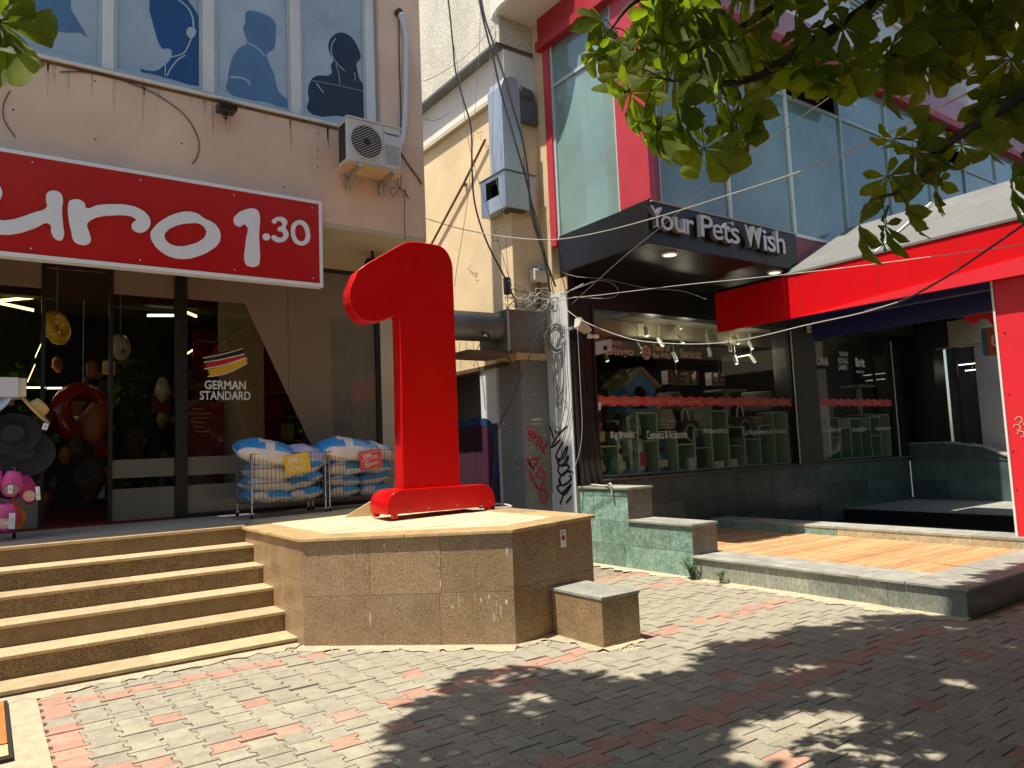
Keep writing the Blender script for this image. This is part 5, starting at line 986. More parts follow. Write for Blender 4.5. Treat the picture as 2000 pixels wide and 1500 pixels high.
BGW = [(8.596,1.938),(8.514,1.737),(8.193,1.917),(8.389,1.807),(8.569,1.648),(8.505,1.857),(8.364,1.821),(8.62,1.619),(8.496,1.646),(8.371,1.732),(8.303,1.699),(8.484,1.495),(8.392,1.449),(8.216,1.623),(8.272,1.491),(8.443,1.404),(8.461,1.48),(8.422,1.359),(8.257,1.373),(8.202,1.49),(8.354,1.329),(8.397,1.374),(8.453,1.27),(8.339,1.211),(8.192,1.328),(8.282,1.358),(8.106,1.255),(8.289,1.255),(8.439,1.136),(8.35,1.063),(8.159,1.153),(8.2,1.211),(8.437,1.166),(8.396,1.077),(8.494,1.031),(8.337,0.931),(8.165,1.08),(8.383,0.944),(8.361,0.915),(8.441,0.787),(8.167,0.906),(8.299,0.814)]
i = 0
for k, l in enumerate(BG):
    w = BGW[i:i+len(l)]; i += len(l); G().ribbon(smoothpath([(6.848-.0004*k,y,z) for y, z in w], 6), .034, (-1,0,0), .0006).mk('graffiti_black', 'paint_black', pb)
for k, l in enumerate(([(6.532,2.41),(6.675,2.412)], [(6.521,2.033),(6.692,2.047)], [(6.498,1.973),(6.707,1.971)])): G().ribbon([(x,8.6,z) for x, z in l], [.008,.03,.012][k], (0,-1,0), .0006).mk('paint_scratch', 'paint_white', pb)
for k in range(46):
    x = random.uniform(6.42,6.8); z = random.uniform(.9,1.9); a = random.random()*3
    G().ribbon([(x,8.605,z),(x+.03*cos(a),8.605,z+.03*sin(a))], random.uniform(.004,.018), (0,-1,0), .0006).mk('paint_scratch', 'paint_white', pb) if k < 30 else None
for k in range(8): y, z = random.uniform(8.7,9.3), random.uniform(.6,2.0); G().ribbon([(6.3585,y,z),(6.3585,y+.05,z+random.uniform(-.05,.05))], .012, (-1,0,0), .0006).mk('paint_scratch', 'paint_white', pb)
# tarpaulin on the pillar face
g = G(); n = 14; vs = []
top = [(6.86+.13*i/(n-1)) for i in range(n)]; bot = [(6.83+.48*i/(n-1)) for i in range(n)]
for j in range(7):
    f = j/6
    for i in range(n): x = top[i]+(bot[i]-top[i])*f; vs.append((x, 8.0-.05*f+.022*sin(i*1.9+2*f)*(.3+f), 3.45-2.37*f))
g.add(vs, [(j*n+i,(j+1)*n+i,(j+1)*n+i+1,j*n+i+1) for j in range(6) for i in range(n-1)]); o = g.mk('tarpaulin', 'black_panel', smooth=True); md = o.modifiers.new('thick', 'SOLIDIFY'); md.thickness = .006; tag(o, 'black tarpaulin hanging in folds on the corner pillar', 'tarpaulin')
# ---- upper glazing box
XG, YB, ZB, ZT = 6.85, 6.33, 4.72, 7.66
bx('upper_wall', 'black_matt', (XG+.25,YB+.25,ZB), (40,8.36,ZT), pb)
bx('upper_slab', 'black_panel', (XG+.02,YB+.02,4.69), (40,8.36,ZB-.001), pb)
g = G(); g.box((XG,YB,ZB), (XG+.12,YB+.55,ZT)); g.mk('corner_column', 'red_frame', pb, bevel=.004)
bx('corner_column_side', 'maroon', (XG+.121,YB,ZB), (XG+.20,YB+.1,ZT), pb); bx('side_strip', 'red_frame', (XG-.01,8.22,4.60), (XG+.12,8.36,ZT+.2), pb)
bx('top_beam', 'red_beam', (XG-.10,YB-.10,ZT), (40,8.42,ZT+.14), pb, bevel=.005)
def gl(name, a, b, par=pb): return bx(name, 'teal_glass', a, b, par)
# -X face
w = bx('glazing_frame', 'frame_grey', (XG+.03,YB+.551,ZB), (XG+.09,YB+.60,ZT), pb); bx('glazing_frame', 'frame_grey', (XG+.02,8.17,ZB), (XG+.09,8.219,ZT), pb); bx('glazing_frame', 'frame_grey', (XG+.025,YB+.601,7.02), (XG+.09,8.169,7.07), pb); bx('glazing_frame', 'frame_white', (XG+.015,YB+.551,ZB-.05), (XG+.09,8.22,ZB-.001), pb)
gl('glass_pane', (XG+.05,YB+.601,ZB), (XG+.06,8.169,7.019)); gl('glass_pane', (XG+.05,YB+.601,7.071), (XG+.06,8.169,ZT)); bx('curtain', 'curtain', (XG+.12,7.3,ZB), (XG+.14,8.1,ZT), pb)
# -Y face
MX = [7.06]+[8.50+1.535*k for k in range(16)]
for k, x in enumerate(MX):
    bx('glazing_post', 'frame_white' if k < 3 else 'frame_grey', (x-.03,YB+.02,ZB-.04), (x+.03,YB+.10,ZT), pb, bevel=.004)
    if k < len(MX)-1:
        b = MX[k+1]; bx('glazing_rail', 'frame_grey', (x+.031,YB+.03,6.90), (b-.031,YB+.09,6.95), pb)
        gl('glass_pane', (x+.031,YB+.055,ZB), (b-.031,YB+.065,6.899))
        if k in (2,5):
            wv = G(); tilt = .30
            wv.prism([(x+.04,YB+.04,ZT-.05),(x+.04,YB-tilt,6.98),(x+.04,YB-tilt+.03,6.98),(x+.04,YB+.07,ZT-.05)], (.04,0,0)); wv.prism([(b-.08,YB+.04,ZT-.05),(b-.08,YB-tilt,6.98),(b-.08,YB-tilt+.03,6.98),(b-.08,YB+.07,ZT-.05)], (.04,0,0)); wv.prism([(x+.081,YB-tilt,6.98),(x+.081,YB-tilt,7.03),(x+.081,YB-tilt+.03,7.03),(x+.081,YB-tilt+.03,6.98)], (b-x-.162,0,0))
            sash = wv.mk('open_sash', 'frame_grey', pb); G().prism([(x+.082,YB+.052,ZT-.05),(x+.082,YB-tilt+.012,7.031),(x+.082,YB-tilt+.018,7.031),(x+.082,YB+.058,ZT-.05)], (b-x-.164,0,0)).mk('pane', 'teal_glass', sash)
        else: gl('glass_pane', (x+.031,YB+.055,6.951), (b-.031,YB+.065,ZT))
bx('base_rail', 'frame_white', (7.06,YB+.01,ZB-.05), (40,YB+.10,ZB-.002), pb)
bx('maroon_band', 'maroon', (9.86,YB+.03,4.05), (24,YB+.2,4.668), pb)
for k in range(14):
    a = 7.0+k*1.55; bx('fascia_panel', 'purple_panel', (a,YB-.06,ZT+.142), (a+1.545,YB+.3,ZT+.62), pb, bevel=.004)
bx('fascia_end', 'red_beam', (XG-.05,YB-.05,ZT+.142), (6.998,8.4,ZT+.62), pb)
# floors above: pale balconies and shutters
ap = thing('apartment_floors', 'pale balconies and louvred shutters above the teal glazing', 'building', (14,8,8.3))
bx('upper_facade', 'far_wall', (7.3,7.6,8.3), (40,8.4,14.5), ap)
for k in range(6):
    a = 10.0+k*3.6; bx('balcony', 'balcony_white', (a,6.55,8.55), (a+2.6,7.59,9.45), ap, bevel=.02); bx('balcony_cap', 'white_wall', (a-.03,6.50,9.451), (a+2.63,6.75,9.50), ap)
    for j in range(4): bx('shutter_leaf', 'shutter', (a+.1+j*.6,7.50,9.0), (a+.66+j*.6,7.55,11.0), ap)
    for j in range(16): bx('slat', 'frame_grey', (a+.1,7.46,9.1+j*.12), (a+2.4,7.499,9.15+j*.12), ap)
    bx('balcony', 'balcony_white', (a,6.4,11.4), (a+2.6,7.59,12.3), ap); bx('balcony', 'balcony_white', (a+2.61,7.2,8.5), (a+3.59,7.59,12.2), ap)
g = G(); g.lathe([(.02,8.18),(.90,8.18),(.93,8.21),(.93,8.62),(.02,8.62)], (7.05,8.38,0), (0,0,1), 40); g.mk('round_balcony', 'white_wall', ap, smooth=35)
# ---- canopy with its sign
CX0, CX1, CY0, CZ0, CZ1 = 6.73, 9.93, 6.29, 4.115, 4.665
bx('canopy', 'black_panel', (CX0,CY0,CZ0), (CX1,8.04,CZ1), pb, bevel=.008)
bx('canopy_seam', 'dark_tile', (CX0-.0015,7.18,CZ0+.01), (CX0-.0002,7.186,CZ1-.01), pb)
for k in range(1,4): bx('canopy_seam', 'dark_tile', (CX0+k*.8,CY0-.0015,CZ0+.01), (CX0+k*.8+.006,CY0-.0002,CZ1-.01), pb)
bx('canopy_capping', 'cable_white', (CX0+.08,CY0-.02,CZ1+.001), (CX1,CY0+.02,CZ1+.018), pb)
for k, (x, z) in enumerate([(7.362,6.522),(9.631,6.499)]):
    d = G().lathe([(.115,0),(.11,-.02),(.09,-.022)], (x,z,CZ0-.001), (0,0,1), 20).mk('downlight', 'frame_white', pb); G().lathe([(.085,-.024),(.02,-.026)], (x,z,CZ0-.0015), (0,0,1), 20).mk('lens', 'spot_lit', d)
ps = thing('pet_shop_sign', "raised white letters reading Your Pet's Wish on the black canopy", 'sign', (8,6.2,4.2))
LQ = [('Y',822,905,300,160),('o',890,975,328,225),('u',990,1062,342,238),('r',1068,1122,354,250),('P',1170,1255,373,225),('e',1252,1322,393,285),('t',1325,1378,408,268),("'",1378,1394,292,266),('s',1380,1440,420,312),('W',1480,1600,448,300),('i',1606,1630,462,322),('s',1636,1692,474,365),('h',1698,1757,486,335)]
LW = [(6.696,4.292),(6.913,4.324),(6.804,4.308),(6.826,4.57),(6.869,4.265),(7.095,4.298),(6.981,4.281),(6.998,4.476),(7.133,4.277),(7.331,4.305),(7.231,4.291),(7.249,4.49),(7.345,4.284),(7.497,4.305),(7.421,4.294),(7.44,4.496),(7.631,4.287),(7.88,4.321),(7.755,4.304),(7.784,4.598),(7.867,4.28),(8.077,4.309),(7.972,4.294),(7.994,4.511),(8.083,4.28),(8.246,4.301),(8.164,4.29),(8.194,4.575),(8.271,4.538),(8.322,4.545),(8.296,4.542),(8.302,4.595),(8.25,4.278),(8.438,4.302),(8.344,4.29),(8.367,4.512),(8.56,4.261),(8.955,4.312),(8.755,4.286),(8.79,4.598),(8.971,4.285),(9.053,4.295),(9.012,4.29),(9.047,4.589),(9.07,4.272),(9.263,4.296),(9.166,4.284),(9.194,4.519),(9.281,4.273),(9.489,4.299),(9.384,4.286),(9.425,4.615)]
for k, q in enumerate(LQ):
    (xa,_),(xb,_),(_,zb),(_,zt) = LW[4*k:4*k+4]
    g = put(text_mesh(q[0], .032, .008), (xa,CY0-.062,zb), (1,0,.05*sin(k*1.7)), (0,0,1), 1, xb-xa, zt-zb)
    o = g.mk('letter', ['letter_white','letter_side'], ps)
    for p in o.data.polygons: p.material_index = 0 if abs(p.normal.y) > .7 else 1
    for u in (.3,.7): G().cyl((xa+(xb-xa)*u,CY0-.01,(zb+zt)/2), (xa+(xb-xa)*u,CY0-.03,(zb+zt)/2), .006, n=6).mk('spacer', 'letter_side', ps)
# ================================================================ TERRACE, PARAPET, LANDING
te = thing('terrace', 'raised terrace of brown wooden planks with a wide grey stone rim', 'terrace', (8.5,5,0))
bx('core', 'joint', (6.92,3.05,-.05), (9.52,8.0,.225), te); bx('core', 'joint', (9.521,3.05,-.05), (11.5,3.5,.225), te)
clad((6.885,6.02), (6.885,3.02), lambda x: .232, [(0,1,[0,.26,.5,.77,1])], 'marble_weathered', te); clad((6.885,3.02), (11.5,3.02), lambda x: .232, [(0,1,[0,.2,.4,.6,.8,1])], 'marble_dark', te)
for a, b in zip((6.03,5.0,3.98), (5.0,3.98,3.53)): bx('rim_slab', 'rim_stone', (6.855,b+.002,.233), (7.42,a-.002,.262), te, bevel=.005)
for a, b in zip((6.855,7.9,8.95,10.0), (7.9,8.95,10.0,11.5)): bx('rim_slab', 'rim_stone', (a+.002,2.99,.233), (b-.002,3.528,.262), te, bevel=.005)
y = 3.532
while y < 7.95:
    for a, b in ((7.424,9.505),): bx('deck_plank', 'deck_wood', (a,y,.226), (b,y+.138,.252+random.random()*.002), te, bevel=.004)
    y += .144
cu_ = thing('stone_curb', 'long low stone curb along the back edge of the wooden terrace', 'curb', (9.7,5.6,.2))
bx('core', 'mortar', (9.525,3.3,.0), (9.93,7.9,.34), cu_)
ys = [3.28,4.05,4.9,5.75,6.5,7.92]
for a, b in zip(ys, ys[1:]): bx('cap_slab', 'rim_stone', (9.50,a+.002,.345), (9.95,b-.002,.382), cu_, bevel=.006); bx('riser_panel', 'rim_tan' if b < 6.0 else 'marble', (9.508,a+.002,.228), (9.524,b-.002,.344), cu_)
pw = thing('parapet_wall', 'stepped green marble parapet between the sidewalk and the terrace', 'parapet', (7.1,7,0))
bx('core', 'mortar', (6.905,7.09,-.05), (7.31,8.02,1.01), pw); bx('core', 'mortar', (6.905,6.04,-.05), (7.31,7.089,.59), pw)
clad((6.882,8.03), (6.882,6.02), lambda x: .298, [(0,1,[0,.14,.43,.7,1])], 'marble', pw); clad((6.882,8.03), (6.882,6.02), lambda x: .60, [(.5,1,[0,.2,.47,.83,1])], 'marble', pw)
clad((6.882,8.03), (6.882,7.08), lambda x: 1.018, [(.592,.91,[0,.5,1]),(.912,1,[0,.5,1])], 'marble', pw)
clad((6.882,7.075), (7.33,7.075), lambda x: 1.018, [(.62,1,[0,1])], 'marble_grey', pw); clad((6.882,6.018), (7.33,6.018), lambda x: .60, [(.42,1,[0,1])], 'marble_grey', pw)
bx('cap_slab', 'rim_stone', (6.862,7.05,1.02), (7.34,8.04,1.05), pw, bevel=.005); bx('cap_slab', 'rim_stone', (6.855,5.995,.602), (7.34,7.074,.634), pw, bevel=.005)
tag(G().tube(smoothpath([(7.05,7.98,1.06),(6.93,7.75,1.07),(6.87,7.45,1.065),(6.85,7.36,1.10),(6.84,7.33,1.06),(6.845,7.32,.93)]), .016, 7).mk('grey_cable', 'cable_white', smooth=True), 'pale cable lying across the top of the tall parapet block', 'cable')
la = struct(bx('landing', 'rim_stone', (13.62,2.5,-.05), (16.29,8.04,.205)))
bx('landing_riser', 'black_panel', (13.60,2.5,-.05), (13.619,8.04,.205), la)
struct(bx('entrance_path', 'dark_tile', (9.96,3.6,-.09), (13.59,8.02,-.005)))
rw = thing('ramp_wall', 'teal green stone wall with a sloping top beside the entrance landing', 'wall', (16.4,6.5,.2))
bx('core', 'marble_teal', (16.33,3.0,.0), (16.6,8.04,1.0), rw)
for (a, b) in ((8.03,7.3),(7.3,6.6),(6.6,5.9),(5.9,5.0),(5.0,4.0)):
    def zt_(y): return 1.375 if y > 6.82 else max(.75, 1.375-(6.82-y)*.46)
    for z0, z1 in ((.206,.60),(.603,1.0)): 
        za, zb = min(z1, zt_(a)), min(z1, zt_(b)); G().prism([(16.30,a-.002,z0),(16.30,b+.002,z0),(16.30,b+.002,zb),(16.30,a-.002,za)], (.028,0,0)).mk('cladding_panel', 'marble_teal', rw)
    if zt_(a) > 1.01: G().prism([(16.30,a-.002,1.003),(16.30,b+.002,1.003),(16.30,b+.002,max(1.004,zt_(b))),(16.30,a-.002,zt_(a))], (.028,0,0)).mk('cladding_panel', 'marble_teal', rw)
    G().prism([(16.28,a,zt_(a)+.002),(16.28,b,zt_(b)+.002),(16.28,b,zt_(b)+.03),(16.28,a,zt_(a)+.03)], (.34,0,0)).mk('cap_slab', 'rim_stone', rw)
bx('core', 'marble_teal', (16.33,6.82,1.001), (16.6,8.04,1.37), rw)
# entrance glazing beyond
bx('entrance_wall', 'black_panel', (16.7,7.55,1.0), (17.2,8.5,4.3), pb); bx('entrance_wall', 'soffit', (16.7,3.0,3.42), (17.3,7.2,3.95), pb); bx('entrance_wall', 'far_wall', (16.75,5.2,.2), (17.2,6.75,3.419), pb); bx('entrance_back', 'int_dark', (19.5,-3,.2), (19.7,8.5,6.2), pb); bx('entrance_wall', 'black_panel', (16.7,7.21,3.42), (17.2,7.549,4.3), pb); bx('entrance_wall', 'int_dark', (13.0,7.9,3.75), (19.4,8.04,4.05), pb); bx('entrance_floor', 'dark_tile', (16.61,3,.1), (19.5,8.5,.22), pb)
bx('door_glass', 'pet_glass', (16.9,6.76,.25), (16.91,7.16,3.4), pb); bx('door_glass', 'pet_glass', (16.9,7.2,.25), (16.91,7.54,3.4), pb); bx('door_post', 'black_metal', (16.86,7.16,.22), (16.93,7.2,3.4), pb); bx('door_post', 'black_metal', (16.86,6.751,.22), (16.93,6.76,3.4), pb); bx('door_rail', 'frame_grey', (16.85,6.76,3.401), (16.95,7.54,3.419), pb)
for k in range(4): bx('ceiling_strip', 'led_white', (18.0+.3*k,6.2,3.1-.12*k), (18.02+.3*k,7.6,3.12-.12*k), pb) if k < 2 else bx('rear_shelf', 'int_brown', (18.8,6.2,.4+.7*k-1.2), (19.2,7.8,.5+.7*k-1.2), pb)
# ================================================================ RED PORTAL
po_ = thing('entrance_portal', 'red entrance portal with wide awning fascia and red post', 'portal', (9.7,3.5,.38))
PX0 = 9.50
bx('fascia', 'fascia_red', (PX0,-2,3.34), (PX0+.05,7.53,3.965), po_)
for y in (5.9,4.88,3.9,2.9): bx('inner_rib', 'maroon', (PX0+.055,y-.02,3.4), (PX0+.095,y+.02,3.95), po_)
for y in (6.03,4.88,3.9,2.9,1.9): bx('seam_groove', 'groove', (PX0-.0012,y-.004,3.345), (PX0-.0002,y+.004,3.96), po_)
rnd = random.Random(3)
for k in range(16): y = rnd.uniform(3.0,7.4); h = rnd.uniform(.05,.3); G().prism([(PX0-.0004,y-.006,3.962),(PX0-.0004,y+.008,3.962),(PX0-.0004,y,3.962-h)], (-.0006,0,0)).mk('drip_mark', 'groove', po_)
# sloping sheet roof; its edge oversails the fascia
ra = [(9.24,6.35,3.975),(9.40,-2,3.975),(11.9,-2,5.25),(11.9,6.30,5.25)]
G().prism([(9.485,6.25,3.972),(9.485,-2,3.972),(11.8,-2,5.18),(11.3,6.2,4.92)], (0,0,.03)).mk('roof_sheet', 'roof_sheet', po_)
for y0, y1 in ((4.9,4.9),(3.2,3.2),(1.5,1.5)): G().prism([(9.49,y0,4.007),(9.49,y0-.03,4.007),(11.2,y1-.03,4.955),(11.2,y1,4.955)], (0,0,.008)).mk('roof_seam', 'balcony_white', po_)
bx('gutter_edge', 'rust', (9.485,-2,3.966), (9.56,6.1,3.9715), po_)
G().prism([(9.475,6.02,3.335),(9.475,-2,3.335),(9.475,-2,3.66),(9.475,3.2,3.535)], (.0245,0,0)).mk('bounce_band', 'post_red', po_)  # pinker wedge puts light bounced onto the lower fascia into colour
bx('portal_post', 'post_red', (9.62,.5,.383), (9.80,3.60,3.35), po_); bx('post_trim', 'frame_white', (9.60,3.601,.383), (9.80,3.625,3.35), po_)
bx('navy_beam', 'navy', (10.38,-2,3.11), (10.45,6.43,3.39), po_); bx('navy_soffit', 'navy', (9.7,-2,3.391), (10.45,6.43,3.42), po_); bx('beam_line', 'galv', (10.375,-2,3.375), (10.379,6.43,3.385), po_)
bx('portal_ceiling', 'int_dark', (11.2,-2,3.80), (13.5,6.2,3.85), po_)
g = G(); y = -.0
for k, (y, z) in enumerate([(3.479,1.707),(3.507,1.621),(3.473,1.543),(3.403,1.644)]): g.ribbon(smoothpath([(9.617,y+.035*cos(a*.8),z+.035*sin(a*.8)) for a in range(7)]), .012, (-1,0,0), .001+.0004*k)
g.mk('scroll_emblem', 'text_pink', po_)
for k, (y, z) in enumerate([(3.591,2.731),(3.608,2.012),(3.63,1.36),(3.628,0.92)]): G().lathe([(.012,0),(.008,.008)], (9.619,y-.06,z), (-1,0,0), 8).mk('screw_head', 'red_beam', po_)
sc = [(4.94,3.38),(4.912,3.297),(4.861,3.226),(4.779,3.196),(4.706,3.231),(4.635,3.249),(4.573,3.178),(4.512,3.107),(4.493,3.316)]
plane_shape([sc], 'x', 12.0, .03, -1, True).mk('scalloped_valance', 'post_red', po_, fix=True)
hq = [(4.71,3.108),(4.533,3.095),(4.542,2.703),(4.711,2.717),(4.635,3.104)]
t = thing('hanging_sign', 'orange sign with a blue side hanging beyond the red post', 'sign', (12,hq[1][0],hq[2][1])); bx('front_face', 'sign_orange', (11.98,hq[1][0]-.6,hq[2][1]), (12.1,hq[4][0],hq[0][1]), t); bx('side_face', 'sign_teal', (11.99,hq[4][0]+.001,hq[2][1]), (12.1,hq[0][0],hq[0][1]), t)
G().cyl((12.05,hq[1][0]-.1,hq[0][1]), (12.05,hq[1][0]-.1,3.8), .01, n=6).mk('hanger', 'galv', t); G().ribbon(smoothpath([(11.978,hq[1][0]+.02,hq[2][1]+.28),(11.978,hq[1][0]+.03,hq[2][1]+.15),(11.978,hq[1][0]-.06,hq[2][1]+.13),(11.978,hq[1][0]-.09,hq[2][1]+.28)]), .03, (-1,0,0), .001).mk('letter', 'text_white', t)
# ================================================================ DUCTS AND BOXES IN THE ALLEY
vd = thing('vent_duct', 'upright galvanised vent duct with a square outlet box on the beige wall', 'duct', (6.4,8.7,5.15))
g = G(); g.prism([(6.12,8.47,5.69),(6.46,8.47,5.69),(6.46,8.47,7.0)]+[(6.46-.09+.09*cos(a),8.47,7.02+.16*sin(a)) for a in (.3,.8,1.3)]+[(6.30,8.47,7.18),(6.18,8.47,7.12),(6.12,8.47,6.98)], (0,.36,0)); g.mk('shaft', 'galv', vd, bevel=.006)
g = G(); z0, z1 = 5.14, 5.69
g.box((6.11,8.46,z0), (6.67,9.10,z0+.012)); g.box((6.11,8.46,z0+.013), (6.67,8.475,z1)); g.box((6.11,8.476,z0+.013), (6.125,8.62,z1)); g.box((6.11,8.96,z0+.013), (6.125,9.10,z1)); g.box((6.11,8.621,z0+.013), (6.125,8.959,z0+.22)); g.box((6.11,8.621,z1-.06), (6.125,8.959,z1)); g.box((6.126,9.09,z0+.013), (6.67,9.10,z1)); g.box((6.126,8.476,z1-.012), (6.67,9.089,z1)); g.box((6.655,8.476,z0+.013), (6.67,9.089,z1-.013)); g.mk('outlet_box', 'galv', vd)
bx('dark_opening', 'black_matt', (6.30,8.5,z0+.03), (6.32,9.08,z1-.02), vd); bx('box_flange', 'galv_dull', (6.09,8.44,z1+.001), (6.69,9.12,z1+.012), vd); bx('strap', 'rust', (6.2,8.5,z0-.02), (6.5,8.7,z0-.001), vd)
G().lathe([(.14,0),(.15,.04),(.15,.3),(.12,.34)], (6.46,8.66,7.03), (1,0,-.1), 16).mk('elbow', 'galv_dull', vd, smooth=40)
bx('wall_stub', 'galv_dull', (6.461,8.52,6.55), (6.84,8.82,6.92), vd, bevel=.02)
hd = thing('vent_duct', 'dull grey horizontal duct and square box over the graffiti pillar', 'duct', (6.1,8.7,3))
g = G(); g.box((6.05,8.45,3.02), (6.70,9.2,3.62)); g.mk('box_section', 'galv_dull', hd, bevel=.006); bx('edge_angle', 'galv', (6.035,8.435,3.0), (6.07,8.449,3.64), hd); bx('edge_angle', 'rust', (6.05,8.435,3.0), (6.70,8.449,3.03), hd)
G().lathe([(.21,0),(.21,1.1)], (4.95,8.68,3.36), (1,0,.02), 22).mk('round_section', 'galv_dull', hd, smooth=40); bx('lower_flange', 'rust', (5.4,8.5,2.93), (6.04,9.0,3.01), hd); G().tube([(6.08,8.6,3.0),(6.40,8.62,2.68)], .016, 5).mk('strut', 'rust', hd)
s = [(5.612,3.24),(5.733,3.247),(5.729,3.167),(5.608,3.161)]
G().prism([(x,8.462,z) for x, z in s], (0,-.003,0)).mk('sticker', 'black_matt', hd); G().ribbon([(s[0][0]+.02,8.457,s[2][1]+.03),(s[0][0]+.05,8.457,s[2][1]+.06),(s[0][0]+.08,8.457,s[2][1]+.03)], .022, (0,-1,0), .001).mk('sticker_print', 'tag_white', hd)
jb = thing('junction_box', 'cream junction box with a blue lid among the cable tangle', 'junction box', (6.70,8.5,4.1)); bx('box', 'box_cream', (6.57,8.44,4.08), (6.84,8.58,4.27), jb, bevel=.02); G().prism([(6.64,8.42,4.272),(6.82,8.44,4.272),(6.80,8.56,4.33),(6.66,8.56,4.33)], (0,.0,.012)).mk('lid', 'blue_cap', jb); G().cyl((6.70,8.52,4.08), (6.70,8.54,3.66), .035, n=8).mk('stub_post', 'rust', jb)
q = [(6.147,3.991)][0]
t = thing('socket_box', 'small black socket box at the edge of the beige wall', 'box', (q[0],8.55,q[1]-.1)); bx('housing', 'black_metal', (q[0]-.05,8.52,q[1]-.14), (q[0]+.05,8.60,q[1]+.12), t, bevel=.02); G().cyl((q[0],8.56,q[1]-.14), (q[0]-.01,8.56,q[1]-.35), .008, n=5).mk('lead', 'cable_white', t)
# diagonal pipe on the beige wall
pp = [(6.24,y,z) for y, z in [(9.107,6.422),(9.789,5.924),(10.898,5.206)]]
t = thing('diagonal_pipe', 'thin dark pipe slanting down the sunlit beige wall', 'pipe', pp[1]); G().tube(pp, .02, 6).mk('pipe', 'rust', t); G().box((6.25,pp[1][1]-.03,pp[1][2]-.02), (6.299,pp[1][1]+.03,pp[1][2]+.02)).mk('clip', 'galv_dull', t)
# security camera, lamp, sensor
q = [(6.786,3.287),(6.954,3.224)]
t = thing('wall_camera', 'small pale camera under the canopy at the end of the black pillar', 'camera', (q[0][0]+.1,7.7,q[0][1])); G().prism([(q[0][0],7.7,q[0][1]+.14),(q[0][0]-.03,7.7,q[0][1]),(q[0][0]+.16,7.7,q[0][1]-.08),(q[0][0]+.2,7.7,q[0][1]-.03)], (0,.14,0)).mk('housing', 'box_cream', t, bevel=.01); bx('arm', 'grey_soft', (q[0][0]+.02,7.84,q[0][1]), (q[0][0]+.06,8.03,q[0][1]+.04), t)
q = [(7.114,3.212),(7.294,3.215)]
t = thing('wall_lamp', 'tiny white double spotlight beside the big window', 'lamp', (q[0][0]+.05,7.95,q[0][1])); G().lathe([(.02,0),(.035,.03),(.03,.08)], (q[0][0]+.09,7.95,q[0][1]), (-1,-.2,0), 10).mk('head', 'tag_white', t, smooth=40); G().lathe([(.02,0),(.035,.03),(.03,.08)], (q[0][0]+.11,7.95,q[0][1]), (1,-.2,0), 10).mk('head', 'tag_white', t, smooth=40); bx('base', 'tag_white', (q[0][0]+.07,7.97,q[0][1]-.02), (q[0][0]+.13,8.049,q[0][1]+.02), t)
q = [(12.79,3.69)][0]
t = thing('wall_sensor', 'small white sensor on the black pillar between the pet windows', 'sensor', (q[0],7.98,q[1])); bx('body', 'tag_white', (q[0]-.04,7.95,q[1]-.09), (q[0]+.04,8.018,q[1]+.09), t, bevel=.015); bx('lens', 'grey_soft', (q[0]-.02,7.945,q[1]-.05), (q[0]+.02,7.949,q[1]-.01), t)
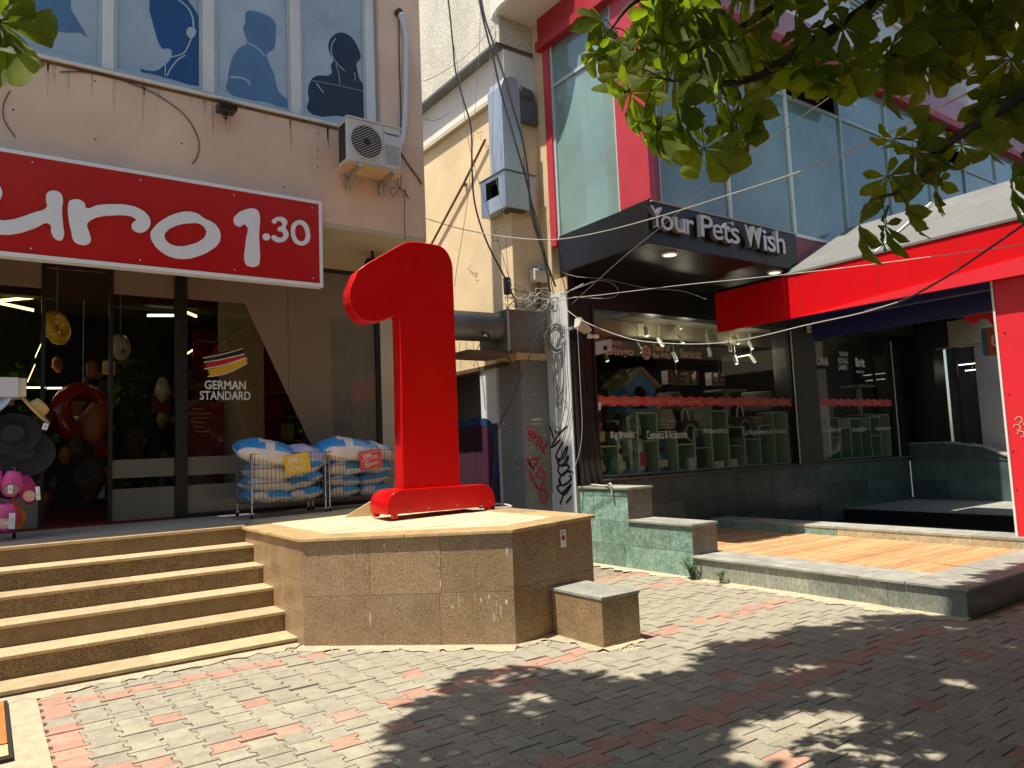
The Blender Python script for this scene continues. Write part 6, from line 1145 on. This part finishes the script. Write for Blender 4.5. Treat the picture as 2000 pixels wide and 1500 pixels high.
# ================================================================ CABLES
CB = [
 ('thick white cable sagging from the facade corner to the street tree', 0.0064, 'cable_white', [(4.973,8.791,4.874),(5.273,8.379,4.658),(5.56,7.703,4.404),(5.721,6.948,4.193),(5.742,6.131,4.068),(5.755,5.265,3.997),(5.613,4.349,3.897),(5.438,3.375,3.793),(5.081,2.583,3.672),(4.613,1.93,3.535),(4.238,1.514,3.415),(3.931,1.164,3.348)]),
 ('white cable running from the tangle in front of the red awning', 0.0045, 'cable_white', [(6.543,7.955,3.664),(6.58,7.662,3.669),(6.709,7.28,3.641),(6.864,6.711,3.604),(7.0,5.97,3.543),(7.088,4.871,3.415),(7.088,3.709,3.279),(6.874,2.143,3.085)]),
 ('white cable drooping in front of the big pet window', 0.0058, 'cable_white', [(6.549,7.82,3.58),(6.617,7.564,3.367),(6.767,7.227,3.159),(6.911,6.807,2.973),(7.073,6.342,2.867),(7.164,5.772,2.79),(7.21,5.217,2.779),(7.185,4.541,2.811),(7.116,3.869,2.822),(7.016,3.409,2.85)]),
 ('dark cable slanting up across the red awning at the right', .010, 'cable_dark', [(7.139,3.827,2.842),(7.016,3.409,2.85),(6.717,2.858,2.935),(6.472,2.394,3.055),(6.125,1.855,3.187)]),
 ('thin dark cable rising from the tangle past the canopy corner', 0.0048, 'cable_grey', [(6.577,7.665,3.575),(6.539,7.029,3.795),(6.553,6.457,4.02),(6.507,5.924,4.158),(6.263,4.978,4.303),(5.868,3.816,4.384),(5.492,3.088,4.327)]),
 ('grey cable looping out under the canopy', 0.0072, 'cable_grey', [(6.538,7.829,3.749),(6.666,7.588,3.806),(6.878,7.396,3.888),(7.029,7.253,3.815),(7.053,7.229,3.676),(6.92,7.357,3.632),(6.673,7.714,3.702)]),
 ('short grey cable pointing up right from the tangle', 0.0070, 'cable_white', [(6.452,7.9,3.645),(6.589,7.72,3.768),(6.721,7.539,3.859)]),
 ('thin cable along the canopy underside', 0.0048, 'cable_grey', [(6.668,7.85,4.06),(6.737,7.658,3.981),(6.93,7.347,3.904),(7.247,6.891,3.718),(7.487,6.478,3.615),(7.614,6.169,3.449)]),
 ('left of the two dark cables dropping down in front of the stucco', .013, 'cable_dark', [(5.241,8.517,8.503),(5.281,8.492,7.962),(5.309,8.474,7.425),(5.333,8.459,6.969),(5.407,8.412,6.575),(5.49,8.358,6.138),(5.484,8.362,5.543),(5.504,8.349,5.027),(5.618,8.273,4.511),(5.834,8.183,4.008),(5.963,8.152,3.71)]),
 ('thin cable beside the left dark cable', 0.0048, 'cable_grey', [(5.266,8.501,8.504),(5.301,8.479,7.578),(5.349,8.449,7.12),(5.401,8.416,6.59),(5.44,8.391,6.064),(5.52,8.339,5.542),(5.634,8.262,5.022),(5.762,8.173,4.432),(5.916,8.124,3.859)]),
 ('left strand of the thick dark cable pair over the vent duct', .015, 'cable_dark', [(5.562,8.19,8.276),(5.607,8.159,7.815),(5.667,8.118,7.432),(5.731,8.072,7.052),(5.784,8.035,6.674),(5.853,7.985,6.297),(5.95,7.913,5.773),(6.076,7.88,5.272),(6.173,7.867,4.772),(6.281,7.846,4.271),(6.366,7.841,3.772)]),
 ('right strand of the thick dark cable pair over the vent duct', .015, 'cable_dark', [(5.558,8.132,8.242),(5.612,8.095,7.706),(5.695,8.037,7.325),(5.811,7.953,6.794),(5.894,7.892,6.343),(6.02,7.859,5.842),(6.09,7.869,5.344),(6.136,7.896,4.848),(6.272,7.852,4.344),(6.424,7.794,3.84)]),
 ('thin cable hanging straight down in front of the beige wall', 0.0040, 'cable_grey', [(5.709,8.332,7.941),(5.677,8.353,7.323),(5.622,8.391,6.712),(5.573,8.423,6.107),(5.463,8.495,5.064),(5.321,8.584,4.187),(5.283,8.608,3.898)]),
 ('thin cable hanging left of the vent duct', 0.0040, 'cable_grey', [(5.832,8.124,7.87),(5.795,8.15,7.106),(5.74,8.188,6.128),(5.739,8.189,5.533),(5.834,8.122,4.866),(5.844,8.115,4.283),(5.86,8.103,3.741)]),
 ('thin cable crossing the white wall band in a sag', 0.0040, 'cable_grey', [(5.116,9.055,6.465),(5.269,8.966,6.442),(5.465,8.849,6.573),(5.726,8.682,6.865),(5.911,8.557,7.174),(6.009,8.366,7.742)]),
 ('thin cable crossing the stucco in a sag', 0.0040, 'cable_grey', [(5.18,9.133,7.078),(5.419,8.877,7.2),(5.69,8.586,7.439),(5.923,8.304,7.762)]),
 ('thin cable on the right edge of the beige pillar', .006, 'cable_dark', [(6.065,7.951,5.737),(6.115,7.912,5.216),(6.24,7.878,4.712),(6.351,7.853,4.136),(6.435,7.849,3.743)]),
 ('dark cable falling from the tangle across the grey pillar', .010, 'cable_dark', [(6.301,7.765,3.536),(6.157,7.88,3.189),(6.051,8.024,2.814),(5.922,8.244,2.301),(5.831,8.491,1.89),(5.838,8.607,1.464),(5.844,8.723,1.033)]),
 ('white cord hanging down the black tarpaulin', 0.0038, 'cable_white', [(6.7,7.691,3.264),(6.7,7.691,2.832),(6.7,7.691,2.404),(6.695,7.695,1.838),(6.645,7.739,1.489),(6.561,7.81,1.249)]),
 ('thin cable down the left of the grey pillar', .006, 'cable_dark', [(5.968,8.148,3.688),(5.976,8.755,3.389),(5.996,9.222,3.076),(6.061,9.179,2.685),(6.085,9.164,2.223)]),
]
for lab, r, m, pts in CB: wire_thing('cable', lab, pts, r, m, 'cable')
rnd = random.Random(5); g = G(); g2 = G()
for k in range(46):
    P = []; x, y, z = rnd.uniform(6.15,6.85), rnd.uniform(8.25,8.5), rnd.uniform(3.66,3.85); d = rnd.uniform(-.4,.4)
    for j in range(6): P.append((x, y, z)); x += rnd.uniform(-.05,.16)*(1 if d > 0 else -1); y += rnd.uniform(-.05,.05); z += rnd.uniform(-.08,.09); x = min(7.0, max(6.0, x)); z = max(3.62, min(4.0, z))
    (g if k % 3 else g2).tube(smoothpath(P, 4), rnd.uniform(.003,.006), 5)
t = thing('cable_tangle', 'messy tangle of pale cables on top of the square duct box', 'cables', (6.5,8.4,3.65)); g.mk('pale_cables', 'cable_white', t, smooth=True); g2.mk('dark_cables', 'cable_dark', t, smooth=True)
g = G()
for k in range(11):
    c = Vector((6.78+rnd.uniform(-.02,.02), 8.30+rnd.uniform(-.05,.05), 3.20+rnd.uniform(-.03,.03))); rx = rnd.uniform(.10,.15); rz = rnd.uniform(.15,.21)
    g.tube([tuple(c+Vector((rx*cos(a)*.6, -rx*cos(a)*.8+.03*sin(a*2+k), rz*sin(a)))) for a in [q*pi/9 for q in range(19)]], .007, 5)
t = thing('cable_coil', 'round coil of grey cable hung on the white corner pillar', 'cables', (6.78,8.3,3.0)); g.mk('coil', 'cable_grey', t, smooth=True)
for k, dz in enumerate((.0,.12,.22,.30)): G().tube(smoothpath([(6.82,8.42,3.1),(6.80,8.40,2.75-dz*.5),(6.80,8.34,2.5-dz),(6.80,8.24,2.7-dz*.5),(6.82,8.22,3.1)]), .009, 5).mk('loop', 'cable_grey', t, smooth=True)
wire_thing('cable', 'long thin cable loop on the sunlit corner pillar', [(6.82,8.1,3.4),(6.80,8.13,2.9),(6.80,8.12,2.4),(6.80,8.25,2.0),(6.80,8.4,1.8),(6.80,8.5,2.0)], .008, 'cable_grey'); wire_thing('cable', 'thin cable falling across the foot of the corner pillar', [(6.83,8.04,2.2),(6.82,8.15,1.9),(6.82,8.3,1.6),(6.83,8.36,1.35)], .006, 'cable_grey')
# ================================================================ WEEDS
def weed(x, y, h, n, label, seed):
    rnd = random.Random(seed); t = thing('weed', label, 'weed', (x,y,0)); gs, gl_ = G(), G()
    for k in range(n):
        a = rnd.random()*6.28; rr = h*rnd.uniform(.15,.55); top = Vector((x+rr*cos(a)*.7-.02, y+rr*sin(a), h*rnd.uniform(.5,1))); b = Vector((x+rnd.uniform(-.02,.02), y+rnd.uniform(-.03,.03), 0)); P = smoothpath([b, b.lerp(top,.5)+Vector((0,0,.03)), top], 4); gs.tube(P, .0025, 4, .001)
        for p in P[2:]:
            for q in range(2):
                d = Vector((rnd.uniform(-1,1),rnd.uniform(-1,1),rnd.uniform(-.2,.6))).normalized()*rnd.uniform(.02,.045); s = d.cross(Vector((0,0,1))).normalized()*d.length*.22; gl_.add([p, p+d*.5+s, p+d, p+d*.5-s+Vector((0,0,.004))], [(0,1,2,3)])
    gs.mk('stems', 'weed', t); gl_.mk('leaves', 'weed', t)['kind'] = 'stuff'
weed(6.80, 5.98, .26, 26, 'larger green weed at the foot of the parapet corner', 3); weed(6.80, 5.58, .17, 9, 'smaller green weed at the foot of the terrace', 4)
# ================================================================ CHESTNUT TREES
def leafmesh(name, seed, L=.18, n=7, fine=True):
    rnd = random.Random(seed); g = G(); angs = [(-128,.50),(-84,.72),(-40,.93),(0,1.0),(40,.93),(84,.72),(128,.50)] if n == 7 else [(-100,.6),(-48,.9),(0,1),(48,.9),(100,.6)]
    S_ = [(.0,.015),(.12,.05),(.30,.19),(.48,.33),(.64,.44),(.78,.45),(.88,.33),(.95,.15),(1.0,.0)] if fine else [(.0,.02),(.55,.40),(.85,.38),(1.0,.0)]
    for a, f in angs:
        a = radians(a+rnd.uniform(-9,9)); l = L*f*rnd.uniform(.9,1.08); dr = rnd.uniform(.25,.6); d = Vector((sin(a),cos(a),0)); s = Vector((cos(a),-sin(a),0)); tw = rnd.uniform(-.25,.25); b = len(g.v); vs = []
        for i, (u, w) in enumerate(S_):
            z = -dr*l*u*u+.03*l; jag = (1.06 if i % 2 else .95) if fine else 1
            c = d*(l*u)+Vector((0,0,z)); hw = w*l*.5*jag; fold = hw*.28
            cor = (.022*l if i % 2 else -.012*l) if fine and 0 < i < 8 else 0
            vs += [c+s*hw+Vector((0,0,fold+tw*hw+cor)), c, c-s*hw+Vector((0,0,fold-tw*hw+cor))]
        m = len(S_); g.add(vs, [(3*i+k,3*i+k+1,3*i+k+4,3*i+k+3) for i in range(m-1) for k in range(2)])
    return g
LM = []
ct = thing('chestnut_tree', 'horse chestnut tree hanging its branches into the upper right', 'tree', (5.4,-1.0,0))
ct2 = thing('chestnut_tree', 'horse chestnut tree showing only a few leaves at the upper left', 'tree', (-3.6,1.2,0))
for k in range(6):
    o = leafmesh('leaf', k).mk('leaf', 'leaf', ct, smooth=True); LM.append(o.data)
    bpy.data.objects.remove(o)
    me = LM[-1]; me.transform(Matrix.Translation(Vector((5.4,-1.0,0))))
def leaf_at(p, L, rnd, par, down=None, face=None):
    o = bpy.data.objects.new('leaf', rnd.choice(LM)); COL.objects.link(o); o.parent = par
    d = Vector((rnd.uniform(-.8,.8), rnd.uniform(-.8,.8), -rnd.uniform(.15,.9))).normalized() if down is None else Vector(down).normalized()
    nrm = Vector((rnd.uniform(-.5,.5)+.25, rnd.uniform(-.3,.5)+.35, rnd.uniform(.5,1))); nrm = (nrm-d*nrm.dot(d)).normalized()
    x = d.cross(nrm).normalized(); s = L/.18
    M = Matrix((x*s, d*s, nrm*s)).transposed().to_4x4(); M.translation = Vector(p)-Vector(ORG[par.name]); o.matrix_local = M; return o
BR = {'A':[(4.205,1.603,4.522),(3.837,1.708,4.062),(3.515,1.691,3.719),(3.104,1.823,3.434),(2.877,1.904,3.271),(2.775,1.965,3.229),(2.617,2.092,3.226),(2.473,2.184,3.261)],
 'B':[(4.531,1.247,4.393),(4.182,1.367,4.016),(3.962,1.394,3.708),(3.848,1.415,3.576),(3.713,1.488,3.476),(3.581,1.545,3.408),(3.439,1.616,3.378)],
 'C':[(3.825,0.76,3.271),(3.533,0.916,3.065),(3.332,1.071,2.921),(3.234,1.202,2.834),(3.143,1.298,2.752),(3.117,1.359,2.674),(3.029,1.432,2.591),(2.949,1.481,2.565)],
 'D':[(3.464,1.793,4.467),(3.004,1.983,4.019),(2.667,2.189,3.781),(2.485,2.32,3.708),(2.369,2.368,3.56)],
 'E':[(3.941,1.72,4.516),(3.4,1.91,3.964),(3.1,2.02,3.705),(2.851,2.115,3.543),(2.693,2.235,3.503)],
 'F':[(4.793,1.017,4.122),(4.441,1.2,3.847),(4.199,1.313,3.664),(4.06,1.416,3.597)],
 'G':[(3.523,0.74,2.718),(3.331,0.897,2.616),(3.191,1.019,2.562),(3.126,1.056,2.552)]}
trunk = G().tube(smoothpath([(5.4,-1.0,-.08),(5.42,-1.0,.4),(5.38,-.98,1.6),(5.45,-1.02,2.8),(5.35,-.95,4.2),(5.3,-1.0,6.0),(5.5,-1.1,8.0)], 4), .26, 14, .07).mk('trunk', 'bark', ct, smooth=True)
limb = {'A':(5.36,-.96,3.7),'B':(5.36,-.96,4.1),'C':(5.4,-1.0,3.0),'D':(5.33,-.96,4.6),'E':(5.33,-.97,4.4),'F':(5.36,-.96,3.9),'G':(5.42,-1.0,2.9)}
for k, b in BR.items():
    P0 = Vector(limb[k]); P1 = Vector(b[0]); mid = P0.lerp(P1,.5)+Vector((0,0,.25)); pts = [P0, mid]+[Vector(p) for p in b]
    G().tube(smoothpath(pts, 5), .055 if k in 'ABD' else .04, 7, .005).mk('branch', 'bark', ct, smooth=True)
HUB = [(2.313,2.211,3.163),(2.3,2.153,3.006),(2.512,2.14,3.283),(2.45,2.058,3.09),(2.506,1.99,2.868),(2.662,1.95,2.973),(2.701,1.896,2.965),(2.674,2.1,3.426),(2.706,2.059,3.334),(3.022,1.956,3.578),(2.337,2.401,3.595),(2.281,2.385,3.421),(2.392,2.345,3.49),(2.475,2.331,3.5),(2.566,2.23,3.491),(2.912,1.941,3.392),(3.492,1.498,3.255),(3.609,1.478,3.389),(3.552,1.349,3.198),(3.304,1.155,2.941),(3.172,1.702,3.304),(3.35,1.572,3.357),(3.191,1.173,2.777),(3.107,1.381,2.872),(3.103,1.389,2.762),(3.071,1.459,2.832),(3.163,1.247,2.746),(3.963,1.391,3.575),(3.419,1.128,3.124),(2.914,1.548,2.469),(2.957,1.466,2.448),(2.99,1.396,2.505),(3.131,1.325,2.618),(3.008,1.474,2.662),(3.03,1.029,2.513),(2.516,2.057,3.031),(2.391,2.127,2.982),(2.68,2.01,3.147),(2.69,1.912,3.084),(2.983,1.831,3.343),(3.128,1.782,3.486),(3.121,1.794,3.291),(3.397,1.704,3.531),(3.173,1.902,3.666),(2.948,2.067,3.575),(2.547,2.252,3.646),(2.713,2.211,3.627),(2.331,2.265,3.288)]
HL = [78,78,62,66,72,56,66,84,60,72,56,50,54,54,58,62,48,48,52,58,72,80,48,52,52,50,46,48,62,62,48,48,48,50,66,64,60,60,60,70,70,60,72,70,70,60,64,60]
rl = random.Random(11); nl = 0
for p, L in zip(HUB, HL):
    hd_ = hypot(p[0], p[1]); leaf_at(p, L*hd_*1.4/1437, rl, ct, down=(rl.uniform(-.5,.5)-.1, rl.uniform(-.4,.3), -rl.uniform(.55,1))); nl += 1
    # leaf stalk up to the nearest twig
    q = min((Vector(v) for b in BR.values() for v in smoothpath(b, 4)), key=lambda v: (v-Vector(p)).length)
    G().tube(smoothpath([q, Vector(p).lerp(q,.5)+Vector((0,0,.03)), Vector(p)], 3), .0035, 5, .002).mk('stalk', 'bark', ct)
def vis(p):
    d = Vector(p)-Vector((0,0,1.6)); z = d.dot(Fv)
    if z < .2: return None
    return 1000+d.dot(Rv)/z*1437.6, 750-d.dot(Uv)/z*1437.6
for k, b in BR.items():
    P = smoothpath(b, 8)
    for j in range({'A':22,'B':18,'C':14,'D':14,'E':18,'F':14,'G':7}[k]):
        p = rl.choice(P)+Vector((rl.gauss(0,.17), rl.gauss(0,.17), rl.gauss(.02,.12)))
        v = vis(p)
        if v and ((v[1] > 150 and v[0] < 1700) or v[0] < 1200 or v[1] > 330 or (v[1] > 190 and v[0] < 1830)): continue
        leaf_at(p, rl.uniform(.16,.235), rl, ct); nl += 1
# the crown out of the picture: it throws the leaf shade on the pavement
SH = [(1.75,3.85),(2.2,4.25),(2.9,4.72),(3.35,4.4),(3.5,3.85),(3.95,3.6),(4.9,3.95),(5.9,3.55),(6.4,3.55),(7.1,3.02),(10.0,3.1),(10.5,-5.5),(1.0,-5.5),(1.25,2.6)]
g = G(); tmpl = [leafmesh('q', 50+k, .19, 5, False) for k in range(5)]; cnt = 0
bright = [(p[0]+.36*p[2], p[1]) for p in [HUB[i] for i in (10,11,12,13,14,45)]]
for k in range(110000):
    gx, gy = rl.uniform(1,10.5), rl.uniform(-5.5,4.8)
    if not inside(gx, gy, SH): continue
    if any(hypot(gx-a, gy-b) < .45 for a, b in bright): continue
    z = rl.uniform(4.3,8.2); x = gx-.36*z; y = gy
    if (x-3.2)**2/32+(y+.4)**2/30+(z-5.6)**2/9 > 1: continue
    v = vis((x,y,z))
    if v and -120 < v[0] < 2120 and v[1] > -130: continue
    fl_ = sin(gx*5.3+1+sin(gy*2.2))*sin(gy*6.1+sin(gx*1.7))+.45*sin(gx*11.3+gy*8.1)
    if fl_ > .60 and rl.random() < .985: continue
    t_ = rl.choice(tmpl); M = Matrix.Translation((x,y,z)) @ Matrix.Rotation(rl.random()*6.28,4,'Z') @ Matrix.Rotation(rl.gauss(0,.5),4,'X') @ Matrix.Scale(rl.uniform(.9,1.35),4)
    g.add([M @ Vector(q) for q in t_.v], t_.f); cnt += 1
    if cnt > 14000: break
g.mk('crown', 'leaf', ct, smooth=True, kind='stuff')
for k in range(9):
    a = k*.7; e = Vector((5.4+3.2*cos(a)-1.6, -.6+2.8*sin(a), 5.4+1.2*sin(k*2.1))); s = Vector((5.38,-.98,3.6+.35*k))
    v = vis(e)
    if v and -60 < v[0] < 2060 and v[1] > -80: e = e+Vector((0,-2.5,1.5))
    G().tube(smoothpath([s, s.lerp(e,.5)+Vector((0,0,.5)), e], 5), .06, 7, .012).mk('limb', 'bark', ct, smooth=True)
# the left tree
G().tube(smoothpath([(-3.6,1.2,-.08),(-3.6,1.2,1.5),(-3.5,1.25,3.0),(-3.55,1.2,4.5),(-3.6,1.2,7)], 4), .24, 14, .06).mk('trunk', 'bark', ct2, smooth=True)
LB = [(-0.574,3.25,3.472),(-0.268,3.088,3.308),(-0.07,2.999,3.235),(-0.004,2.95,3.166),(0.018,2.95,3.136)]
G().tube(smoothpath([(-3.52,1.24,3.3),(-1.9,2.4,3.9)]+LB, 5), .045, 7, .005).mk('branch', 'bark', ct2, smooth=True)
for (p, L, dn) in zip([(0.006,2.95,3.138),(-0.027,3.0,3.232),(-0.15,2.996,3.08),(-0.071,2.999,3.272),(0.001,3.05,3.33)], (.285,.24,.2,.2,.12), ((.55,-.1,-.8),(-.3,0,-1),(-.5,0,-.8),(-.2,.3,-.6),(.5,0,-.5))):
    o = bpy.data.objects.new('leaf', rl.choice(LM)); COL.objects.link(o); o.parent = ct2; d = Vector(dn).normalized(); nrm = Vector((.2,.75,.65)); nrm = (nrm-d*nrm.dot(d)).normalized(); x = d.cross(nrm); s = L/.18
    M = Matrix((x*s, d*s, nrm*s)).transposed().to_4x4(); M.translation = Vector(p)-Vector(ORG[ct2.name]); o.matrix_local = M
g = G()
for k in range(900):
    a = rl.random()*6.28; r = 2.2*rl.random()**.5; x, y, z = -4.6+r*cos(a), .6+r*sin(a), rl.uniform(4.2,7.5)
    if (x+4.6)**2/5+(y-.6)**2/5+(z-5.8)**2/3.5 > 1: continue
    t_ = rl.choice(tmpl); M = Matrix.Translation((x,y,z)) @ Matrix.Rotation(rl.random()*6.28,4,'Z') @ Matrix.Rotation(rl.gauss(0,.35),4,'X'); g.add([M @ Vector(q) for q in t_.v], t_.f)
g.mk('crown', 'leaf', ct2, smooth=True, kind='stuff')
shade_tree = thing('chestnut_tree', 'horse chestnut tree added out of view right of the terrace for shade', 'tree', (12.5,-1.4,0))  # added unseen tree; its crown blocks sky to darken the ground at right
G().tube([(12.5,-1.4,-.08),(12.55,-1.4,2.0),(12.5,-1.35,4.5),(12.5,-1.4,7)], .24, 12, .08).mk('trunk', 'bark', shade_tree, smooth=True); g = G()
for k in range(2600):
    a = rl.random()*6.28; r = 3.2*rl.random()**.5; x, y, z = 12.3+r*cos(a), -1.9+r*sin(a)*.8, rl.uniform(3.4,7.6)
    if (x-12.3)**2/10+(y+1.9)**2/8+(z-5.5)**2/5 > 1 or vis((x,y,z)) and -60 < vis((x,y,z))[0] < 2070 and vis((x,y,z))[1] > -60: continue
    t_ = rl.choice(tmpl); M = Matrix.Translation((x,y,z)) @ Matrix.Rotation(rl.random()*6.28,4,'Z') @ Matrix.Rotation(rl.gauss(0,.4),4,'X') @ Matrix.Scale(1.4,4); g.add([M @ Vector(q) for q in t_.v], t_.f)
g.mk('crown', 'leaf', shade_tree, smooth=True, kind='stuff')
# ================================================================ ACROSS THE STREET (seen in the glass)
for k, (x, y, s, lab) in enumerate(((-7,-9.5,1.0,'first street tree across the road'),(-1.5,-10.5,1.15,'second street tree across the road'),(4.5,-10,1.05,'third street tree across the road'),(10.5,-10.5,1.2,'fourth street tree across the road'),(17,-9.8,1.1,'fifth street tree across the road'),(24,-10.5,1.2,'sixth street tree across the road'))):
    t = thing('street_tree', lab, 'tree', (x,y,-.07), 'street trees across the road'); G().tube([(x,y,-.07),(x+.1,y,2.5),(x,y+.1,5)], .22, 10, .1).mk('trunk', 'bark', t); g = G()
    for j in range(1500):
        v = Vector((rl.gauss(0,1),rl.gauss(0,1),rl.gauss(0,1))).normalized()*(rl.random()**.4)*(1+.25*sin(j)); p = Vector((x,y,3.7*s))+Vector((v.x*2.9*s,v.y*2.4*s,v.z*3.0*s)); d = Vector((rl.uniform(-1,1),rl.uniform(-1,1),rl.uniform(-.6,.6))).normalized(); e = d.orthogonal().normalized(); q = rl.uniform(.18,.42)
        g.add([p+d*q, p+e*q*.7, p-d*q, p-e*q*.7], [(0,1,2,3)])
    g.mk('crown', 'leaf', t, kind='stuff')
ob = thing('apartment_block', 'long pale apartment block across the road', 'building', (8,-32,0)); bx('wall', 'far_wall', (-30,-40,-.1), (40,-30,11), ob)
for i in range(16):
    for j in range(3): bx('window', 'far_window', (-28+i*4.2,-30.0,1.5+j*3.3), (-26+i*4.2,-29.96,3.4+j*3.3), ob)
